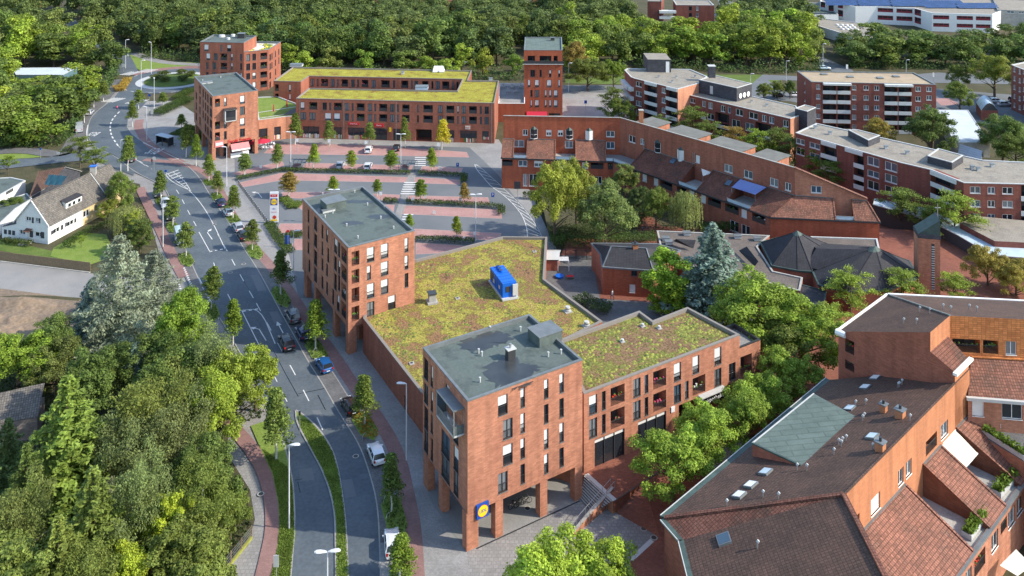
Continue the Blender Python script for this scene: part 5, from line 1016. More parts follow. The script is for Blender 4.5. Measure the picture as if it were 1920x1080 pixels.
# ---- 11. upper right building
hU, hB = 20.9, 15.6
u0, u1, u2 = P(1744.4, 623, hU), P(1781, 592, hU), P(1925, 599, hU); k0, k1, k2 = P(1572, 621.5, hB), P(1666, 552.6, hB), P(1925, 565.7, hB); u2 = u1+(u2-u1)*1.6; k2 = k1+(k2-k1)*1.4
UR = thing('upper_right_row', 'brick building with dark gabled roof, white gutters and tiled orange wall at right', 'terraced building', Vector((60, 115, 0))); zK = (1560, 540, 4.908)
mb = MB(); g1 = Wall(k0, u0, 4, hB); mb.face([g1.pt(0, hB), g1.pt(g1.L, hB), (u0.x, u0.y, hU)], 'brick_row2')
facade(mb, UR, g1, zw(*zK, [(160, 495, 600, 85, 'l'), (165, 680, 760, 80, 'l'), (810, 612, 800, 110, 'W')]), 'brick_row2', True)
w = Wall(u0, u1, 0, hU); facade(mb, UR, w, [], 'brick_orange', True); w2 = Wall(u1, u2, 15.9, hU); facade(mb, UR, w2, zw(*zK, [(1235, 465, 588, 255, 'l'), (1460, 468, 595, 140, 'l'), (1648, 510, 635, 100, 'W')]), 'tile_orange', True)
w3 = Wall(u1+Vector((0, -.02, 0)), u2+Vector((0, -.02, 0)), 0, 15.9); facade(mb, UR, w3, [], 'brick_orange', True)
facade(mb, UR, Wall(k1, k0, 0, hB), [], 'brick_row2', False); facade(mb, UR, Wall(k2, k1, 0, hB), [], 'brick_row2', False); mb.build('wall', UR)
rf = MB(); rf.face([u0, u1, k1, k0], 'tile_brown'); rf.face([u1, u2, k2, k1], 'tile_brown'); rf.bar(u1+Vector((0, 0, .06)), k1+Vector((0, 0, .06)), .25, 'metal_edge', .12); rf.build('roof', UR)
gt = MB()
for a, b in ((k0, k1), (k1, k2)): dd = (b-a).normalized(); nn = Vector((-dd.y, dd.x, 0)); gt.bar(a+nn*.15, b+nn*.15, .35, 'white_paint', .22)
gt.tube(k0+Vector((-.3, 0, 0)), k0+(g1.pt(1., hB)-g1.pt(0, hB))+Vector((0, -.1, 0)), .4, .4, 'white_paint'); gt.build('gutter', UR)
pipes(UR, plane(u0, u1, k0), [(1694, 607), (1718, 608), (1724, 585), (1743, 588)]); pipes(UR, plane(u1, u2, k1), [(1768, 580), (1782, 584), (1817, 581), (1831, 585)])
gp = TW.pt(26.8, 17.4); q1 = Vector((gp.x, gp.y, 17.2)); q2 = TW.pt(30.9, 17.2); a1_, a2_ = Vector((u0.x, u0.y, 18.6)), Vector((*V2(u0).lerp(V2(u1), .9), 18.6))
mb = MB(); mb.face([q1, q2, a2_, a1_], 'tile_dark'); mb.face([q1, a1_, (a1_.x, a1_.y, 10), (q1.x, q1.y, 10)], 'brick_row2'); mb.face([(q1.x, q1.y, 0), (q2.x, q2.y, 0), q2, q1], 'brick_orange'); mb.face([(q2.x, q2.y, 0), (a2_.x, a2_.y, 0), a2_, q2], 'brick_orange'); mb.build('lower_roof', UR)
mb = MB(); dd = (q2-q1).normalized(); nn = Vector((dd.y, -dd.x, 0)); mb.bar(q1+nn*.2-dd*.5, q2+nn*.2+dd*.3, .5, 'white_paint', .3); mb.build('gutter', UR)
# big lower tiled roof right of it
e1, e2 = P(1815, 744, 13.2), P(1960, 756, 13.2); f1 = Vector((*w3.pt(2.5, 0)[:2], 16.)); f2 = Vector((*w3.b, 16.)); mb = MB(); mb.face([e1, e2, f2, f1], 'tile_red'); mb.bar(f1+Vector((0, -.02, .05)), f2+Vector((0, -.02, .05)), .35, 'tile_orange', .15); mb.build('tiled_roof', UR)
mb = MB(); wl = Wall(e1, e2, 0, 13.1); facade(mb, UR, wl, zw(*zJ, [(1600, -30, 62, 75, 'B'), (1815, -12, 95, 130, 'W')]), 'brick', True); mb.build('lower_wall', UR); mb = MB(); mb.bar(e1+Vector((-.3, -.2, -.05)), e2+Vector((0, -.2, -.05)), .4, 'light_grey', .35); mb.build('gutter', UR)
dk = [P(x, y, 9.4) for x, y in ((1828, 800), (1845, 820), (1985, 905), (1985, 800), (1960, 785), (1828, 785))]; mb = MB(); mb.prism([p[:2] for p in dk], 0, 9.4, 'brick', 'paver_dark'); mb.build('terrace_deck', UR)
planter((1846, 812), (1925, 862), 9.42, 'long dark planter with green hedge on the right hand roof terrace', .9)
garden_chair(1873, 806, 9.42, 'white garden chair behind the long planter hedge', 2.5)
aw = thing('awning', 'square cream awning over the passage at the lower right edge', 'awning', P(1890, 1060, 3)); mb = MB(); A_, B_, C_, D_ = P(1875, 1060, 3.6), P(1905, 1030, 3.6), P(1935, 1060, 3.2), P(1908, 1080, 3.2)
mb.face([A_, D_, C_, B_], 'awning_cream'); o = mb.build('canopy', aw); mb = MB(); mb.tube((A_+C_)/2-Vector((0, 0, 3.4)), (A_+C_)/2, .05, .05, 'steel'); mb.build('pole', aw)
# ---- 12. apartment blocks
zN = (1150, 100, 4.5)
def fascia(root, W_, spans, z1, hh=.9, out=.25, m='balcony_white'):
    for a, b in spans:
        u0 = W_.px(*a)[0]; u1 = W_.px(*b)[0]; mb = MB(); slab(mb, W_, u0, u1, z1-hh, z1-.06, .04, out, m); mb.build('fascia', root)
a1f = zw(*zN, [(214, 240+i*80, 285+i*79, 50, 'W') for i in range(4)]+[(316, 268, 357, 105, 'p'), (316, 352, 441, 105, 'p'), (316, 434, 514, 105, 'p'), (316, 512, 590, 105, 'p')]+[(425, 285+i*86, 333+i*86, 36, 'W') for i in range(4)]+[(491, 308, 402, 95, 'p'), (491, 395, 486, 95, 'p'), (491, 480, 560, 95, 'p'), (491, 556, 640, 95, 'p')])
A1, WA1, pA1 = block('stepped_flats', 'left brick flats with white balconies and a dark lift box on the roof', 'apartment building', [(1190, 146.7), (1271, 166.7), (1310, 155.6), (1326, 143), (1294, 129.5), (1176, 128), (1171, 131), (1183, 144)], 14, 0, 'brick_apt', 'gravel', {0: a1f}, False, 'light_grey', .25, .35, walls={1: 'brick_pale'})
fascia(A1, WA1[0], [(zp(*zN, [(265, 240)])[0], zp(*zN, [(368, 265)])[0]), (zp(*zN, [(450, 285)])[0], zp(*zN, [(542, 305)])[0])], 14)
w = WA1[6]
for i in range(4):
    for sft in (0, 1): mb = MB(); slab(mb, w, .2+sft*w.L*.5, w.L*(.5+.5*sft)-.1, 11.2-2.75*i-1.1, 11.2-2.75*i, 0, 1.3, 'balcony_white'); mb.build('balcony', A1)
for i in range(4): mb = MB(); slab(mb, WA1[7], .2, WA1[7].L*.8, 11.2-2.75*i-1.1, 11.2-2.75*i, 0, 1.2, 'balcony_white'); mb.build('balcony', A1)
q = [P(1214.5, 135, 13.8), P(1258, 135.5, 13.8)]; k = q[1]-q[0]; mb = MB(); mb.prism([q[0][:2], q[1][:2], (q[1].x, q[1].y+9), (q[0].x, q[0].y+9)], 13.7, 17.6, 'slate_wall', 'gravel'); w = Wall(q[0], q[1], 13.7, 17.6); slab(mb, w, w.L*.78, w.L*.93, 13.75, 17, 0, .05, 'white_paint'); mb.build('lift_house', A1)
for x_, y_ in ((1235, 146), (1268, 146), (1260, 155), (1303, 145)): rooftop(A1, x_, y_, 13.75, .5, .5, .6, 'light_grey', nm='roof_vent')
H3 = 11.3
a3f = zw(*zN, [(670, 375, 420, 42, 'W'), (764, 400, 458, 30, 'D'), (820, 410, 460, 36, 'W'), (925, 437, 485, 38, 'W'), (978, 452, 518, 26, 'D'), (1063, 472, 522, 62, 'W'), (1182, 500, 552, 76, 'W'), (1273, 525, 588, 38, 'W'), (1335, 540, 585, 42, 'W'), (1455, 570, 620, 46, 'W'),
    (1035, 568, 622, 72, 'W'), (1150, 597, 652, 74, 'W'), (1035, 655, 700, 72, 'W'), (1150, 690, 740, 74, 'W'), (918, 500, 640, 118, 'p'), (918, 590, 730, 118, 'p'), (1265, 600, 720, 130, 'p'), (730, 480, 560, 100, 'p'), (820, 500, 560, 60, 'W')])
A3_, WA3, _ = block('flats_with_slate_penthouse', 'long brick flats with dark slate penthouse and three round white dishes', 'apartment building', [(1292, 177.8), (1482, 222), (1506.7, 213.8), (1492, 198), (1410, 180), (1340, 152), (1310, 156.5)], H3, 0, 'brick_apt', 'gravel', {0: a3f}, False, 'light_grey', .2, .3, walls={1: 'brick_pale'})
ph = [P(1310.5, 150, 14.8), P(1381.5, 165.6, 14.8), P(1409.6, 157.3, 14.8), P(1341, 141.5, 14.8)]; mb = MB(); mb.prism([p[:2] for p in ph], H3-.3, 14.8, 'slate_wall', 'gravel'); mb.build('penthouse', A3_); e = MB(); parapet_roof(e, ccw([p[:2] for p in ph]), 14.95, 'gravel', 'light_grey', .2, .3); e.build('parapet', A3_)
w = Wall(ph[1], ph[2], H3, 14.8)
for i in range(3): u, z = w.px(1387.5+i*7.3, 179.5-i*1.8); mb = MB(); mb.tube(w.pt(u, z, 0), w.pt(u, z, .2), .62, .72, 'white_paint', 18); mb.build('dish', A3_)
w = Wall(ph[0], ph[1], H3, 14.8); u = w.px(1334, 168)[0]; mb = MB(); slab(mb, w, u-.5, u+.5, 11.6, 13.9, 0, .05, 'light_grey'); mb.build('door', A3_)
p = P(1334, 144.5, 14.8); mb = MB(); mb.box(p, (1.9, 1.9, 3.2), 'slate_wall'); mb.box(p+Vector((0, 0, 3.2)), (2.1, 2.1, .2), 'light_grey'); mb.build('chimney', A3_)
sb = [P(1513.5, 208.5, 13), P(1530, 201, 13), P(1509, 196, 13), P(1490.5, 202.5, 13)]; sb_pts = [p[:2] for p in sb]
SB, _, _ = block('flats_stair_tower', 'small grey stair tower with white door between two long brick flats', 'building', None, 13, 0, 'slate_wall', 'gravel', {}, False, 'light_grey', .15, .25, pts=sb)
for x_, y_ in ((1409, 192), (1438, 199)): rooftop(A3_, x_, y_, H3-.2, .5, .5, .6, 'light_grey', nm='roof_vent')
zP = (1400, 0, 3.6)
bf = []
for c, wd in ((483, 28), (726, 28), (807, 34), (878, 34), (1158, 36), (1231, 36)):
    for i in range(5): bf.append((c, 580+i*65.5, 611+i*65.5, wd, 'W'))
for a, b in ((513, 607), (611, 702), (929, 1020), (1024, 1114)):
    for i in range(5): bf.append(((a+b)/2, 577+i*65.5, 640+i*65.5, b-a-4, 'p'))
A4, WA4, _ = block('five_storey_flats', 'five storey brick flats with two stacks of pale balconies and tan gravel roof', 'apartment building', [(1521.4, 153.3), (1755.5, 158.3), (1713.9, 136), (1494.4, 132.8)], 14.3, 0, 'brick_apt', 'gravel_tan', {0: zw(*zP, bf), 3: zw(*zP, [(392, 550+i*60, 566+i*60, 8, 'W') for i in range(4)])}, False, 'metal_edge', .3, .35)
fascia(A4, WA4[0], [((1542.5, 160), (1595, 160)), ((1657.5, 160), (1710, 160))], 14.25, .6, 1.2)
for x_, y_ in ((1545, 140), (1594, 145), (1650, 147), (1680, 144)): rooftop(A4, x_, y_, 14, 1.6, 1.6, .25, 'gravel_tan', nm='roof_vent')
zQ = (1600, 220, 5.4); zR = (1360, 240, 3.375)
cf = zw(*zQ, [(201, 407, 490, 120, 'W'), (201, 532, 615, 120, 'W'), (201, 650, 735, 120, 'W'), (381, 455, 540, 125, 'W'), (381, 580, 665, 125, 'W'), (381, 700, 790, 125, 'W'), (55, 395, 505, 100, 'p'), (55, 490, 630, 100, 'p'), (55, 600, 730, 100, 'p'), (566, 490, 655, 188, 'p'), (566, 610, 785, 188, 'p'), (566, 735, 880, 188, 'p')])+zw(*zR, [(475, 60, 102, 55, 'W'), (565, 92, 135, 66, 'W'), (655, 130, 205, 100, 'p'), (475, 125, 165, 55, 'W'), (565, 160, 200, 66, 'W'), (655, 200, 280, 100, 'p')])
c2 = zw(*zQ, [(900, 560, 740, 250, 'p'), (900, 700, 860, 250, 'p')]); c3 = zw(*zQ, [(1235, 700+137*i, 770+137*i, 108, 'W') for i in range(3)]+[(1398, 706+137*i, 774+137*i, 76, 'W') for i in range(3)]+[(1562, 710+137*i, 780+137*i, 108, 'W') for i in range(3)])
c4 = zw(*zQ, [(1760, 690, 850, 120, 'p'), (1760, 830, 1000, 120, 'p'), (1760, 980, 1120, 120, 'p')])
A5, WA5, _ = block('long_corner_flats', 'long brick flats with gravel roof and white balconies above the arcade at right', 'apartment building', [(1491.7, 248.6), (1687, 304), (1744.4, 317.5), (1807.4, 342.2), (1910, 344.5), (1975, 347), (1975, 306), (1842.6, 299.6), (1650, 257), (1530.6, 230.6)], 11.5, 0, 'brick_apt', 'gravel', {0: cf, 1: [], 2: c2, 3: c3, 4: c4}, False, 'light_grey', .2, .35)
fascia(A5, WA5[0], [((1540, 270), (1568, 278)), ((1585, 285), (1618, 296))], 11.4); fascia(A5, WA5[0], [((1687, 310), (1687.5, 310))], 11.4) if 0 else None
fascia(A5, WA5[2], [((1745, 325), (1794, 340))], 11.4)
for pts_ in ([(1590, 244), (1628, 263.5), (1650, 254.5), (1609, 244)], [(1739, 293), (1785, 305.5), (1806, 292), (1759, 279)]):
    q = [P(x_, y_, 12.8) for x_, y_ in pts_]; mb = MB(); mb.prism([p[:2] for p in q], 11.2, 12.8, 'slate_wall', 'gravel'); e = mb.build('roof_box', A5); e = MB(); parapet_roof(e, ccw([p[:2] for p in q]), 12.95, 'gravel', 'light_grey', .2, .3); e.build('roof_box_edge', A5)
for x_, y_ in ((1529, 241), (1556, 252), (1661, 279), (1701, 289), (1823, 317), (1834, 320), (1860, 313)): rooftop(A5, x_, y_, 11.3, .7, .7, .7, 'light_grey', nm='roof_vent')
# white arcade canopy below
ar = [(1637, 383), (1740, 412), (1795, 440), (1860, 478), (1960, 486), (1960, 466), (1865, 458), (1800, 420), (1745, 392), (1640, 372)]
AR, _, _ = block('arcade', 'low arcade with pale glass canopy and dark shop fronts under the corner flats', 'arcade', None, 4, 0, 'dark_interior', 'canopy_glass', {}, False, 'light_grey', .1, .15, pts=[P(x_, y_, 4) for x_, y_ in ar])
mb = MB(); q = [P(x_, y_, 5) for x_, y_ in [(1800, 418), (1865, 452), (1990, 458), (1990, 420), (1830, 405)]]; mb.prism([p[:2] for p in ccw(q)], 0, 5, 'brick_apt', 'gravel'); mb.build('back_roof', AR)
# ---- 13. white school with solar panels
sp = [(1537, 2), (1604, 12), (1645, 12), (1714, 15), (1747, 24), (1861, 27), (1890, 15), (1850, -30), (1600, -40)]
sw = lambda cs, rows: [(c, a, b, wd, 'H') for c, wd in cs for a, b in rows]
SCH, WS, _ = block('school', 'large white two storey school with blue solar panels and red framed windows', 'school', sp, 8.5, 0, 'white_wall', 'gravel', {0: zw(*zP, [(c, a, b, wd, 'R') for c, wd, a, b in ((515, 30, 5, 50), (570, 35, 25, 75), (633, 35, 15, 55), (633, 35, 68, 110))]), 1: [], 2: zw(*zP, [(935, 58, 85, 108, 'R'), (1065, 58, 85, 108, 'R'), (935, 108, 138, 108, 'R'), (1065, 108, 138, 108, 'R')]), 3: zw(*zP, [(1155, 62, 105, 44, 'R'), (1155, 118, 160, 44, 'R')]), 4: zw(*zP, [(1313, 105, 132, 108, 'R'), (1473, 110, 138, 110, 'R'), (1597, 108, 133, 100, 'R'), (1313, 158, 180, 108, 'R'), (1473, 165, 190, 110, 'R'), (1597, 160, 188, 100, 'R')])}, False, 'white_paint', .3, .5)
for i in range(5):
    for j in range(3 if i < 4 else 2):
        a = P(1585+i*62-j*2, 9-j*4.5+(1 if i > 2 else 0)*2+i*.8, 8.6); mb = MB(); wd = 19; d_ = 3.2
        if a.y > 620: continue
        mb.face([a+Vector((-wd/2, -d_/2, 0)), a+Vector((wd/2, -d_/2, 0)), a+Vector((wd/2, d_/2, .9)), a+Vector((-wd/2, d_/2, .9))], 'solar'); mb.build('solar_panels', SCH)
LS, _, _ = block('school_annex', 'flat brown roofed school annex with white edges and round skylights', 'school', [(1520, 44), (1598, 68), (1640, 66), (1640, 46), (1575, 38), (1505, 30)], 4.2, 0, 'white_wall', 'gravel', {}, False, 'light_grey', .3, .6)
for i in range(12): p = P(1570+(i % 4)*9+(i//4)*5, 47+(i//4)*4+(i % 4)*.4, 4); mb = MB(); mb.tube(p, p+Vector((0, 0, .5)), .8, .6, 'white_paint', 10); mb.build('roof_dome', LS)
LT, _, _ = block('school_hall', 'low flat dark roofed hall at the left of the white school', 'school', [(1474, 12), (1500, 27), (1572, 27), (1545, 5), (1480, 4)], 4.5, 0, 'white_wall', 'roof_felt', {}, False, 'light_grey', .3, .5)
BX, _, _ = block('far_office', 'pale grey flat roofed building at the top right corner', 'building', [(1870, 18), (1960, 22), (1960, 2), (1860, -6)], 9, 0, 'concrete', 'gravel', {0: [(1895, 21, 25, 14, 'W'), (1915, 21, 25, 10, 'W')]}, False)
# ---- 14. brick flats at the top
tf = zw(920, 0, 3.6, [(1348, 45, 75, 20, 'w'), (1348, 88, 118, 20, 'w'), (1395, 42, 66, 16, 'W'), (1395, 88, 110, 16, 'W')])
A6, WA6, _ = block('top_flats', 'brown brick flats with stacked white balconies at the top of the photo', 'apartment building', [(1268, 9), (1339, 9.5), (1330, 1), (1262, 0)], 11, 0, 'brick_apt', 'gravel', {0: tf}, False, 'light_grey', .3, .4)
w = WA6[0]
for i in range(4): mb = MB(); slab(mb, w, -8, -.2, 8.3-2.7*i-1.1, 8.3-2.7*i, -2, 1.5, 'balcony_white'); mb.build('balcony', A6)
A7, _, _ = block('narrow_flats', 'narrow dark brick wing left of the white balconies at the top', 'apartment building', [(1214, 2), (1240, 2.5), (1245, -8), (1219, -8)], 12.5, 0, 'brick_apt', 'gravel', {0: zw(920, 0, 3.6, [(1040, 30, 50, 25, 'w'), (1040, 75, 95, 25, 'w')])}, False)
# right edge flats
A8, _, _ = block('right_edge_flats', 'dark brick flats with small white windows cut by the right edge', 'apartment building', [(1896, 121), (1990, 158), (2030, 140), (1940, 112)], 14, 0, 'brick_apt', 'gravel', {0: zw(*zP, [(c, 458+60*i+(c-1807)*.15, 490+60*i+(c-1807)*.15, 14, 'W') for c in (1807, 1842, 1872) for i in range(5)])}, False, 'light_grey', .3, .4)
# pale roofed hall, barrel shed, tent
HA, _, _ = block('pale_hall', 'low hall with large pale blue grey metal roof among the trees', 'hall', [(1790, 266.5), (1855.6, 267), (1815, 206), (1757, 205.6)], 4, 0, 'concrete', 'pale_roof', {}, False, 'light_grey', .1, .2)
def archshed(x0, x1, y0, y1, h, label):
    a, b, c, d = P(x0, y1, h), P(x1, y1, h), P(x1-10, y0, h), P(x0-10, y0, h); root = thing('barrel_shed', label, 'shed', Vector(((a.x+c.x)/2, (a.y+c.y)/2, 0))); mb = MB(); mb.prism([p[:2] for p in (a, b, c, d)], 0, h, 'brick_apt'); mb.build('wall', root); r = MB(); n = 10
    for i in range(n):
        s, t = i/n, (i+1)/n; f = lambda s, p, q: p.lerp(q, s)+Vector((0, 0, 2.2*math.sin(math.pi*s)))
        r.face([f(s, a, b), f(t, a, b), f(t, d, c), f(s, d, c)], 'canopy_glass', True); r.face([a.lerp(b, s), a.lerp(b, t), f(t, a, b), f(s, a, b)], 'dark_metal')
    r.build('roof', root)
archshed(1840, 1871, 192, 207, 3, 'small brick shed with blue green barrel roof behind the pale hall')
def gabled(name, label, cat, A, B, C, D, he, hr, wm, rm, along=True, ov=.4, group=None):
    """A,B front eave corners, C,D back; ridge runs A->B direction if along"""
    A, B, C, D = [Vector((p[0], p[1], 0)) for p in (A, B, C, D)]; c = (A+B+C+D)/4; root = thing(name, label, cat, c, group=group); up = Vector((0, 0, 1)); mb = MB(); e = [p+up*he for p in (A, B, C, D)]
    for p, q in ((A, B), (B, C), (C, D), (D, A)): mb.face([p, q, q+up*he, p+up*he], wm)
    r0, r1 = (A+D)/2+up*hr, (B+C)/2+up*hr; mb.face([D+up*he, A+up*he, r0], wm); mb.face([B+up*he, C+up*he, r1], wm); mb.build('wall', root)
    r = MB(); t = .15*up; dx = (B-A).normalized()*ov; f0, f1 = (e[0]-(r0-e[0])*.08), (e[1]-(r1-e[1])*.08); g0, g1 = (e[3]-(r0-e[3])*.08), (e[2]-(r1-e[2])*.08)
    for q in ([f0-dx+t, f1+dx+t, r1+dx+t, r0-dx+t], [g1+dx+t, g0-dx+t, r0-dx+t, r1+dx+t]): r.face(q, rm); r.face([p-t for p in q[::-1]], rm)
    for q in ((f0-dx, r0-dx), (r0-dx, g0-dx), (f1+dx, r1+dx), (r1+dx, g1+dx), (f0-dx, f1+dx), (g0-dx, g1+dx)): r.face([q[0], q[1], q[1]+t, q[0]+t], 'light_grey'); r.face([q[1], q[0], q[0]+t, q[1]+t], 'light_grey')
    r.build('roof', root); return root
g_ = [P(1799, 288, 2.5), P(1836, 299, 2.5), P(1842, 293, 2.5), P(1806, 280, 2.5)]
gabled('storage_tent', 'small pale gabled tent behind the flats with the gravel roof', 'tent', *g_, 2.5, 4.2, 'pale_roof', 'pale_roof')
# ---- 15. church group
CH = thing('church', 'low church with two dark faceted slate roofs topped by green copper caps', 'church', Vector((52, 158, 0)))
hb = 5.2
def tent_roof(base, apex, ha, nm, facets=None):
    b = [P(x_, y_, hb) for x_, y_ in base]; a = P(*apex, ha); mb = MB(); cap = MB(); n = len(b)
    for i in range(n):
        p, q = b[i], b[(i+1) % n]; mb.face([p, q, a], 'slate'); k = .13; p2, q2 = a.lerp(p, k)+Vector((0, 0, .06)), a.lerp(q, k)+Vector((0, 0, .06)); cap.face([p2, q2, a+Vector((0, 0, .25))], 'copper')
        mb.bar(p.lerp(a, .02)+Vector((0, 0, .04)), a+Vector((0, 0, .04)), .12, 'slate', .08)
        mb.face([(p.x, p.y, 0), (q.x, q.y, 0), q, p], 'brick_row2'); mb.bar(p, q, .3, 'copper', .3)
    mb.build('roof', CH); cap.build('copper_cap', CH)
tent_roof([(1426, 455), (1448, 499), (1496, 508), (1524, 510), (1575, 485), (1573, 466), (1520, 448), (1460, 446)], (1494.5, 434.6), 9.6, 'a')
tent_roof([(1524, 510), (1535, 535), (1590, 548), (1665, 545), (1722, 520), (1705, 490), (1640, 470), (1560, 468)], (1641.7, 463.7), 9.6, 'b')
mb = MB(); r_ = [P(1524, 509, hb), P(1575, 485, hb), P(1545, 468, 8.2), P(1620, 466, 9.)]; mb.face([P(1510, 500, 5.6), P(1600, 520, 5.6), P(1628, 467, 9.2), P(1530, 466, 7.6)], 'slate'); mb.face([P(1530, 466, 7.6), P(1628, 467, 9.2), P(1640, 462, 7), P(1520, 455, 7)], 'slate'); mb.build('link_roof', CH)
FL, _, _ = block('church_annex', 'flat gravel roofed annex between the blue green conifer and the church roofs', 'building', [(1240, 470), (1300, 500), (1380, 520), (1440, 530), (1500, 545), (1505, 520), (1450, 508), (1420, 462), (1443, 441), (1231.5, 432)], 5.0, 0, 'brick_row2', 'gravel_dark', {}, False, 'concrete', .2, .3)
FM, _, _ = block('church_annex_north', 'narrow gravel roofed strip between the red row and the church', 'building', [(1530, 462), (1650, 470), (1645, 447), (1520, 443)], 5.4, 0, 'brick_row2', 'gravel_dark', {}, False, 'light_grey', .2, .3)
FN, _, _ = block('church_hall', 'flat dark slate roofed hall partly hidden by the garden trees', 'building', [(1440, 560), (1545, 572), (1550, 545), (1500, 532)], 4.6, 0, 'brick_row2', 'slate', {}, False, 'copper', .1, .2)
for x_, y_ in ((1248, 450), (1254, 457), (1288, 440), (1383, 446), (1420, 450)): rooftop(FL, x_, y_, 4.9, 1.3, 1., .5, 'light_grey', nm='roof_light')
mb = MB(); mb.face([P(1262, 452, 5.3), P(1300, 466, 5.3), P(1305, 450, 6.4), P(1268, 448, 6.4)], 'slate'); mb.face([P(1385, 470, 5.2), P(1415, 500, 5.2), P(1422, 490, 6.4), P(1400, 462, 6.4)], 'slate'); mb.build('slate_slope', FL)
# bell tower
bt = [P(1722, 446, 12.2), P(1763, 449.5, 12.2)]; dv = V2(bt[1])-V2(bt[0]); nv = Vector((-dv.y, dv.x)); B_t = thing('bell_tower', 'slim square brick bell tower with slanted green copper top and cross', 'tower', Vector((V2(bt[0]).x+2, V2(bt[0]).y+2, 0)))
q = [V2(bt[0]), V2(bt[1]), V2(bt[1])+nv, V2(bt[0])+nv]; mb = MB(); mb.prism([tuple(p) for p in q], 0, 12.2, 'brick'); mb.build('shaft', B_t); w = Wall(q[0], q[1], 0, 12.2)
mb = MB(); mb.prism([tuple(p) for p in inset([tuple(p) for p in q], -.08)], 12.2, 12.9, 'slate_wall'); a_, b_, c_, d_ = [Vector((p.x, p.y, 12.9)) for p in q]; b5, c5 = b_+Vector((0, 0, 2.6)), c_+Vector((0, 0, 2.6)); mb.face([a_, b_, b5], 'copper'); mb.face([d_, a_, b5, c5], 'copper'); mb.face([c_, d_, c5], 'copper'); mb.face([b_, c_, c5, b5], 'copper'); mb.build('copper_top', B_t)
mb = MB(); slab(mb, w, w.L*.6, w.L*.74, 3.5, 11.4, -.001, .03, 'dark_interior'); [slab(mb, w, w.L*.6, w.L*.74, 3.6+.4*i, 3.75+.4*i, .03, .08, 'light_grey') for i in range(19)]; mb.build('louvre', B_t)
mb = MB(); p = b5.lerp(c5, .5); mb.bar(p, p+Vector((0, 0, 2.2)), .1, 'steel'); mb.bar(p+Vector((-.5, 0, 1.5)), p+Vector((.5, 0, 1.5)), .1, 'steel'); mb.build('cross', B_t)
# ---- 16. hip roofed nursery house
NH = thing('nursery_house', 'brick house with brown grey hipped roof beside the moss roofed hall', 'house', Vector((22, 155, PZ))); he = 6.3
ev = [P(1130, 501, he), P(1225, 508, he), P(1275, 470, he), P(1232, 458, he), P(1109, 456.7, he), P(1125.8, 476, he)]; rg = [P(1146, 462, 8.6), P(1212, 466, 8.6)]
mb = MB()
for i in range(len(ev)): a, b = ev[i], ev[(i+1) % len(ev)]; facade(mb, NH, Wall(a, b, 0, he), {0: zw(860, 500, 3.6, [(1185, 18, 62, 40, 'w'), (1172, 120, 175, 38, 'B'), (950, 100, 182, 30, 'w')])}.get(i, []), 'brick_row2' if i else 'brick_row', True)
mb.build('wall', NH); mb = MB()
for q in ([ev[0], ev[1], rg[1], rg[0]], [ev[1], ev[2], rg[1]], [ev[2], ev[3], rg[1]], [ev[3], ev[4], rg[0], rg[1]], [ev[4], ev[5], rg[0]], [ev[5], ev[0], rg[0]]): mb.face(q, 'slate')
for a, b in ((ev[0], rg[0]), (ev[1], rg[1]), (rg[0], rg[1])): mb.bar(a+Vector((0, 0, .05)), b+Vector((0, 0, .05)), .2, 'metal_edge', .1)
for a, b in zip(ev, ev[1:]+ev[:1]): mb.bar(a, b, .3, 'metal_edge', .25)
mb.build('roof', NH); brick_chimney(NH, P(1191, 468, 8.2), .9, 1., 'dark_metal', .1)
# nursery yard: playhouse, fence, sandbox, toys
gabled('playhouse', 'small dark red wooden playhouse with grey roof in the nursery yard', 'shed', P(1025, 508, PZ), P(1046, 508, PZ), P(1050, 490, PZ), P(1026, 490, PZ), PZ+2., PZ+2.6, 'brick_row2', 'light_grey', ov=.2)
fe = thing('yard_fence', 'dark metal fence around the nursery yard', 'fence', P(1080, 486, PZ)); mb = MB(); A, B = P(1040, 484, PZ), P(1120, 488, PZ)
for i in range(40): p = A.lerp(B, i/39); mb.bar(p, p+Vector((0, 0, 1.8)), .05, 'dark_metal')
mb.bar(A+Vector((0, 0, 1.7)), B+Vector((0, 0, 1.7)), .06, 'dark_metal'); mb.bar(A+Vector((0, 0, .3)), B+Vector((0, 0, .3)), .06, 'dark_metal'); mb.build('bars', fe)
for i in range(5): mb = MB(); p = A.lerp(B, i/4); mb.bar(p, p+Vector((0, 0, 2)), .12, 'dark_metal'); mb.build('post', fe)
mb = MB(); p = P(1049, 520, PZ+.05); mb.tube(p, p+Vector((0, 0, .35)), .7, .8, 'blue_unit', 16); tag(mb.build('paddling_pool', org=p), 'round blue tub on the sand of the nursery yard', 'tub')
tb = thing('play_table', 'small red and green play table in the nursery yard', 'table', P(1069, 523, PZ)); mb = MB(); mb.box((0, 0, .5), (1.2, .7, .06), 'sign_red'); o = mb.build('tabletop', org=(0, 0, 0)); o.parent = tb
for sx in (-.5, .5): mb = MB(); mb.box((sx, 0, 0), (.08, .6, .5), 'plant'); o = mb.build('leg', org=(0, 0, 0)); o.parent = tb
pb = thing('garden_shelter', 'white lattice garden shelter beside the dark red playhouse', 'shelter', P(1056, 505, PZ)); mb = MB()
for i in range(8): mb.bar((-1+i*.28, -.8, 1.9), (-1+i*.28, .8, 1.9), .07, 'white_paint'); mb.bar((-1, -.8+i*.22, 1.95), (1, -.8+i*.22, 1.95), .07, 'white_paint')
o = mb.build('lattice', org=(0, 0, 0)); o.parent = pb
for sx in (-1, 1):
    for sy in (-.8, .8): mb = MB(); mb.box((sx, sy, 0), (.1, .1, 1.9), 'white_paint'); o = mb.build('post', org=(0, 0, 0)); o.parent = pb
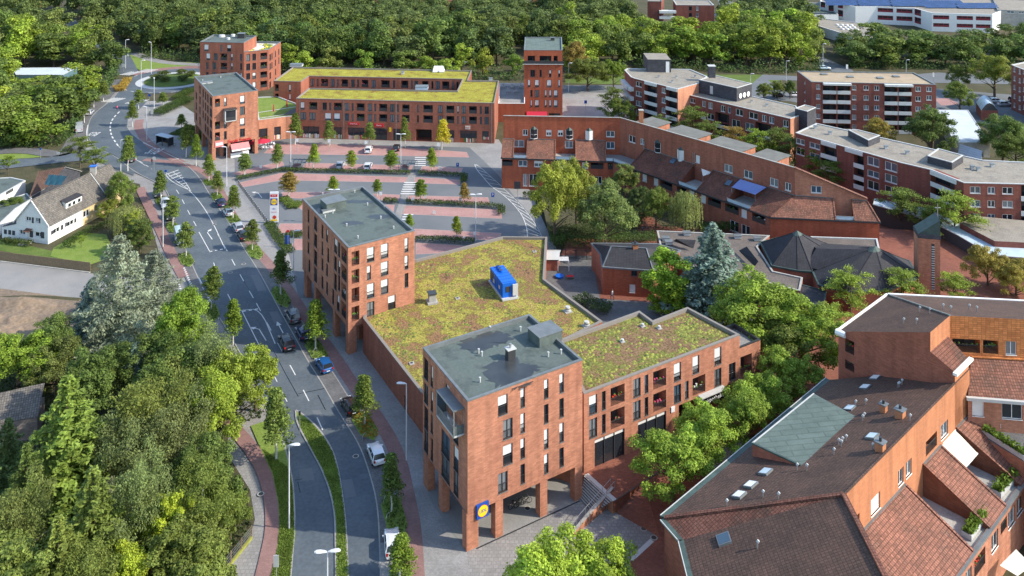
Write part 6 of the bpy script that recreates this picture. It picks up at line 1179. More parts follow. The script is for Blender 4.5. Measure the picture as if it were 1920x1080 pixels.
# ---- 17. white gabled house on the left
hs = V2(P(90, 458)); g0 = V2(P(30.6, 449.7)); dg = (hs-g0); ge = dg.normalized(); nl = Vector((-ge.y, ge.x)); Ln = 22.; ln2 = 12.5
up = Vector((0, 0, 1)); WHs = thing('white_house', 'white gabled house with weathered grey tile roof and shuttered windows', 'house', Vector((*((hs+g0)/2+nl*8), 0))); zV = (0, 240, 3.6)
c3_ = lambda p, z: Vector((p.x, p.y, z)); a, b = g0, hs; c, d = hs+nl*Ln, g0+nl*Ln; ap0, ap1 = (a+b)/2, (c+d)/2; hE, hRd = 4.1, 8.4
mb = MB(); wg = Wall(a, b, 0, hE); facade(mb, WHs, wg, zw(*zV, [(264, 700, 738, 60, 'W'), (150, 690, 720, 40, 'W')]), 'white_wall', False)
wu = Wall(a+ge*1.2, b-ge*1.2, hE, hE+2.0); facade(mb, WHs, wu, zw(*zV, [(190, 600, 638, 36, 'W'), (252, 605, 642, 30, 'W')]), 'white_wall', False)
q2 = (b-a).length/2; zf = lambda u: hE+(hRd-hE)*min(u, 2*q2-u)/q2; z12 = zf(1.2)
mb.face([c3_(a, hE), c3_(a+ge*1.2, hE), c3_(a+ge*1.2, z12)], 'white_wall'); mb.face([c3_(b-ge*1.2, hE), c3_(b, hE), c3_(b-ge*1.2, z12)], 'white_wall')
t2 = hE+2.; uu = (t2-hE)/(hRd-hE)*q2; mb.face([c3_(a+ge*1.2, t2), c3_(b-ge*1.2, t2), c3_(b-ge*uu, t2), c3_(ap0, hRd), c3_(a+ge*uu, t2)], 'white_wall')
w = Wall(b, hs+nl*9.5, 0, hE); facade(mb, WHs, w, zw(*zV, [(383, 668, 705, 44, 'W'), (476, 630, 662, 46, 'W')]), 'white_wall', False); w_ = Wall(hs+nl*9.5, c, 0, hE); facade(mb, WHs, w_, zw(*zV, [(580, 560, 600, 50, 'W'), (665, 515, 550, 50, 'W'), (738, 465, 520, 40, 'W')]), 'yellow_wall', False)
for p, q in ((c, d), (d, a)): mb.face([c3_(p, 0), c3_(q, 0), c3_(q, hE), c3_(p, hE)], 'white_wall')
mb.face([c3_(c, hE), c3_(d, hE), c3_(ap1, hRd)], 'white_wall'); mb.build('wall', WHs)
for W__, c_, y0, y1, ww in ((wg, 213, 697, 735, 22), (wg, 288, 703, 742, 22), (wu, 222, 604, 640, 13), (wu, 268, 610, 642, 8), (w, 352, 688, 722, 16), (w, 418, 650, 690, 16), (w, 445, 635, 668, 12), (w, 508, 606, 640, 12)):
    u0, z0 = W__.px(*zp(*zV, [(c_-ww/2, y1)])[0]); u1, z1 = W__.px(*zp(*zV, [(c_+ww/2, y0)])[0]); s = MB(); slab(s, W__, u0, u1, z0, z1, .01, .06, 'slate_wall'); s.build('shutter', WHs)
rf = MB(); ov = .5; s_ = (hRd-hE)/q2
for sgn, e0, e1 in ((1, b, c), (-1, a, d)):
    oo = ge*sgn*ov; l0, l1 = c3_(e0+oo-nl*.3, hE-ov*s_+.1), c3_(e1+oo+nl*.3, hE-ov*s_+.1); r0, r1 = c3_(ap0-nl*.3, hRd+.1), c3_(ap1+nl*.3, hRd+.1); rf.face([l0, l1, r1, r0] if sgn > 0 else [l1, l0, r0, r1], 'tile_grey'); rf.bar(l0, r0, .15, 'white_paint', .2)
rf.bar(c3_(ap0-nl*.3, hRd+.15), c3_(ap1+nl*.3, hRd+.15), .3, 'tile_grey', .15); p_ = b.lerp(ap0, 0)+nl*16+ge*.2; rf.bar(c3_(p_, hE+.2), c3_(ap0+nl*16, hRd+.2), .15, 'light_grey', .1); rf.build('roof', WHs)
dm = MB(); p0, p1 = b+nl*5.5-ge*.7, b+nl*10-ge*.7; hz = hE+2.1
dm.face([c3_(p0, hE+.5), c3_(p1, hE+.5), c3_(p1, hz), c3_(p0, hz)], 'white_wall'); i0, i1 = p0-ge*2.2, p1-ge*2.2; dm.face([c3_(i0, hE+2.2), c3_(p0, hE+.5), c3_(p0, hz)], 'white_wall'); dm.face([c3_(p1, hE+.5), c3_(i1, hE+2.2), c3_(p1, hz)], 'white_wall')
dm.face([c3_(p0+ge*.3-nl*.2, hz), c3_(p1+ge*.3+nl*.2, hz), c3_(i1+nl*.2, hz+.5), c3_(i0-nl*.2, hz+.5)], 'slate'); wd_ = Wall(p0, p1, hE, hz)
for f_ in (.12, .4, .72): slab(dm, wd_, wd_.L*f_, wd_.L*f_+.9, hz-1.2, hz-.35, 0, .04, 'white_paint'); slab(dm, wd_, wd_.L*f_+.08, wd_.L*f_+.82, hz-1.12, hz-.43, .04, .05, 'glass')
dm.build('dormer', WHs); mb = MB(); cpos = c3_(ap0+nl*17, hRd-.6); mb.box(cpos, (1.2, .9, 1.9), 'concrete', .2); mb.box(cpos+up*1.9, (1.4, 1.1, .15), 'blue_unit', .2); mb.build('chimney', WHs)
lt = MB(); la = a-ge*3.6; lt.face([c3_(la, 0), c3_(a, 0), c3_(a, 3.2), c3_(la, 2.2)], 'white_wall'); lt.face([c3_(la-ge*.2, 2.2), c3_(a, 3.3), c3_(a+nl*8, 3.3), c3_(la-ge*.2+nl*8, 2.2)], 'slate'); lt.face([c3_(la+nl*8, 0), c3_(la, 0), c3_(la, 2.2), c3_(la+nl*8, 2.2)], 'white_wall'); wl_ = Wall(la, a, 0, 2.2)
for f_ in (.15, .45, .72): slab(lt, wl_, wl_.L*f_, wl_.L*f_+.7, .9, 1.8, .01, .04, 'slate_wall')
lt.build('lean_to', WHs)
mb = MB(); pd = a.lerp(b, .42)-dg.normalized()*0; fr = -nl; pc = c3_(pd, 2.3); mb.face([pc+Vector((*(-ge*.8), .4)), pc+Vector((*(-ge*.8+fr*1.), 0)), pc+Vector((*(ge*.8+fr*1.), 0)), pc+Vector((*(ge*.8), .4))], 'tile_red'); mb.build('porch_roof', WHs); mb = MB(); slab(mb, wg, wg.L*.36, wg.L*.48, .2, 2.2, .01, .05, 'cream'); mb.build('door', WHs)
ss = MB(); cst = pd+fr*1.; ss.box(c3_(cst, 0), (2.2, 1.6, .25), 'concrete'); ss.box(c3_(cst, .25), (1.5, 1., .2), 'concrete'); ss.build('step', WHs)
# its outbuildings
an = [P(190, 365, 0), P(150, 372, 0)]
gabled('barn', 'brown tiled barn with blue tarpaulin behind the white house', 'barn', V2(P(58, 392, 0)), V2(P(90, 374, 0)), V2(P(150, 346, 0)), V2(P(88, 344, 0)), 3., 5.6, 'slate_wall', 'tile_brown')
ta = thing('tarpaulin', 'folded blue green tarpaulin draped on the brown barn roof', 'tarpaulin', P(105, 343, 5.2)); mb = MB(); q = [P(83, 350, 5.2), P(113, 350, 5.4), P(127, 334, 6.2), P(92, 330, 6.)]; n = 8
for i in range(n):
    for j in range(n):
        gg = lambda s, t: (q[0]*(1-s)+q[1]*s)*(1-t)+(q[3]*(1-s)+q[2]*s)*t+Vector((0, 0, -.05+.12*math.sin(s*17)*math.sin(t*4+1)+.45))
        mb.face([gg(i/n, j/n), gg((i+1)/n, j/n), gg((i+1)/n, (j+1)/n), gg(i/n, (j+1)/n)], 'teal', True)
mb.build('sheet', ta)
GA, _, _ = block('garage', 'white flat roofed garage with dark felt roof at the left edge', 'garage', [(-60, 384), (-5, 368), (48, 338), (20, 332), (-60, 336)], 3., 0, 'white_wall', 'roof_felt', {0: [], 1: [(18, 355, 361, 14, 'w')]}, False, 'light_grey', .2, .3)
GB, _, _ = block('garage_annex', 'low dark roofed annex between the garage and the white house', 'garage', [(-60, 425), (0, 418), (30, 390), (60, 372), (50, 362), (0, 378), (-60, 400)], 2.6, 0, 'white_wall', 'roof_felt', {}, False, 'light_grey', .15, .2)
# brown board fence
fn = thing('board_fence', 'long brown wooden board fence between the white house garden and the grey yard', 'fence', P(80, 493)); A, B = P(-30, 485), P(170, 510); n = 150; L_ = (B-A); mb = MB(); rz = math.atan2(L_.y, L_.x)
for i in range(n): p = A+L_*(i/n); mb.box(p, (L_.length/n*.86, .05, 1.75+.06*random.random()), 'wood', rz)
for z in (.4, 1.4): mb.bar(A+up*z+Vector((0, .08, 0)), B+up*z+Vector((0, .08, 0)), .08, 'wood')
mb.build('boards', fn); mb = MB(); mb.bar(A+Vector((0, -.3, .06)), B+Vector((0, -.3, .06)), .3, 'concrete', .14); mb.build('footing', fn)
# old tiled roof half hidden among the trees at the lower left
q = [P(-40, 800, 3.), P(70, 782, 3.), P(84, 718, 4.8), P(-40, 745, 4.8)]
TS_ = thing('tiled_shed', 'old shed with grey brown tiled roof half buried in the trees at lower left', 'shed', Vector(((q[0].x+q[2].x)/2, (q[0].y+q[2].y)/2, 0))); mb = MB(); mb.face(q, 'tile_grey'); mb.face([q[2], q[3], q[3]+Vector((0, 3, -2)), q[2]+Vector((0, 3, -2))][::-1], 'tile_grey'); mb.build('roof', TS_); mb = MB(); mb.prism([p[:2] for p in q], 0, 2.9, 'wood_grey'); mb.build('wall', TS_)
flat('shed_blue', (.09, .17, .2), .8)
# blue roofed shed far left
BR, _, _ = block('blue_roofed_shed', 'low shed with pale blue green flat roof among the trees at upper left', 'shed', [(30, 140), (118, 140), (145, 126), (22, 127)], 3.2, 0, 'shed_blue', 'pale_roof', {}, False, 'light_grey', .1, .2)
# yellow green rail fence at the path
yf = thing('garden_fence', 'wire garden fence with yellow green base rail beside the paved footpath', 'fence', P(445, 1030)); A, B = P(412, 1085, 0), P(472, 1010, 0); mb = MB(); mb.bar(A+up*.15, B+up*.15, .25, 'sign_yellow' if 0 else 'tuft_b', .3); mb.build('base_rail', yf)
for i in range(4): mb = MB(); p = A.lerp(B, i/3.); mb.box(p, (.1, .1, 1.5), 'wood'); mb.build('post', yf)
mb = MB()
for i in range(26): p = A.lerp(B, i/25.); mb.bar(p+up*.3, p+up*1.4, .02, 'steel')
for z in (.5, .8, 1.1, 1.4): mb.bar(A+up*z, B+up*z, .02, 'steel')
mb.build('wire_mesh', yf)
# far roofs above the wood
for i, (x0, x1, y_, m, lb) in enumerate(((700, 735, 2, 'tile_red', 'small red tiled roof above the dark wood, left of the red gables'), (768, 810, 6, 'tile_red', 'red gabled house peeking over the wood'), (838, 880, 7, 'tile_red', 'red roofed house with pale gable at the top edge'), (1000, 1020, 3, 'tile_grey', 'small grey roofed house at the top edge'), (20, 60, -5, 'gravel', 'pale roofed building at the top left corner'))):
    a, b = P(x0, y_+2, 6), P(x1, y_+2, 6); gabled('far_house', lb, 'house', a, b, b+Vector((0, 9, 0)), a+Vector((0, 9, 0)), 13, 17.5, 'brick_pale', m)
# ================================================================= VEGETATION
def leafobj(name, C, N, S, aspect=.6, jit=.8, droop=None):
    """C centres (n,3), N facing, S size -> one mesh of leaf quads"""
    n = len(C); N = N+rng.normal(0, jit, (n, 3)); N /= np.linalg.norm(N, axis=1)[:, None]+1e-9
    T = rng.normal(0, 1, (n, 3)) if droop is None else droop+rng.normal(0, .35, (n, 3)); A = np.cross(N, T); A /= np.linalg.norm(A, axis=1)[:, None]+1e-9; B = np.cross(N, A)
    S = np.broadcast_to(S, (n,))[:, None]; V = np.stack([C-A*S*aspect*.5-B*S*.1, C-B*S*.55, C+A*S*aspect*.5+B*S*.1, C+B*S*.55], 1).reshape(-1, 3)
    me = bpy.data.meshes.new(name); me.vertices.add(4*n); me.vertices.foreach_set('co', V.ravel()); me.loops.add(4*n); me.loops.foreach_set('vertex_index', np.arange(4*n, dtype=np.int32)); me.polygons.add(n)
    me.polygons.foreach_set('loop_start', np.arange(0, 4*n, 4, dtype=np.int32)); me.update(calc_edges=True); me.materials.append(MATS['leaf']); me.validate()
    o = bpy.data.objects.new(name, me); COL.objects.link(o); return o
def lobes_pts(lobes, n, shell=.3, under=.15):
    L = np.array(lobes); w = L[:, 3]**2; idx = rng.choice(len(L), n, p=w/w.sum()); D = rng.normal(0, 1, (n, 3)); D /= np.linalg.norm(D, axis=1)[:, None]
    m = (D[:, 2] < -.3) & (rng.random(n) > under); D[m, 2] *= -1; r = 1-shell*rng.random(n)**1.5
    C = L[idx, :3]+D*(L[idx, 3]*r)[:, None]*np.array([1, 1, .8]); return C, D
def trunk_mb(h, r0, r1, m, limbs=5, zl=.35, spread=2., zt=.8):
    mb = MB(); p = Vector((0, 0, -.3)); n = 5
    for i in range(n):
        q = Vector((random.uniform(-.12, .12)*h/12, random.uniform(-.12, .12)*h/12, h*(i+1)/n)); mb.tube(p, q, r0+(r1-r0)*i/n, r0+(r1-r0)*(i+1)/n, m, 7, False); p = q
    for i in range(limbs):
        a = 2*math.pi*i/limbs+random.random(); z = h*(zl+.4*i/limbs); s = Vector((0, 0, z)); k = Vector((math.cos(a)*spread*.5, math.sin(a)*spread*.5, z+spread*.4)); e = Vector((math.cos(a)*spread, math.sin(a)*spread, z+spread*random.uniform(.6, 1.)))
        mb.tube(s, k, r0*.45, r0*.3, m, 5, False); mb.tube(k, e, r0*.3, r0*.1, m, 5, False)
    return mb
def mkproto(name, kind):
    root = bpy.data.objects.new(name, None); COL.objects.link(root); tag(root, 'tree', 'tree')
    th = dict(broad=(12, 10), broad2=(12, 10), tall=(13, 7), young=(8, 2.9), young2=(8, 2.9), young3=(8, 2.9), cone=(15, 8), cedar=(16, 14), spruce=(15, 8.5), willow=(9, 8), airy=(9, 9), far1=(14, 11), far2=(14, 11), far3=(15, 9), shrub=(2.4, 3), birch=(13, 8), column=(12, 4.5))[kind]
    Hn, Wn = th; R_ = Wn/2; lob = []
    if kind in ('broad', 'broad2', 'far1', 'far2', 'far3', 'tall', 'birch', 'column'):
        zc, rz = (Hn*.5, Hn*.5) if kind[:3] == 'far' or kind == 'column' else (Hn*.55, Hn*.44); k = {'far1': 15, 'far2': 17, 'far3': 14}.get(kind, 78); sr = .31 if kind.startswith('far') else (.24 if kind == 'column' else .15); lo = -1 if kind[:3] == 'far' or kind == 'column' else -.6; ph = rng.random(3)*6.28
        for i in range(k):
            d = rng.normal(0, 1, 3); d /= np.linalg.norm(d); d[2] = d[2] if d[2] > lo else -d[2]; az = math.atan2(d[1], d[0]); f = rng.uniform(.55, .9)*(1+.2*math.sin(2*az+ph[0])+.14*math.sin(3*az+4*d[2]+ph[1])); r = R_*sr*rng.uniform(.7, 1.6)
            lob.append((d[0]*R_*f, d[1]*R_*f, zc+d[2]*rz*f, r))
        lob.append((0, 0, zc, R_*.55))
        ln = dict(broad=(19000, .25), broad2=(19000, .25), tall=(16000, .24), birch=(17000, .2), column=(14000, .24)).get(kind, (3000, .62))
        C, D = lobes_pts(lob, ln[0], .55); C[:, 2] += np.abs(rng.normal(0, .25, len(C))) if kind != 'birch' else 0
        if kind == 'birch':
            C[:, 2] -= rng.random(len(C))**2*1.6; cr = leafobj('crown', C, D, rng.uniform(.6, 1.3, len(C))*ln[1], .5, .7, np.array([0, 0, -1.]))
        else: cr = leafobj('crown', C, D*.9+np.array([0, 0, .35]), rng.uniform(.6, 1.35, len(C))*ln[1], .75, .45)
        tb = trunk_mb(Hn*.72, .04*R_+.1, .07, 'bark_birch' if kind == 'birch' else 'bark', 0 if kind.startswith('far') else 7, .22, R_*.62)
    elif kind in ('young', 'young2', 'young3'):
        C = []; D = []; nl = 30
        for i in range(nl):
            t = i/nl; z = 2.5+5.2*t; r = R_*((1.05-t)**.75 if kind != 'young3' else 1.1*math.sin(math.pi*min(.97, .25+t*.7)))*rng.uniform(.35, 1.05); a = i*2.4+rng.random(); c = np.array([math.cos(a)*r*.72, math.sin(a)*r*.72, z]); q, d = lobes_pts([(*c, .42+.3*(1-t))], 130, .6, .5); C.append(q); D.append(d)
        q, d = lobes_pts([(0, 0, 4.2, .9), (0, 0, 5.4, .65), (0, 0, 6.6, .4), (0, 0, 7.4, .25)], 900, .6, .5); C.append(q); D.append(d); C = np.concatenate(C); D = np.concatenate(D)
        cr = leafobj('crown', C, D, rng.uniform(.6, 1.3, len(C))*.2, .75, .8); tb = trunk_mb(6.2, .1, .03, 'trunk_white', 6, .38, .8)
    elif kind in ('cone', 'spruce', 'cedar'):
        C = []; D = []; lv = dict(cone=26, spruce=30, cedar=20)[kind]; tb = trunk_mb(Hn*.97, .3, .04, 'bark', 0)
        for i in range(lv):
            t = (i+.3)/lv; z = Hn*(.06+.92*t); r = R_*(1-t)**(.75 if kind != 'cedar' else .6)*rng.uniform(.88, 1.1); nb = max(5, int((9 if kind != 'cedar' else 8)*(1-t*.5)))
            for b in range(nb):
                a = 2*math.pi*b/nb+i*1.3+rng.normal(0, .15); rr = r*rng.uniform(.72, 1.12); n = int(26*rr**1.1)+14; s = rng.random(n)**.6
                up = .25 if kind == 'cone' else (-.12 if kind == 'spruce' else .12); x_ = s*rr; lat = rng.normal(0, 1, n)*(.12+.2*(1-s))*rr*.62; zz = z+up*x_-(.16 if kind == 'cone' else .1)*x_**2/max(rr, .5)*.7+rng.normal(0, .1, n)
                C.append(np.stack([math.cos(a)*x_-math.sin(a)*lat, math.sin(a)*x_+math.cos(a)*lat, zz], 1)); D.append(np.tile([math.cos(a)*.35, math.sin(a)*.35, .9], (n, 1)))
        C = np.concatenate(C); D = np.concatenate(D); cr = leafobj('crown', C, D, rng.uniform(.6, 1.3, len(C))*(.36 if kind != 'cedar' else .42), .5, .45)
    elif kind == 'willow':
        C = []; D = []
        for i in range(190):
            a = rng.random()*6.28; r = R_*rng.uniform(.25, .95); z0 = Hn*(1-.25*(r/R_)**2)*rng.uniform(.82, 1.); ln_ = rng.uniform(.45, .85)*z0; n = 46; s = rng.random(n)
            C.append(np.stack([math.cos(a)*(r+s*.25)+rng.normal(0, .08, n), math.sin(a)*(r+s*.25)+rng.normal(0, .08, n), z0-s*ln_], 1)); D.append(np.tile([math.cos(a), math.sin(a), .3], (n, 1)))
        q, d = lobes_pts([(0, 0, Hn*.72, R_*.6)], 1500, .3); C.append(q); D.append(d); C = np.concatenate(C); D = np.concatenate(D); cr = leafobj('crown', C, D, rng.uniform(.6, 1.3, len(C))*.3, .35, .5, np.array([0, 0, -1.])); tb = trunk_mb(Hn*.8, .3, .1, 'bark', 6, .4, 2)
    elif kind == 'airy':
        C = []; D = []; tb = trunk_mb(Hn*.75, .2, .06, 'bark', 9, .3, R_*.75)
        for i in range(34):
            a = rng.random()*6.28; t = rng.random(); z = Hn*(.42+.55*t); r = R_*math.sqrt(max(.05, 1-(t*1.5-.5)**2))*rng.uniform(.2, .9); n = 210; ex = rng.uniform(.9, 1.6)
            x_ = rng.normal(0, ex*.55, n); y_ = rng.normal(0, ex*.32, n); C.append(np.stack([math.cos(a)*(r+x_)-math.sin(a)*y_, math.sin(a)*(r+x_)+math.cos(a)*y_, z-.12*x_**2+rng.normal(0, .14, n)], 1)); D.append(np.tile([0, 0, 1.], (n, 1)))
        C = np.concatenate(C); D = np.concatenate(D); cr = leafobj('crown', C, D, rng.uniform(.6, 1.3, len(C))*.26, .6, .5)
    elif kind == 'shrub':
        for i in range(12): a = rng.random()*6.28; r = rng.uniform(0, .9); lob.append((math.cos(a)*r, math.sin(a)*r, rng.uniform(.7, 1.6), rng.uniform(.5, .8)))
        C, D = lobes_pts(lob, 1500, .3); cr = leafobj('crown', C, D, rng.uniform(.6, 1.3, len(C))*.22, .75, .7); tb = trunk_mb(1.2, .06, .03, 'bark', 4, .1, .6)
    t = tb.build('trunk', org=(0, 0, 0)); t.parent = root; cr.parent = root; cr.name = 'crown'
    proto_done(root); return root, Hn, Wn
PR = {}
def place(kind, x, y, h, w, col, label, group=None, z=0., name='tree', cat='tree'):
    first = kind not in PR
    if name == 'tree': name, cat = {'cone': ('conifer', 'conifer'), 'spruce': ('conifer', 'conifer'), 'cedar': ('cedar_tree', 'cedar'), 'willow': ('willow_tree', 'willow'), 'birch': ('birch_tree', 'birch')}.get(kind, (name, cat))
    if first: PR[kind] = mkproto(name, kind)
    r, Hn, Wn = PR[kind]; s = (w/Wn, w/Wn, h/Hn); v_ = random.uniform(.9, 1.12); j = [c*v_*random.uniform(.97, 1.03) for c in col]
    if first:
        o = r; o.location = (x, y, z); o.scale = s; o.rotation_euler = (0, 0, random.random()*6.28)
        for c in o.children_recursive: c.color = (*j, 1)
        o['label'] = label
        if group: o['group'] = group
    else: o = dup(r, (x, y, z), random.random()*6.28, s, label, group, j); o.name = name
    if kind[:5] == 'young': o.rotation_euler[0] = random.gauss(0, .03); o.rotation_euler[1] = random.gauss(0, .03)
    if not group and 'group' in o: del o['group']
    o['category'] = cat; return o
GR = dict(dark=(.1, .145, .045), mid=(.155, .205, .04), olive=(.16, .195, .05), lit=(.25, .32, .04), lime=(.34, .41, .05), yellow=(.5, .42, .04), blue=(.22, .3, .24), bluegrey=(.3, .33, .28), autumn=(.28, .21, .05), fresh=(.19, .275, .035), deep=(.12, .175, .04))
def tb_(px, yb, yt, wpx, kind, col, label, group=None, z=0., name='tree', cat='tree'):    # by ground pixel
    p = P(px, yb, z); h = H-(yt-YH)*p.y/F-z; w = wpx*p.y/F; return place(kind, p.x, p.y, max(h, .6), w, GR[col], label, group, z, name, cat)
def tt_(px, yt, h, w, kind, col, label, group=None, z=0., name='tree', cat='tree'):        # by apex pixel and real size
    p = P(px, yt, h+z); return place(kind, p.x, p.y, h, w, GR[col], label, group, z, name, cat)
# ---- young trees along the street
GR['yng'] = (.17, .23, .05)
g1 = 'young street trees with pale trunks along the road'
for px, yb, yt, w, c, lb in (
    (302, 376, 318, 30, 'mid', 'young tree right of the dark car nearest the white house'), (323.6, 424.7, 366, 32, 'mid', 'young tree between the silver car and the small dark car west of the road'), (348.6, 483, 414, 34, 'mid', 'young tree hiding the front of the white van'),
    (396, 580.6, 498, 38, 'deep', 'dark young tree on the traffic island above the dashed crossing lines'), (437, 645, 559, 42, 'fresh', 'young bright pointed tree at the left turn arrow'), (239.7, 320.6, 253, 34, 'mid', 'dense young tree beside the lamp at the side street corner'),
    (158, 230, 178, 26, 'deep', 'young tree by the bus lane with the silver car behind it'), (176, 201, 166, 24, 'deep', 'young tree with pale trunk at the edge of the dark trees, left one'), (194, 190, 150, 26, 'deep', 'young tree with pale trunk at the edge of the dark trees, near the roundabout'),
    (248.6, 237.5, 187, 24, 'deep', 'young tree on the rounded grass island left of the bus shelter'), (260, 204, 167, 22, 'mid', 'young tree by the crossing south of the roundabout'), (305.5, 199, 172, 22, 'mid', 'young tree on the green bank below the roundabout'), (341, 241, 213, 22, 'deep', 'small young tree on the pale steps left of the ice cream tower'),
    (348.6, 294.4, 232, 30, 'deep', 'young tree behind the bus shelter next to the left tower wall'), (368, 311, 250, 24, 'fresh', 'slender young tree before the columns of the ice cream tower'), (391.7, 341, 288, 29, 'deep', 'young tree in the first grass bed below the ice cream tower'), (407, 368, 319, 28, 'deep', 'young tree in the grass bed above the dark blue parked car'),
    (437, 409, 347, 32, 'deep', 'young tree between the small white car and the silver estate car'), (473, 469, 411, 30, 'deep', 'young tree in the grass bed below the black parked car'), (526, 553, 466, 42, 'dark', 'dark dense young tree in front of the left side of the middle tower'), (591.7, 655.6, 560, 50, 'fresh', 'young yellowish tree between the dark blue and bright blue parked cars'),
    (683, 797, 700, 52, 'deep', 'young tree beside the black parked car with orange flowers below it'), (734, 960.5, 848, 50, 'dark', 'dark oval young tree between the two white parked cars'), (748.6, 1085, 1003, 60, 'fresh', 'loose young tree bending over the lower white car'), (517.5, 862, 722, 62, 'mid', 'tall young tree with white trunk on the left verge')):
    tb_(px, yb, yt, w*1.06, random.choice(['young', 'young2', 'young3']), {'dark': 'deep', 'deep': 'mid', 'mid': 'yng'}.get(c, c), lb, g1, .1, 'young_tree', 'young tree')
g2 = 'young trees in the car park'
for px, yb, yt, w, c, lb in (
    (459, 329, 286, 26, 'mid', 'young tree at the car park entrance hedge'), (520.5, 318, 268, 26, 'mid', 'young tree at the left end of the trolley shelter'), (588, 318, 269, 24, 'lit', 'bright young tree at the right end of the left trolley shelter'), (660, 320.5, 280, 20, 'lit', 'bright young tree between the silver and white cars in the bays'), (734, 323, 281, 26, 'fresh', 'young tree left of the second trolley shelter'), (810, 323, 276, 24, 'lit', 'bright young tree right of the upper zebra crossing'),
    (553, 271, 211, 27, 'deep', 'dark young tree in front of the low shop link'), (618, 272, 225, 25, 'mid', 'young tree before the left shop window of the long building'), (692, 275, 229, 26, 'mid', 'young tree before the red shop signs'), (760, 278, 218, 21, 'deep', 'narrow young tree right of the yellow shop sign'), (828, 280.5, 222, 30, 'yellow', 'young tree with yellow autumn leaves before the arcade'),
    (541, 370.5, 322, 33, 'autumn', 'brownish young tree in the planted triangle above the price pylon'), (625.5, 366, 330, 24, 'lit', 'young tree just behind the roof edge of the middle tower'), (706.7, 368, 336, 18, 'fresh', 'thin young tree right of the middle tower roof'), (788, 379, 335, 25, 'fresh', 'young tree right of the middle zebra crossing'), (870, 383, 341, 22, 'autumn', 'brown green young tree left of the double lamp'), (767, 432, 401, 20, 'fresh', 'small young tree at the right roof corner of the middle tower'), (856, 448, 404, 22, 'lit', 'young tree in the lowest row of bays left of the double lamp')):
    tb_(px, yb, yt, w*1.15, random.choice(['young', 'young2', 'young3']), {'dark': 'deep', 'deep': 'mid', 'mid': 'yng'}.get(c, c), lb, g2, .1, 'young_tree', 'young tree')
# ---- garden trees in the courtyard
for a in ((1040, 455, 303, 105, 'broad', 'yellow_', 'large yellow green tree, leftmost before the terraced row'), (1080, 430, 300, 85, 'broad2', 'lit_', 'yellowish tree rising behind the big yellow green one'), (1135, 470, 345, 130, 'broad2', 'mid2', 'wide grey green tree in the middle of the courtyard garden'), (1172, 380, 308, 62, 'tall', 'olive', 'olive tree close to the bend of the terraced row'),
          (1230, 428, 352, 62, 'broad', 'mid', 'round green tree left of the willow'), (1285, 438, 355, 72, 'willow', 'willow', 'weeping willow before the tiled roofs'), (1250, 592, 460, 86, 'column', 'bright', 'bright green upright tree right of the nursery house'), (1337, 600, 412, 185, 'spruce', 'blue', 'large blue green conifer before the church annex'),
          (1200, 400, 350, 40, 'broad', 'dark', 'dark small tree in the shade of the terraced row')):
    GR.update(yellow_=(.26, .31, .045), lit_=(.24, .27, .045), mid2=(.16, .21, .06), willow=(.26, .3, .09), bright=(.27, .4, .04)); px, yb, yt, w, k, c, lb = a; tb_(px, yb, yt, w, k, c, lb, None, PZ)
# row of plane trees along the shop wing and the big round trees behind it
g3 = 'bright trees lining the red plaza'
for px, yt, h, w, c, lb in ((1262, 808, 8.0, 10, 'plane', 'lowest tree of the plaza row, next to the stairs'), (1330, 762, 8.2, 8.5, 'plane', 'second tree of the plaza row, before the shop windows'), (1395, 728, 8.2, 8.5, 'plane', 'third tree of the plaza row, below the pharmacy sign'), (1432, 700, 8.2, 8., 'plane', 'fourth tree of the plaza row, by the end bay of the wing'), (1480, 660, 8.6, 9., 'plane', 'topmost tree of the plaza row, near the bicycles')):
    GR['plane'] = (.25, .37, .05); tt_(px, yt, h, w, 'broad' if px % 2 else 'broad2', c, lb, g3, PZ)
for px, yt, h, w, k, c, lb in ((1420, 517, 13, 15, 'broad2', 'rob', 'huge light green tree, left one of the pair behind the shop wing'), (1505, 556, 11, 13, 'broad', 'rob', 'huge light green tree, right one of the pair behind the shop wing'), (1460, 600, 9, 12, 'broad2', 'mid', 'darker tree filling the gap below the pair of huge trees'), (1595, 503, 9.5, 9.5, 'airy', 'airy', 'feathery light green tree before the faceted church roof'), (1690, 504, 8.5, 9, 'airy', 'airy', 'feathery tree left of the bell tower'), (1787, 512, 6.5, 8, 'airy', 'airy', 'feathery tree right of the bell tower'), (1562, 570, 7.5, 8, 'airy', 'airy', 'low feathery tree at the left gutter of the upper right roof'),
                               (1852, 462, 8.5, 7.5, 'broad', 'autumn2', 'yellow brown tree standing on the red church plaza'), (1905, 488, 7.5, 8, 'broad2', 'autumn2', 'yellow brown tree at the right edge of the red plaza'), (1790, 357, 11, 12, 'airy', 'airy', 'wide feathery tree in front of the corner flats'), (1690, 352, 9, 11, 'airy', 'mid', 'feathery tree over the arcade canopy, left one'), (1740, 385, 7.5, 9, 'airy', 'mid', 'small feathery tree over the arcade canopy, right one'),
                               (1035, 1008, 10, 11, 'broad', 'near', 'large bright tree at the bottom edge, left crown'), (1135, 1030, 9, 8.5, 'broad2', 'near', 'large bright tree at the bottom edge, right crown')):
    GR.update(rob=(.24, .34, .045), airy=(.25, .34, .05), autumn2=(.33, .28, .06), near=(.33, .43, .05)); z = 0 if px > 1560 or yt > 900 else PZ; tt_(px, yt, h, w, k, c, lb, None, z)
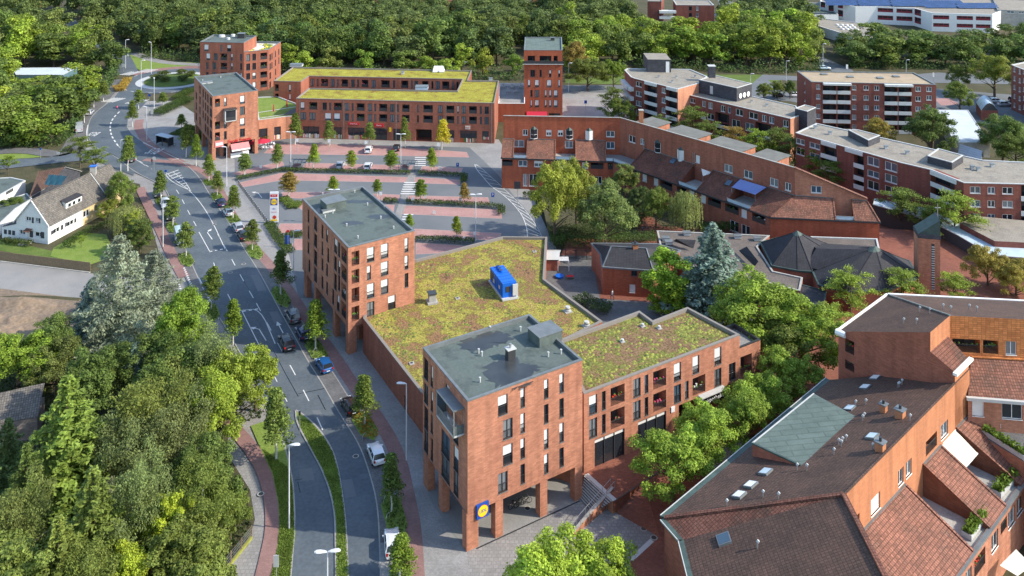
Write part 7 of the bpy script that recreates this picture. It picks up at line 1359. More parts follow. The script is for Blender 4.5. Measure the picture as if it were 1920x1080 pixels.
# trees between the terraced row and the flats
g4 = 'trees between the terraced row and the flats'
for i, (px, yt, h, w, k, c) in enumerate(((1150, 160, 12, 10, 'airy', 'mid'), (1165, 185, 9, 9, 'broad', 'mid'), (1240, 215, 8, 9, 'airy', 'deep'), (1300, 198, 11, 11, 'airy', 'mid'), (1330, 225, 9, 10, 'airy', 'mid'), (1375, 235, 8, 9, 'airy', 'autumn'), (1420, 240, 10, 10, 'airy', 'fresh'), (1462, 238, 10.5, 10, 'airy', 'mid'), (1490, 255, 10, 10, 'airy', 'mid'), (1530, 275, 9, 10, 'airy', 'fresh'), (1560, 300, 8, 9, 'airy', 'mid'))):
    tt_(px, yt, h, w, k, c, 'loose leaved tree in the gap between the terraced row and the brick flats', g4)
for px, yt, h, w, k, c, lb in ((1652, 224, 8, 9, 'broad', 'autumn2', 'small yellow tree below the five storey flats'), (1748, 202, 13, 15, 'broad2', 'deep', 'large dark tree between the five storey flats and the pale hall'), (1880, 218, 12, 13, 'broad', 'deep', 'large dark tree right of the pale hall'), (1905, 250, 10, 12, 'broad2', 'mid', 'green tree at the right edge above the corner flats'), (1800, 155, 9, 10, 'broad', 'mid', 'tree beside the parking right of the five storey flats'), (1865, 102, 14, 15, 'broad2', 'lit_', 'large light green tree at right above the barrel shed'), (1797, 122, 9, 7, 'broad', 'mid', 'single round street tree above the parking'),
                               (1432, 156, 6, 6, 'broad', 'mid', 'first small tree of three left of the five storey flats'), (1458, 152, 6, 5, 'broad2', 'mid', 'middle small tree of three left of the five storey flats'), (1481, 151, 6, 5, 'broad', 'deep', 'right small tree of three left of the five storey flats'), (1102, 110, 11, 14, 'broad', 'mid', 'wide round tree on the grass strip right of the square tower'), (1150, 112, 10, 9, 'broad2', 'fresh', 'light green round tree on the grass strip left of the flats'), (1080, 80, 13, 12, 'broad', 'autumn', 'brownish tree just right of the square tower')):
    tt_(px, yt, h, w, k, c, lb)
# ---- left side wood near the street
nb = 'trees of the dense garden wood at lower left'
GR.update(conA=(.23, .32, .06), cedar=(.25, .3, .2), moss=(.19, .235, .05), pale=(.5, .52, .3), gold=(.36, .42, .04), bir=(.19, .235, .08))
for px, yt, h, w, k, c, lb in ((225, 434, 19.5, 15, 'cedar', 'cedar', 'huge pale blue grey conifer at the left of the street'), (290, 465, 12, 12, 'cedar', 'cedar', 'right hand crown of the pale blue grey conifer, hanging over the footpath'), (170, 520, 10, 9, 'spruce', 'blue', 'blue green conifer at the edge of the bare ground'), (128, 696, 18, 15, 'cone', 'conA', 'tall bright green feathery conifer near the old tiled roof'), (252, 640, 10, 6, 'spruce', 'blue', 'small blue conifer in the shade among the garden trees'),
                               (345, 552, 13, 10, 'broad', 'fresh', 'bright green round tree right of the blue grey conifer'), (385, 612, 13, 11, 'birch', 'bir', 'grey green tree above the lime tree by the street'), (435, 655, 11, 10, 'broad2', 'lit', 'lime green tree leaning over the footpath, upper right'), (480, 650, 9, 7, 'tall', 'lit', 'lime green slim tree beside the left turn lane'), (395, 700, 12, 9, 'broad', 'lit', 'lime green tree in the middle of the lower wood edge'), (280, 690, 15, 13, 'birch', 'moss', 'large olive birch at the centre of the wood'), (330, 740, 13, 11, 'birch', 'bir', 'grey green birch with pale branches'), (240, 770, 13, 11, 'birch', 'bir', 'darker birch left of the grey green one'),
                               (35, 625, 9, 11, 'broad', 'fresh', 'bright shrubby tree above the old tiled roof'), (95, 598, 9, 9, 'broad2', 'deep', 'dark tree at the lower edge of the bare ground'), (105, 640, 8, 8, 'broad', 'olive', 'olive tree just behind the feathery conifer'), (165, 655, 12, 8, 'tall', 'deep', 'dark green tree right behind the feathery conifer'), (205, 655, 9, 9, 'broad', 'deep', 'shady dark tree below the pale conifer'), (300, 620, 11, 10, 'broad2', 'deep', 'dark green tree between the blue conifer and the fresh green one'), (25, 900, 13, 10, 'birch', 'olive', 'olive tree in the lower left corner'), (15, 780, 12, 9, 'cone', 'dark', 'dark tree at the left edge below the old roof'),
                               (175, 868, 15, 11, 'cone', 'moss', 'spiky yellowish conifer at the lower left'), (190, 895, 8, 5, 'birch', 'pale', 'shrub with creamy white blossom in the lower wood'), (285, 935, 9, 5, 'tall', 'gold', 'golden yellow bush, left one of two'), (325, 920, 10, 5, 'tall', 'gold', 'golden yellow bush, right one of two'), (235, 1025, 9, 6, 'broad', 'gold', 'golden shrub at the bottom edge'), (330, 985, 10, 8, 'tall', 'mid', 'green tree at the bottom left of the street'), (110, 960, 13, 10, 'cone', 'moss', 'mossy green tree at the bottom left'), (370, 960, 8, 8, 'broad', 'moss', 'green tree near the wire fence'), (408, 880, 8, 6, 'tall', 'deep', 'dark narrow tree along the footpath'), (380, 860, 11, 10, 'birch', 'mid', 'grey green tree beside the footpath'), (432, 930, 5, 5, 'broad2', 'mid', 'bushy tree overhanging the footpath at the wire fence'),
                               (262, 845, 14, 9, 'birch', 'bir', 'silvery birch in the middle of the lower wood'), (50, 825, 13, 9, 'cone', 'deep', 'deep green tree left below the feathery conifer'), (372, 820, 10, 8, 'broad2', 'deep', 'dark green tree where the footpath appears'), (330, 660, 11, 11, 'broad', 'deep', 'deep green tree behind the lime green ones'), (365, 1030, 8, 9, 'broad2', 'moss', 'mossy tree at the foot of the wire fence'), (20, 1010, 12, 9, 'tall', 'moss', 'mossy tree at the lowest left edge'), (170, 1020, 11, 9, 'birch', 'moss', 'dark tree at the bottom left between mossy ones'),
                               (235, 385, 6, 8, 'willow', 'willow', 'weeping tree in the garden of the white house'), (205, 375, 4.5, 5, 'broad', 'lit_', 'yellow green bush by the yellow house wall'), (228, 325, 9, 7, 'broad', 'mid', 'round tree at the end of the white house roof'), (248, 395, 5.5, 4, 'tall', 'yellow_', 'yellow green tall hedge plant beside the footpath'), (262, 410, 7, 6, 'tall', 'deep', 'dark conifer like bush between the garden and the footpath'), (150, 255, 8, 9, 'airy', 'mid', 'loose tree over the side street corner, left one'), (180, 275, 7, 8, 'airy', 'mid', 'loose tree over the side street corner, right one'), (15, 290, 5, 5, 'airy', 'fresh', 'small thin tree on the lawn at the left edge'), (152, 440, 2.6, 2., 'airy', 'fresh', 'tiny tree in the middle of the garden lawn'), (20, 372, 3.5, 6, 'broad', 'deep', 'dark bush beside the lean-to of the white house')):
    tt_(px, yt, h, w, k, c, lb)
# ---- the wood behind
def inpoly(x, y, pl):
    c = False
    for i in range(len(pl)):
        (x1, y1), (x2, y2) = pl[i], pl[i-1]
        if (y1 > y) != (y2 > y) and x < (x2-x1)*(y-y1)/(y2-y1)+x1: c = not c
    return c
INC = [[(196, 22), (214, 46), (232, 84), (262, 104), (300, 113), (378, 113), (530, 142), (980, 150), (985, 100), (1062, 100), (1062, 138), (1175, 138), (1190, 120), (1430, 134), (1545, 128), (1540, 100), (1500, 24)],
       [(-60, 48), (60, 62), (100, 62), (150, 82), (190, 104), (208, 130), (205, 152), (186, 178), (160, 192), (140, 225), (128, 258), (105, 278), (-60, 278)], [(1560, 104), (1600, 128), (1770, 126), (1960, 132), (1960, 92), (1850, 98), (1620, 92)], [(-60, 16), (90, 18), (150, 44), (205, 80), (215, 72), (190, 40), (200, 18), (90, 14), (-60, 10)], [(-60, 30), (60, 30), (110, 50), (-60, 50)]]
EXC = [[(15, 134), (152, 134), (152, 182), (15, 182)], [(1195, 10), (1352, 10), (1352, 84), (1195, 84)], [(1322, 10), (1395, 10), (1395, 40), (1330, 46)], [(1400, 84), (1420, 84), (1420, 92), (1400, 92)]]
cand = []; sp = 10.6; jx = .36
for iy in range(int(300/sp), int(515/sp)+1):
    for ix in range(-44, 45):
        X = (ix+(iy % 2)*.5+random.uniform(-jx, jx))*sp; Y = (iy+random.uniform(-jx, jx))*sp*.95+20; px, py = 960+F*X/Y, YH+F*H/Y
        if any(inpoly(px, py, q) for q in INC) and not any(inpoly(px, py, q) for q in EXC): cand.append((X, Y, px, py))
for iy in range(25, 36):
    for ix in range(-32, -8):
        X = (ix+(iy % 2)*.5+random.uniform(-jx, jx))*8.6; Y = (iy+random.uniform(-jx, jx))*8.6; px, py = 960+F*X/Y, YH+F*H/Y
        if Y < 300 and inpoly(px, py, INC[1]) and not any(inpoly(px, py, q) for q in EXC): cand.append((X, Y, px, py))
cnt = 0; cand.sort(key=lambda q: q[1]); REST = []
for X, Y, px, py in cand:
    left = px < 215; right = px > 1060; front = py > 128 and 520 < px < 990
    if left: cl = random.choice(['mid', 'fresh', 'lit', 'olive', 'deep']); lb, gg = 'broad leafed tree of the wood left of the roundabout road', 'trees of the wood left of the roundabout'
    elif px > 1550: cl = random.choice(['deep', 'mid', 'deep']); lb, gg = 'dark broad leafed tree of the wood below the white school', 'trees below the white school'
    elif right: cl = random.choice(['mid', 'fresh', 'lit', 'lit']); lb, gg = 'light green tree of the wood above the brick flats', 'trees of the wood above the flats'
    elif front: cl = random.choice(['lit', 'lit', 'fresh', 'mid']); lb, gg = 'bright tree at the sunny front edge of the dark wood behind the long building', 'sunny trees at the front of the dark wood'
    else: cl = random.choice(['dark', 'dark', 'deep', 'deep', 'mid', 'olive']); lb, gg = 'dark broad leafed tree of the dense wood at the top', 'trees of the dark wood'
    h = random.uniform(11.5, 18.5); w = random.uniform(11.5, 15)
    if front: h *= .62; w *= .7
    if left and py > 170: h *= .85
    if 5 < px < 165 and 180 < py < 225: h = random.uniform(6.5, 8)
    if 690 < px < 1020 and py < 75: h = min(h, 12.5)
    if px > 1550: h = random.uniform(10, 12.5)
    if 1040 < px < 1350 and py > 84: h = random.uniform(12, 15.5); col_ = 1
    if px > 1350 and px < 1550 and py > 60: h = random.uniform(14, 17)
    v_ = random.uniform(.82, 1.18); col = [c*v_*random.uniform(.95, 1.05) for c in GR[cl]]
    if cnt >= 215: REST.append((X, Y, h, w)); continue
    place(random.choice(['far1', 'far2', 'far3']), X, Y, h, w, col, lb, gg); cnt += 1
if REST:
    vs = []; src = {}
    for k in ('far1', 'far2', 'far3'):
        r = PR[k]; m = [c for c in r[0].children if c.name.startswith('crown')][0].data; v = np.empty(len(m.vertices)*3); m.vertices.foreach_get('co', v); src[k] = v.reshape(-1, 3)
    for X, Y, h, w in REST:
        k = random.choice(list(src)); _, Hn, Wn = PR[k]; a = random.random()*6.28; v = src[k]; x_ = v[:, 0]*math.cos(a)-v[:, 1]*math.sin(a); y_ = v[:, 0]*math.sin(a)+v[:, 1]*math.cos(a); vs.append(np.stack([x_*w/Wn+X, y_*w/Wn+Y, v[:, 2]*h/Hn], 1))
    V = np.concatenate(vs); n = len(V)//4; me = bpy.data.meshes.new('far_wood'); me.vertices.add(4*n); me.vertices.foreach_set('co', V.ravel()); me.loops.add(4*n); me.loops.foreach_set('vertex_index', np.arange(4*n, dtype=np.int32)); me.polygons.add(n); me.polygons.foreach_set('loop_start', np.arange(0, 4*n, 4, dtype=np.int32)); me.update(calc_edges=True); me.materials.append(MATS['leaf'])
    o = bpy.data.objects.new('far_wood', me); o.color = (.13, .175, .05, 1); COL.objects.link(o); tag(o, kind='stuff')
print('WOOD TREES', cnt, len(REST))
UG = [[(262, 108), (378, 116)], [(520, 140), (700, 148), (980, 150)], [(1062, 136), (1175, 138)], [(1190, 128), (1430, 138), (1545, 134)], [(1600, 128), (1770, 130), (1960, 134)], [(212, 128), (206, 150), (186, 180)], [(160, 194), (142, 225), (128, 258), (100, 276), (-40, 276)], [(20, 184), (150, 184)]]
C = []
for l in UG:
    for a, b in zip(l, l[1:]):
        A_, B_ = P(*a), P(*b); n = int((B_-A_).length*34)
        for _ in range(n): t = random.random(); q = A_.lerp(B_, t); C.append((q.x+random.gauss(0, .6), q.y+random.uniform(-1.5, 5), 3.4*random.random()**1.3*(1+.5*math.sin(t*40))))
C = np.array(C); o = leafobj('undergrowth', C, np.tile([0, -.5, .6], (len(C), 1)), rng.uniform(.6, 1.3, len(C))*.65, .75, .8); o.color = (.08, .13, .035, 1); tag(o, kind='stuff')
# ---- hedges (each a thing) and ground planting
def hedge(pix, w, h, label, col=(.07, .11, .025), z=.1, dens=150, name='hedge', cat='hedge', group=None):
    L = smooth([Vector(P(x, y, z)[:2]) for x, y in pix], 0); C = []
    tot = sum((b-a).length for a, b in zip(L, L[1:])); n = int(tot*w*dens*.6)+200
    seg = [(a, b, (b-a).length) for a, b in zip(L, L[1:])]; o0 = L[len(L)//2]
    for _ in range(n):
        t = random.random()*tot
        for a, b, l in seg:
            if t <= l: break
            t -= l
        d = (b-a).normalized(); nn = Vector((-d.y, d.x)); p = a+d*t; s = random.uniform(-1, 1); zz = h*(random.random()**.4); q = p+nn*s*w/2; C.append((q.x-o0.x, q.y-o0.y, zz))
    C = np.array(C); o = leafobj(name, C, np.tile([0., -.2, .8], (len(C), 1)), rng.uniform(.6, 1.3, len(C))*.22, .75, .8); o.location = (o0.x, o0.y, z); o.color = (*col, 1); tag(o, label, cat, group); return o
hedge([(443, 338), (530, 321), (560, 322)], 1.6, .9, 'low hedge from the car park entrance to the left trolley shelter'); hedge([(560, 322), (770, 327)], 1.4, .9, 'long low hedge below the three parked cars in the bays'); hedge([(784, 327), (872, 332), (868, 345)], 1.5, 1., 'low hedge at the right end of the upper car park row')
hedge([(719, 379), (745, 381)], 1.6, 1., 'short hedge left of the crossing path'); hedge([(761, 381), (920, 389), (941, 392), (940, 405)], 1.6, 1., 'long low hedge in the middle row of the car park'); hedge([(779, 452), (890, 457)], 1.6, 1.1, 'low hedge behind the moss roofed hall')
hedge([(503, 420), (524, 452), (545, 476)], 2.2, .7, 'planted bed along the bollards left of the middle tower'); hedge([(530, 372), (550, 392), (560, 380)], 2.5, .6, 'triangular planted bed under the brownish young tree', (.12, .17, .03)); hedge([(535, 442), (568, 442)], 2.6, .7, 'planted bed beside the small direction signs')
hedge([(980, 372), (1010, 374)], 1.5, 1.6, 'clipped dark hedge at the left garden wall'); hedge([(1030, 462), (1110, 462), (1230, 455)], 3.2, 2., 'tall garden hedge behind the nursery yard', (.08, .13, .03), PZ); hedge([(1030, 445), (1090, 440), (1180, 442)], 4, 1.6, 'loose shrubs under the courtyard trees', (.06, .09, .025), PZ)
hedge([(1085, 565), (1110, 580), (1145, 588)], 3.2, 1.4, 'shrubs in the bed between the hall wall and the nursery path', (.06, .1, .03), PZ); hedge([(1210, 400), (1180, 430)], 4., 2, 'dark shrubs beside the red garden path', (.04, .07, .02), PZ); hedge([(1310, 440), (1400, 430)], 3, 1.8, 'dark shrubs behind the blue green conifer', (.05, .09, .02), PZ)
hedge([(120, 468), (160, 440), (205, 425)], 1.6, 1.4, 'shrubs along the wall of the white house', (.06, .1, .02), 0); hedge([(5, 455), (60, 462)], 1.5, 1., 'low shrubs before the white gable', (.07, .1, .02), 0); hedge([(260, 480), (245, 430), (236, 385)], 1.6, 2.2, 'tall hedge between the garden and the footpath', (.08, .12, .025), 0)
hedge([(218, 165), (226, 172), (240, 150)], 3., 1.2, 'orange flowering bushes at the left of the roundabout', (.4, .27, .05), .1); hedge([(330, 188), (360, 170)], 4, 1.2, 'green bank planting right of the roundabout road', (.07, .11, .02), .1); hedge([(292, 218), (330, 200), (355, 188)], 5, 1.4, 'sloping green bank left of the ice cream tower', (.06, .1, .02), .1)
hedge([(330, 255), (365, 238), (385, 262)], 5, .5, 'grass bed at the foot of the ice cream tower', (.07, .11, .02), .1); hedge([(1500, 290), (1600, 320), (1700, 345)], 3, 1.5, 'planting strip before the corner flats', (.06, .09, .02), 0)
for i in range(6): a = .5+i; r = 5.5; p = (CX+r*math.cos(a)*1.1, CY+r*math.sin(a)); place('shrub', p[0], p[1], 2.2, 5, (.1, .13, .03), 'bushy green planting on the roundabout island', 'shrubs on the roundabout island', .9, 'shrub', 'shrub')
# grass islands under the street trees (kerbed beds)
isl = [((302, 378), 7, 2.2), ((323.6, 427), 8, 2.2), ((348.6, 487), 8, 2.4), ((396, 584), 8, 2.2), ((391.7, 343), 6, 2.2), ((407, 370), 7, 2.4), ((437, 411), 7, 2.4), ((477, 472), 9, 2.6), ((526, 556), 10, 2.4), ((591.7, 656), 9, 2.5), ((683, 797), 8, 2.5), ((738, 965), 9, 2.4), ((752, 1090), 7, 2.4)]
lab = ['by the dark car', 'between two parked cars', 'below the white van', 'on the traffic island', 'below the ice cream tower', 'above the blue car', 'between white and silver cars', 'below the black car', 'left of the middle tower', 'below the dark blue car', 'with orange flowers', 'between the white cars', 'at the bottom edge']
for ((x_, y_), ln_, wd), lb in zip(isl, lab):
    p = P(x_, y_); best = min(range(len(EK)-1), key=lambda i: abs(EK[i][1]-y_)); a, b = P(*EK[best]), P(*EK[best+1]); d = (b-a).normalized(); n_ = Vector((-d.y, d.x, 0)); e = .115; q = [p+d*ln_/2*.8, p+d*ln_/2*.4+n_*wd/2, p-d*ln_/2*.5+n_*wd/2, p-d*ln_/2, p-d*ln_/2*.5-n_*wd/2, p+d*ln_/2*.4-n_*wd/2]
    mb = MB(); mb.prism([v[:2] for v in q], .1, .2, 'kerb', 'grass_lit'); tag(mb.build('tree_bed'), kind='structure')
    n2 = 340; C = np.array([[p.x+d.x*u*ln_*.42+n_.x*v*wd*.42, p.y+d.y*u*ln_*.42+n_.y*v*wd*.42, .2+random.random()*.35] for u, v in ((random.uniform(-1, .8), random.uniform(-1, 1)) for _ in range(n2))]); orange = 'orange' in lb
    o = leafobj('bed_planting', C-np.array([p.x, p.y, .2]), np.tile([0, 0, 1.], (n2, 1)), rng.uniform(.6, 1.3, n2)*.26, .7, .8); o.location = (p.x, p.y, .2); o.color = (.3, .17, .02, 1) if orange else (.09, .14, .025, 1); tag(o, 'low plants in the kerbed tree bed '+lb, kind='stuff')
# rough grass blades on verges and lawns
def blades(nm, pix, n, col, s=.22, z=.13):
    q = [P(x, y) for x, y in pix]; xs = [p.x for p in q]; ys = [p.y for p in q]; pl = [(p.x, p.y) for p in q]; C = []
    while len(C) < n:
        x_, y_ = random.uniform(min(xs), max(xs)), random.uniform(min(ys), max(ys))
        if inpoly(x_, y_, pl): C.append((x_, y_, z+random.random()*.12))
    C = np.array(C); o = leafobj(nm, C, np.tile([0, -.3, .5], (n, 1)), rng.uniform(.5, 1.3, n)*s, .4, .8); o.color = (*col, 1); tag(o, kind='stuff')
blades('grass', [(558, 790), (577.8, 790), (605.6, 820), (625, 853), (636, 893), (644.4, 947), (650, 1016), (655, 1100), (629, 1100), (631, 988), (623, 933), (606, 885.6), (578.8, 835.6)], 9000, (.15, .22, .035), .2, .2)
blades('grass', [(542, 880), (549, 919), (552, 1002), (543, 1100), (503, 1100), (521, 1030), (525, 988), (524, 947), (513, 891), (493, 844)], 11000, (.15, .215, .035), .2, .13)
blades('ground_cover', [(-20, 668), (90, 655), (170, 600), (330, 560), (420, 660), (500, 780), (430, 800), (420, 850), (465, 920), (470, 990), (415, 1090), (-20, 1090)], 26000, (.05, .075, .02), .5, .05)
blades('ground_cover', [(1030, 350), (1250, 360), (1440, 440), (1030, 460)], 6000, (.05, .075, .02), .35, PZ+.02)
blades('ground_cover', [(1180, 230), (1500, 240), (1640, 380), (1500, 330)], 6000, (.05, .08, .02), .5, .05)
# ================================================================= VEHICLES, FURNITURE
def paintmat(name):
    m = bpy.data.materials.new(name); MATS[name] = m; m.use_nodes = True; n = m.node_tree.nodes; b = n['Principled BSDF']; oi = n.new('ShaderNodeObjectInfo'); m.node_tree.links.new(oi.outputs['Color'], b.inputs['Base Color']); b.inputs['Roughness'].default_value = .32; b.inputs['Coat Weight'].default_value = .6; b.inputs['Coat Roughness'].default_value = .08; b.inputs['Metallic'].default_value = .2
paintmat('car_paint'); flat('lamp_red', (.4, .01, .01), .3); flat('lamp_clear', (.6, .62, .65), .15); flat('plate', (.7, .7, .68), .5)
def carproto(name, kind):
    root = bpy.data.objects.new(name, None); COL.objects.link(root); tag(root, 'car', 'car')
    L, Wd, Hc, belt = dict(hatch=(4.1, 1.76, 1.47, .92), estate=(4.5, 1.82, 1.5, .95), suv=(4.5, 1.86, 1.66, 1.02), sedan=(4.6, 1.82, 1.44, .92), van=(5.4, 2.0, 2.3, 1.25))[kind]
    hw = Wd/2
    # stations: x, belt height, half width factor   (front = +x)
    F_ = L/2; st = [(-F_, belt*.72, .86), (-F_+.12, belt*.98, .95), (-F_+.6, belt, 1.), (0, belt, 1.), (F_-1.3, belt*.98, 1.), (F_-.5, belt*.82, .97), (F_-.12, belt*.7, .88), (F_, belt*.5, .8)]
    secs = []
    for x, b, w in st:
        y = hw*w; zl = .32 if abs(x) > F_-.2 else .22
        secs.append([(x, -y*.9, zl), (x, -y, zl+.14), (x, -y, b*.75), (x, -y*.93, b), (x, -y*.6, b+.03), (x, y*.6, b+.03), (x, y*.93, b), (x, y, b*.75), (x, y, zl+.14), (x, y*.9, zl)])
    mb = MB(); mb.loft(secs, 'car_paint'); 
    rs, re, ws, we = dict(hatch=(-F_+.35, F_-2.0, -F_+.12, F_-1.25), estate=(-F_+.35, F_-2.15, -F_+.1, F_-1.35), suv=(-F_+.4, F_-2.1, -F_+.12, F_-1.35), sedan=(-F_+1.1, F_-2.2, -F_+.45, F_-1.35), van=(-F_+.12, F_-1.5, -F_+.05, F_-.75))[kind]
    yb, yt = hw*.93, hw*.74 if kind != 'van' else hw*.86; zt = Hc
    B_ = [(ws, -yb, belt), (we, -yb, belt*.97), (we, yb, belt*.97), (ws, yb, belt)]; T_ = [(rs, -yt, zt-.03), (re, -yt, zt-.02), (re, yt, zt-.02), (rs, yt, zt-.03)]
    body = mb.build('body', org=(0, 0, 0), merge=True); body.parent = root
    rf = MB(); xm = (rs+re)/2
    top = [[(rs, -yt, zt-.05), (rs, -yt*.6, zt), (rs, yt*.6, zt), (rs, yt, zt-.05)], [(xm, -yt*1.02, zt-.02), (xm, -yt*.6, zt+.04), (xm, yt*.6, zt+.04), (xm, yt*1.02, zt-.02)], [(re, -yt, zt-.05), (re, -yt*.6, zt), (re, yt*.6, zt), (re, yt, zt-.05)]]
    for a, b in zip(top, top[1:]):
        for i in range(3): rf.face([a[i], b[i], b[i+1], a[i+1]], 'car_paint', True)
    for a, b in zip(B_, T_): rf.bar(a, b, .09, 'car_paint')
    for s in (-1, 1):
        xs = [ws+(we-ws)*.5]; rf.bar((xs[0], s*yb, belt), (xm, s*yt, zt-.04), .08, 'car_paint'); rf.bar((rs, s*yt, zt-.05), (re, s*yt, zt-.05), .08, 'car_paint')
    if kind == 'van':     # closed cargo sides
        for s in (-1, 1): q = [(ws, s*yb*1.005, belt), (we-1.6, s*yb*1.005, belt), (re-.9, s*yt*1.01, zt-.04), (rs, s*yt*1.01, zt-.04)]; rf.face(q if s < 0 else q[::-1], 'car_paint')
        rf.face([(ws-.01, yb, belt), (ws-.01, -yb, belt), (rs-.01, -yt, zt-.04), (rs-.01, yt, zt-.04)], 'car_paint')
    o = rf.build('roof', org=(0, 0, 0)); o.parent = root
    gl = MB(); 
    for i in range(4): j = (i+1) % 4; gl.face([B_[i], B_[j], T_[j], T_[i]], 'glass')
    o = gl.build('windows', org=(0, 0, 0)); o.parent = root
    rw = .34 if kind in ('suv', 'van') else .31
    for sx in (-F_+.8, F_-.85):
        for s in (-1, 1):
            w = MB(); y0, y1 = s*(hw-.2), s*(hw+.015); w.tube((sx, y0, rw), (sx, y1, rw), rw, rw, 'rubber', 16); o = w.build('wheel', org=(0, 0, 0)); o.parent = root
            r_ = MB(); r_.tube((sx, y1, rw), (sx, y1+s*.012, rw), rw*.62, rw*.6, 'steel', 12); q = r_.build('rim', org=(0, 0, 0)); q.parent = o
    for s in (-1, 1):
        m = MB(); m.box((F_-.22, s*hw*.68, belt*.56), (.3, hw*.42, .16), 'lamp_clear'); o = m.build('headlight', org=(0, 0, 0)); o.parent = root
        m = MB(); m.box((-F_+.07, s*hw*.76, belt*.7), (.2, hw*.26, .24), 'lamp_red'); o = m.build('tail_light', org=(0, 0, 0)); o.parent = root
        m = MB(); m.box((we-.25, s*(hw+.08), belt-.02), (.14, .2, .14), 'car_paint'); o = m.build('mirror', org=(0, 0, 0)); o.parent = root
    m = MB(); m.box((-F_-.01, 0, .5), (.04, .52, .12), 'plate'); o = m.build('number_plate', org=(0, 0, 0)); o.parent = root
    m = MB(); m.box((F_-.02, 0, .35), (.06, hw*1.1, .2), 'rubber'); o = m.build('grille', org=(0, 0, 0)); o.parent = root
    return proto_done(root)
CP = {}
def car(px, py, kind, col, label, rz=None, ahead=None, group='cars parked along the street', cat='car', z=.12):
    p = P(px, py, z)
    if rz is None:
        if ahead: q = P(*ahead, z); d = q-p
        else: i = min(range(len(EK)-1), key=lambda i: abs((EK[i][1]+EK[i+1][1])/2-py)); d = P(*EK[i+1])-P(*EK[i])
        rz = math.atan2(d.y, d.x)
    first = kind not in CP
    if first: CP[kind] = carproto('parked_car' if kind != 'van' else 'parked_van', kind); o = CP[kind]; o.location = p; o.rotation_euler = (0, 0, rz); KC = [o]+list(o.children_recursive); [setattr(c, 'color', (*col, 1)) for c in KC]; o['label'] = label; o['group'] = group
    else: o = dup(CP[kind], p, rz, None, label, group, col)
    o['category'] = cat; return o
S = dict(white=(.78, .79, .8), silver=(.42, .45, .48), black=(.012, .013, .016), dark=(.02, .024, .035), blue=(.012, .1, .3), navy=(.01, .025, .09), grey=(.12, .125, .13), iceblue=(.5, .62, .68))
for px, py, k, c, lb in ((414, 384, 'hatch', 'navy', 'dark blue small car parked in the first bay by the car park'), (427, 401, 'hatch', 'white', 'white small car parked behind the dark blue one'), (446, 430, 'estate', 'silver', 'silver car parked before the black one'), (455.5, 446, 'suv', 'black', 'black car parked behind the silver one'),
                        (548, 598, 'suv', 'grey', 'grey sport utility car with bright roof rails parked left of the middle tower'), (568, 630, 'hatch', 'navy', 'dark blue car half hidden by the yellowish young tree'), (607, 690, 'hatch', 'blue', 'bright blue hatchback parked in the bay'), (655.5, 767, 'hatch', 'black', 'black hatchback parked left of the young tree'), (705, 857, 'hatch', 'white', 'white hatchback with yellow sticker in the rear window'), (735.5, 1026, 'hatch', 'white', 'white car partly under the loose young tree at the bottom')):
    car(px, py, k, S[c], lb)
car(536.5, 648, 'suv', S['black'], 'black car driving in the right lane of the street', ahead=(519, 612), group=None)
rwest = P(318, 365)-P(345, 462); rw_ = math.atan2(rwest.y, rwest.x)+math.pi
car(296, 366, 'estate', S['dark'], 'dark car parked beside the first young tree near the white house', rw_); car(309, 387, 'hatch', S['silver'], 'silver blue car parked near the street lamp west of the road', rw_); car(318.5, 409, 'hatch', S['dark'], 'small dark car parked behind the second young tree', rw_)
car(338, 452, 'van', S['iceblue'], 'pale blue white panel van parked at the left of the street', rw_, cat='van'); car(243, 302, 'hatch', S['dark'], 'dark car driving behind the tree at the side street corner', ahead=(225, 283), group=None)
car(168, 214, 'estate', S['silver'], 'silver car parked under the young tree at the bus lane', ahead=(185, 198)); car(148.6, 245, 'van', S['silver'], 'silver van parked beside the bus lane', ahead=(150, 225), cat='van')
g5 = 'cars in the car park'
for px, py, k, c, lb, a in ((691, 284, 'estate', 'white', 'white car in the upper bays before the red shop signs', (694, 276)), (744, 280.5, 'hatch', 'black', 'black car in the upper bays behind the double lamp', (747, 274)), (638, 313, 'estate', 'silver', 'silver car in the lower bays left of the slim tree', (642, 304)), (690, 315.5, 'estate', 'white', 'white car in the lower bays right of the slim tree', (694, 306))): car(px, py, k, S[c], lb, ahead=a, group=g5)
for px, py, c, lb in ((1460, 181, 'dark', 'dark car at the parking left of the five storey flats'), (1493, 181, 'white', 'white car half behind the small trees left of the five storey flats'), (1546, 130, 'iceblue', 'pale blue car waiting at the traffic light'), (1884, 198, 'silver', 'silver car parked by the barrel shed'), (1905, 190, 'dark', 'dark car parked at the right edge by the flats'), (1868, 192, 'white', 'white car parked behind the barrel shed')): car(px, py, 'estate', S[c], lb, rz=.1, group='cars far right')
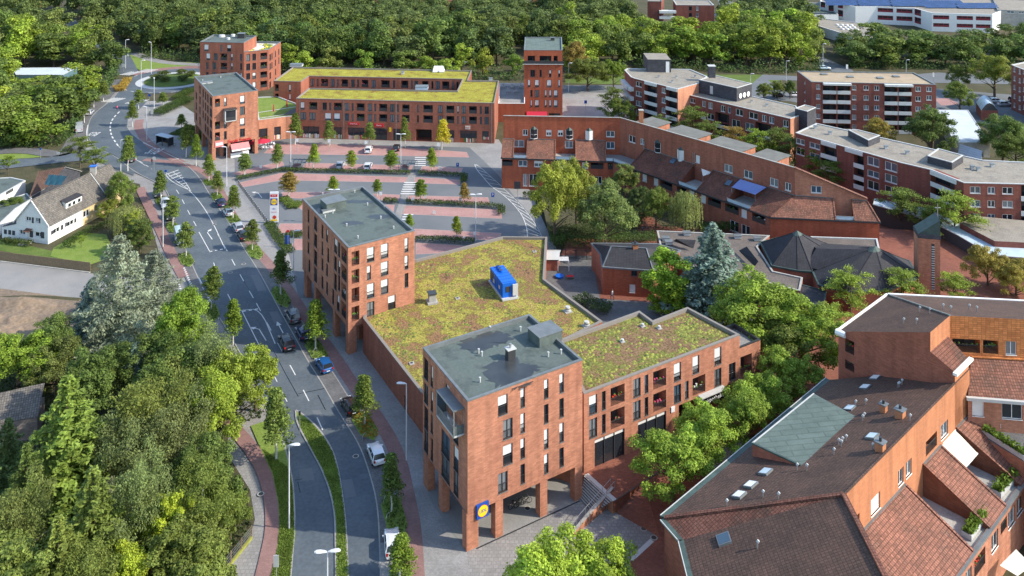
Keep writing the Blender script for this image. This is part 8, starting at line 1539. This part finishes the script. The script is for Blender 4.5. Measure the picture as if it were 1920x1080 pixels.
# ---- street lamps
def lampproto(double):
    root = bpy.data.objects.new('street_lamp', None); COL.objects.link(root); tag(root, 'lamp', 'street lamp'); mb = MB(); mb.tube((0, 0, 0), (0, 0, 9.6), .1, .06, 'lamp_white', 10); o = mb.build('pole', org=(0, 0, 0)); o.parent = root
    for s in ((-1, 1) if double else (1,)):
        h = MB(); secs = []
        for t, w, zz in ((0.05, .06, .0), (.3, .16, .06), (.7, .26, .1), (1.05, .24, .1), (1.25, .1, .06)): secs.append([(s*t, w*math.cos(a)*1., 9.6+zz+.09*math.sin(a)) for a in [k*math.pi/4 for k in range(8)]])
        h.loft(secs, 'lamp_white'); o = h.build('lamp_head', org=(0, 0, 0)); o.parent = root
    return proto_done(root)
LP = {}
def lamp(px, yb, yt, label, double=False, rz=0., z=.1, col=None):
    p = P(px, yb, z); h = H-(yt-YH)*p.y/F-z; k = double
    if k not in LP: LP[k] = lampproto(double); o = LP[k]; o.location = p; o.rotation_euler = (0, 0, rz); o['label'] = label; o['group'] = 'street lamps'
    else: o = dup(LP[k], p, rz, None, label, 'street lamps'); o.name = 'street_lamp'
    o.scale = (1, 1, h/9.7); return o
lamp(542, 992, 833, 'street lamp standing in the grass verge left of the street', rz=0); lamp(762, 863, 718, 'street lamp before the left wall of the moss roofed hall', rz=math.pi); lamp(614, 1215, 1033, 'double headed street lamp at the bottom edge of the median', True, .1); lamp(305.6, 463, 373, 'street lamp between the parked cars and the garden', rz=0); lamp(226.4, 322, 262, 'street lamp at the corner of the side street', rz=.3); lamp(425, 350, 275, 'street lamp before the pink awning', rz=math.pi)
lamp(136.7, 224, 165, 'street lamp beside the bus lane before the dark trees', rz=0); lamp(235.5, 128, 74.5, 'street lamp left above the roundabout', rz=.5); lamp(283.5, 138, 79, 'street lamp right above the roundabout', rz=2.8); lamp(264.7, 178, 113, 'street lamp left of the roundabout island', rz=.2); lamp(289, 204, 147, 'street lamp at the south crossing of the roundabout', rz=2); lamp(275, 263, 200, 'street lamp left of the bus shelter', rz=2.8)
lamp(545, 319, 247, 'double lamp left of the left trolley shelter', True, 0); lamp(751.5, 321, 251, 'double lamp left of the right trolley shelter', True, 0); lamp(892, 452, 364, 'double lamp in the lower right of the car park', True, .1); lamp(626, 420, 355, 'double lamp hidden by the roof of the middle tower', True, 0); lamp(550.6, 533, 432, 'lamp at the left wall of the middle tower', rz=0)
lamp(1066, 173, 118, 'street lamp right of the square tower', rz=0); lamp(1474, 152, 114, 'tall thin lamp above the small trees', rz=0); lamp(1543, 130, 82, 'thin lamp behind the five storey flats', rz=0); lamp(1699, 150, 112, 'thin lamp above the roof of the five storey flats', rz=0); lamp(1407, 180, 138, 'thin lamp right of the slate penthouse', rz=0); lamp(870, 140, 116, 'thin lamp behind the long building', rz=0); lamp(448, 415, 400, 'low lamp', rz=0) if 0 else None
gl_ = thing('globe_lamp', 'black lantern style lamp post before the arcade canopy', 'street lamp', P(1717, 440)); mb = MB(); mb.tube((0, 0, 0), (0, 0, 4.2), .09, .06, 'dark_metal'); o = mb.build('pole', org=(0, 0, 0)); o.parent = gl_; mb = MB(); mb.tube((0, 0, 4.2), (0, 0, 4.7), .15, .42, 'dark_metal', 10); mb.tube((0, 0, 4.7), (0, 0, 4.95), .45, .1, 'dark_metal', 10); o = mb.build('lantern', org=(0, 0, 0)); o.parent = gl_
# ---- small signs
def sign(px, yb, yt, wpx, hpx, m, label, txt=None, shape='sq', z=.1, tm='white_paint'):
    p = P(px, yb, z); h = H-(yt-YH)*p.y/F-z; w = wpx*p.y/F; hh = hpx*p.y/F; t = thing('traffic_sign', label, 'sign', p); mb = MB(); mb.tube((0, 0, 0), (0, 0, h), .05, .05, 'steel'); o = mb.build('pole', org=(0, 0, 0)); o.parent = t
    mb = MB()
    if shape == 'sq': mb.box((0, -.08, h-hh), (w, .05, hh), m)
    elif shape == 'tri': mb.face([(-w/2, -.09, h-hh), (w/2, -.09, h-hh), (0, -.09, h)], 'white_paint'); mb.face([(-w/2, -.07, h-hh), (0, -.07, h), (w/2, -.07, h-hh)], 'sign_red')
    else: mb.tube((0, -.06, h-w/2), (0, -.1, h-w/2), w/2, w/2, m, 16)
    o = mb.build('panel', org=(0, 0, 0)); o.parent = t
    if txt:
        q = text_mesh(txt, hh*.75, tm, Matrix(((1, 0, 0, 0), (0, 0, -1, -.12), (0, 1, 0, h-hh/2), (0, 0, 0, 1))), .005, None, 'lettering'); q.parent = t
    return t
sign(109, 292, 284, 5, 5, 'light_grey', 'small sign on a pole at the side street footpath'); sign(76, 298, 277, 3, 4, 'sign_blue', 'narrow sign pole on the lawn at the left'); sign(232, 135, 120, 6, 6, 'light_grey', 'cluster of pale signs at the north side of the roundabout'); sign(280.5, 196, 176, 5, 5, 'sign_blue', 'blue round sign on the traffic island south of the roundabout', shape='r'); sign(285, 222, 202, 5, 12, 'light_grey', 'white stop sign at the green bank'); sign(240, 110, 100, 5, 5, 'white_paint', 'white triangular warning sign above the roundabout', shape='tri')
sign(289, 322, 294, 5, 6, 'light_grey', 'white sign on the island where the hatched marking starts'); sign(311, 330, 318, 5, 5, 'sign_blue', 'blue keep right sign at the tip of the hatched island', shape='r')
for px, yb, yt in ((489, 318, 309), (557, 285, 260), (617, 285, 261), (686, 288, 264), (822, 292, 268), (648, 311, 304), (765, 320, 305), (825, 318, 312), (714, 378, 360), (774, 383, 370), (797, 375, 365), (863, 383, 371), (870, 455, 443), (890, 456, 434), (814, 402, 395)): sign(px, yb, yt, 5, 6, 'white_paint', 'small white parking sign at x%d of the car park' % px)['label'] = ''
pk = [o for o in bpy.data.objects if o.get('label') == '' and not o.parent]
pl_ = ['left of the left trolley shelter', 'under the dark young tree at the link', 'under the tree before the left shop window', 'under the tree before the red signs', 'under the yellow tree', 'beside the silver car', 'at the foot of the right trolley lamp', 'right of the upper zebra crossing', 'under the thin tree beside the middle tower roof', 'left of the middle zebra crossing', 'right of the middle zebra crossing', 'under the brown green tree', 'in the lowest bays', 'on the pole of the lower double lamp', 'at the small zebra crossing']
for o, s in zip(pk, pl_): o['label'] = 'small white parking sign '+s; o['group'] = 'parking signs'
sign(858, 320, 305, 5, 7, 'sign_blue', 'blue parking sign at the right end of the upper row', 'P'); sign(924, 378, 361, 6, 8, 'sign_blue', 'blue parking sign at the right end of the middle row', 'P'); sign(540, 465, 431, 5, 4, 'sign_red', 'red white sign above blue plates left of the middle tower'); sign(539, 464, 441, 9, 16, 'sign_blue', 'blue and white direction plates in the planted bed')
sign(518, 1095, 1040, 10, 22, 'light_grey', 'back of two round signs at the bottom of the left verge'); sign(970, 395, 340, 12, 14, 'dark_metal', 'dark rounded board on a post at the garden corner'); sign(1098, 218, 188, 5, 6, 'sign_blue', 'dark blue square sign on the pale square'); sign(1588, 130, 121, 4, 8, 'white_paint', 'white back of a traffic light behind the flats'); sign(1750, 152, 136, 3, 8, 'white_paint', 'second white signal head behind the flats')
sign(562, 815, 770, 4, 8, 'dark_metal', 'low black marker post at the tip of the median')
# price pylon
py_ = thing('price_pylon', 'tall white advertising pylon with shop logos at the car park', 'sign', P(514, 419, .1), .06); mb = MB(); mb.box((0, 0, .3), (1.72, .35, 6.4), 'plastic_white'); mb.box((0, 0, 0), (1.5, .3, .3), 'dark_metal'); o = mb.build('board', org=(0, 0, 0)); o.parent = py_
def front(text, size, m, x, z, y=-.2, par=None): q = text_mesh(text, size, m, Matrix(((1, 0, 0, x), (0, 0, -1, y), (0, 1, 0, z), (0, 0, 0, 1))), .004, None, 'lettering'); q.parent = par
mb = MB(); mb.box((0, -.185, 5.7), (1.5, .02, .55), 'sign_red'); mb.box((0, -.185, 3.95), (1.5, .02, 1.45), 'sign_blue'); o = mb.build('logo_panel', org=(0, 0, 0)); o.parent = py_
mb = MB(); mb.tube((0, -.2, 4.67), (0, -.215, 4.67), .66, .66, 'sign_red', 24); mb.tube((0, -.215, 4.67), (0, -.225, 4.67), .6, .6, 'sign_yellow', 24); o = mb.build('disc', org=(0, 0, 0)); o.parent = py_
front('LIDL', .48, 'sign_blue', 0, 4.67, -.235, py_); front('K+K', .42, 'white_paint', 0, 5.97, -.21, py_); front('dm', .5, 'sign_blue', 0, 3.2, -.2, py_); front('Apotheke', .3, 'sign_red', 0, 2.5, -.2, py_)
mb = MB(); mb.tube((.1, -.19, 1.4), (.1, -.2, 1.4), .4, .4, 'flower_red', 16); mb.box((0, -.185, .6), (1.4, .02, .35), 'sign_yellow'); o = mb.build('poster', org=(0, 0, 0)); o.parent = py_
# bus shelter
bs = thing('bus_shelter', 'dark framed bus shelter with pale roof beside the bus lettering', 'bus shelter', P(309, 272, .1), -.55); mb = MB(); mb.box((0, 0, 2.5), (5.4, 2., .18), 'pale_roof'); o = mb.build('roof', org=(0, 0, 0)); o.parent = bs
for sx in (-2.5, 0, 2.5):
    for sy in (-.8, .8): mb = MB(); mb.box((sx, sy, 0), (.1, .1, 2.5), 'dark_metal'); o = mb.build('post', org=(0, 0, 0)); o.parent = bs
mb = MB(); mb.box((0, .8, .3), (5, .04, 2.1), 'glass'); mb.box((-2.5, 0, .3), (.04, 1.6, 2.1), 'glass'); mb.box((2.5, 0, .3), (.04, 1.6, 2.1), 'glass'); o = mb.build('pane', org=(0, 0, 0)); o.parent = bs; mb = MB(); mb.box((0, .5, .4), (3, .4, .06), 'wood'); o = mb.build('bench', org=(0, 0, 0)); o.parent = bs
flat('shelter_grey', (.14, .16, .17), .3)
# trolley shelters
for px, py, lb in ((561, 316, 'left curved trolley shelter full of shopping trolleys'), (765, 318, 'right curved trolley shelter beside the upper zebra crossing')):
    t = thing('trolley_shelter', lb, 'shelter', P(px, py, .1), -.05, 'trolley shelters'); r = MB(); n = 8
    for i in range(n):
        a, b = math.pi*.12+math.pi*.76*i/n, math.pi*.12+math.pi*.76*(i+1)/n; f = lambda a, x: (x, -1.9*math.cos(a)*1., 1.2+1.1*math.sin(a)); (r.face([f(a, -2), f(b, -2), f(b, 2), f(a, 2)], 'shelter_grey', True) if i % 2 else None)
        for x_ in (-2, -1, 0, 1, 2): r.bar(f(a, x_), f(b, x_), .07, 'dark_metal')
    o = r.build('roof', org=(0, 0, 0)); o.parent = t
    for x_ in (-2, 0, 2):
        for y_ in (-1.75, 1.75): mb = MB(); mb.box((x_, y_, 0), (.08, .08, 1.6), 'dark_metal'); o = mb.build('post', org=(0, 0, 0)); o.parent = t
    mb = MB()
    for k in range(3):
        for i in range(5): mb.box((-1.4+i*.35, -1.1+k*1.1, .35), (.5, .5, .5), 'steel'); mb.bar((-1.4+i*.35, -1.35+k*1.1, .95), (-1.4+i*.35, -.85+k*1.1, .95), .05, 'sign_red')
    o = mb.build('trolley_row', org=(0, 0, 0)); o.parent = t
# bollards
bp = None; A, B = P(447, 346, .1), P(502, 421, .1)
for i in range(24):
    p = A.lerp(B, i/23)
    if bp is None:
        mb = MB(); mb.tube((0, 0, 0), (0, 0, 1.), .09, .09, 'dark_metal'); mb.tube((0, 0, 1.), (0, 0, 1.08), .11, .05, 'steel'); bp = mb.build('bollard', org=(0, 0, 0)); o = bp
    else: o = bp.copy(); COL.objects.link(o)
    o.location = p; tag(o, 'dark metal bollard in the row between the car park lane and the footpath', 'bollard', 'bollards along the car park')
for px, py, lb in ((1101.5, 1018, 'first red and white striped post on the grey plaza'), (1118.5, 1030, 'second black and white striped post on the grey plaza')):
    mb = MB()
    for i in range(7): mb.tube((0, 0, i*.2), (0, 0, i*.2+.2), .06, .06, 'plastic_white' if i % 2 else ('sign_red' if px < 1110 else 'dark_metal'), 8)
    o = mb.build('striped_post', org=(0, 0, 0)); o.location = P(px, py+2, .12); tag(o, lb, 'post')
# steel hoops in the tree beds
for i, (px, py, lb) in enumerate(((591, 663, 'by the yellowish young tree'), (683, 825, 'in the bed with orange flowers'), (723, 942, 'above the young oval tree trunk'), (727, 977, 'below the young oval tree trunk'), (748, 1075, 'by the lowest white car'))):
    mb = MB(); pr = [(-.45, 0), (-.42, .6), (-.25, .85), (.25, .85), (.42, .6), (.45, 0)]
    for a, b in zip(pr, pr[1:]): mb.tube((a[0], 0, a[1]), (b[0], 0, b[1]), .035, .035, 'steel', 6)
    o = mb.build('steel_hoop', org=(0, 0, 0)); o.location = P(px, py, .2); o.rotation_euler = (0, 0, 1.2); tag(o, 'bent steel guard hoop '+lb, 'guard rail')
# bicycles under the arcade, by the plaza trees and in the courtyard
def bike(name='bicycle'):
    root = bpy.data.objects.new(name, None); COL.objects.link(root); tag(root, 'b', 'bicycle')
    for x_ in (-.52, .52):
        w = MB(); n = 14
        for i in range(n): a, b = 2*math.pi*i/n, 2*math.pi*(i+1)/n; w.bar((x_+.33*math.cos(a), 0, .34+.33*math.sin(a)), (x_+.33*math.cos(b), 0, .34+.33*math.sin(b)), .045, 'rubber')
        for i in range(6): a = math.pi*i/6; w.bar((x_-.32*math.cos(a), 0, .34-.32*math.sin(a)), (x_+.32*math.cos(a), 0, .34+.32*math.sin(a)), .012, 'steel')
        o = w.build('wheel', org=(0, 0, 0)); o.parent = root
    f = MB()
    for a, b in (((-.52, 0, .34), (-.05, 0, .3)), ((-.05, 0, .3), (-.2, 0, .85)), ((-.2, 0, .82), (.38, 0, .82)), ((-.05, 0, .3), (.38, 0, .78)), ((.34, 0, .95), (.52, 0, .34)), ((-.52, 0, .34), (-.2, 0, .75))): f.bar(a, b, .04, 'dark_metal')
    o = f.build('frame', org=(0, 0, 0)); o.parent = root; s = MB(); s.box((-.22, 0, .88), (.26, .14, .06), 'rubber'); o = s.build('saddle', org=(0, 0, 0)); o.parent = root; h = MB(); h.bar((.32, -.28, 1.02), (.32, .28, 1.02), .035, 'steel'); h.bar((.34, 0, .93), (.32, 0, 1.02), .03, 'steel'); o = h.build('handlebar', org=(0, 0, 0)); o.parent = root
    return proto_done(root)
bk = None
for px, py, z, rz, lb, gg in ((965, 952, .13, .5, 'bicycle parked under the arcade behind the second column', 'bicycles under the arcade'), (975, 949, .13, .6, 'bicycle parked under the arcade behind the second column', 'bicycles under the arcade'), (985, 945, .13, .4, 'bicycle parked under the arcade behind the second column', 'bicycles under the arcade'), (1553, 668, PZ+.02, 2., 'bicycle leaning near the topmost plaza tree', 'bicycles by the plaza trees'), (1560, 673, PZ+.02, 2.2, 'bicycle leaning near the topmost plaza tree', 'bicycles by the plaza trees'), (1546, 664, PZ+.02, 1.8, 'bicycle leaning near the topmost plaza tree', 'bicycles by the plaza trees'),
                              (1203, 422, PZ+.03, .8, 'bicycle standing on the red garden path', 'bicycles on the garden path'), (1209, 430, PZ+.03, .5, 'bicycle standing on the red garden path', 'bicycles on the garden path'), (1205, 437, PZ+.03, 1.1, 'bicycle standing on the red garden path', 'bicycles on the garden path'), (551, 527, .13, 1.3, 'bicycle at the lamp by the middle tower', None), (323, 274, .12, .3, 'bicycle at the right end of the bus shelter', None)):
    p = P(px, py, z)
    if bk is None: bk = bike(); o = bk; o.location = p; o.rotation_euler = (0, 0, rz); o['label'] = lb; o['group'] = gg
    else:
        o = dup(bk, p, rz, None, lb, gg)
        if gg is None and 'group' in o: del o['group']
# cafe: chairs, parasols
g6 = 'white cafe chairs outside the ice cream shop'; cc = garden_chair(492, 278, .12, 'white cafe chair on the paving beside the red parasol', 0, 'plastic_white', g6); proto_done(cc)
for i in range(11): p = P(488+(i % 6)*5.2+random.uniform(-1, 1), 272+(i//6)*7+random.uniform(-1, 1), .12); dup(cc, p, random.random()*6, None, 'white cafe chair on the paving beside the red parasol', g6)
def parasol(px, py, z, r, label, closed=False, m='awning_red'):
    t = thing('parasol', label, 'parasol', P(px, py, z)); mb = MB(); mb.tube((0, 0, 0), (0, 0, 2.7), .04, .04, 'steel'); o = mb.build('pole', org=(0, 0, 0)); o.parent = t; mb = MB(); n = 8
    if closed: mb.tube((0, 0, 1.2), (0, 0, 3.2), .22, .1, m)
    else:
        for i in range(n): a, b = 2*math.pi*i/n, 2*math.pi*(i+1)/n; mb.face([(r*math.cos(a), r*math.sin(a), 2.3), (r*math.cos(b), r*math.sin(b), 2.3), (0, 0, 3.)], m)
    o = mb.build('canopy', org=(0, 0, 0)); o.parent = t
parasol(492, 281, .12, 2.3, 'open dark red parasol right of the ice cream tower'); parasol(475, 283, .12, 1.9, 'open dark red parasol under the tower corner'); parasol(513, 217, 6.16, 0, 'closed red parasol at the edge of the roof terrace', True); parasol(538, 208, 6.16, 0, 'closed red parasol at the back of the roof terrace', True)
# pedestrians crossing near the hatched island (rider on a bicycle)
def person(px, py, z, label, top, leg, rz=0., stride=.25):
    t = thing('person', label, 'person', P(px, py, z), rz); import bmesh
    V = [(0, 0, .95), (0, 0, 1.2), (0, 0, 1.42), (0, 0, 1.52), (0, .02, 1.68), (-.1, 0, .9), (-.1, stride, .5), (-.1, stride*.7, .06), (-.1, stride*.7+.14, .03), (.1, 0, .9), (.1, -stride*.6, .5), (.1, -stride*1.2, .08), (.1, -stride*1.2+.14, .04), (-.2, 0, 1.4), (-.25, -.1, 1.14), (-.24, .08, .92), (.2, 0, 1.4), (.25, .1, 1.14), (.24, .22, .95)]
    E = [(0, 1), (1, 2), (2, 3), (3, 4), (0, 5), (5, 6), (6, 7), (7, 8), (0, 9), (9, 10), (10, 11), (11, 12), (2, 13), (13, 14), (14, 15), (2, 16), (16, 17), (17, 18)]
    Rr = [.15, .14, .15, .06, .1, .09, .07, .045, .04, .09, .07, .045, .04, .06, .045, .035, .06, .045, .035]
    me = bpy.data.meshes.new('body'); me.from_pydata(V, E, []); o = bpy.data.objects.new('body', me); COL.objects.link(o); m = o.modifiers.new('skin', 'SKIN'); o.modifiers.new('sub', 'SUBSURF').levels = 1
    for i, r in enumerate(Rr): me.skin_vertices[0].data[i].radius = (r, r)
    me.skin_vertices[0].data[0].use_root = True; bpy.context.view_layer.update(); m2 = bpy.data.meshes.new_from_object(o.evaluated_get(bpy.context.evaluated_depsgraph_get())); bpy.data.objects.remove(o)
    m2.materials.clear(); [m2.materials.append(MATS[k]) for k in ('skin', top, leg, 'rubber')]
    for pl in m2.polygons: z_ = pl.center.z; pl.material_index = 0 if z_ > 1.5 else (1 if z_ > .95 else (2 if z_ > .1 else 3)); pl.use_smooth = True
    b = bpy.data.objects.new('body', m2); COL.objects.link(b); b.parent = t; mb = MB(); mb.tube((0, -.02, 1.68), (0, -.02, 1.8), .11, .08, 'bark', 8); h = mb.build('hair', org=(0, 0, 0)); h.parent = t
flat('skin', (.5, .3, .22)); person(1148, 562, PZ, 'person in a white top walking on the path below the nursery house', 'white_paint', 'navy_cloth', 1.) if flat('navy_cloth', (.03, .04, .08)) else None
person(443, 1000, .0, 'x', 'teal', 'navy_cloth', 1.) if 0 else None
person(285, 309, .1, 'person in dark clothes crossing the street toward the hatched island', 'dark_metal', 'navy_cloth', 0.); person(219.5, 208, .12, 'person in a pink top on the street below the roundabout', 'flower_pink', 'navy_cloth', .3)
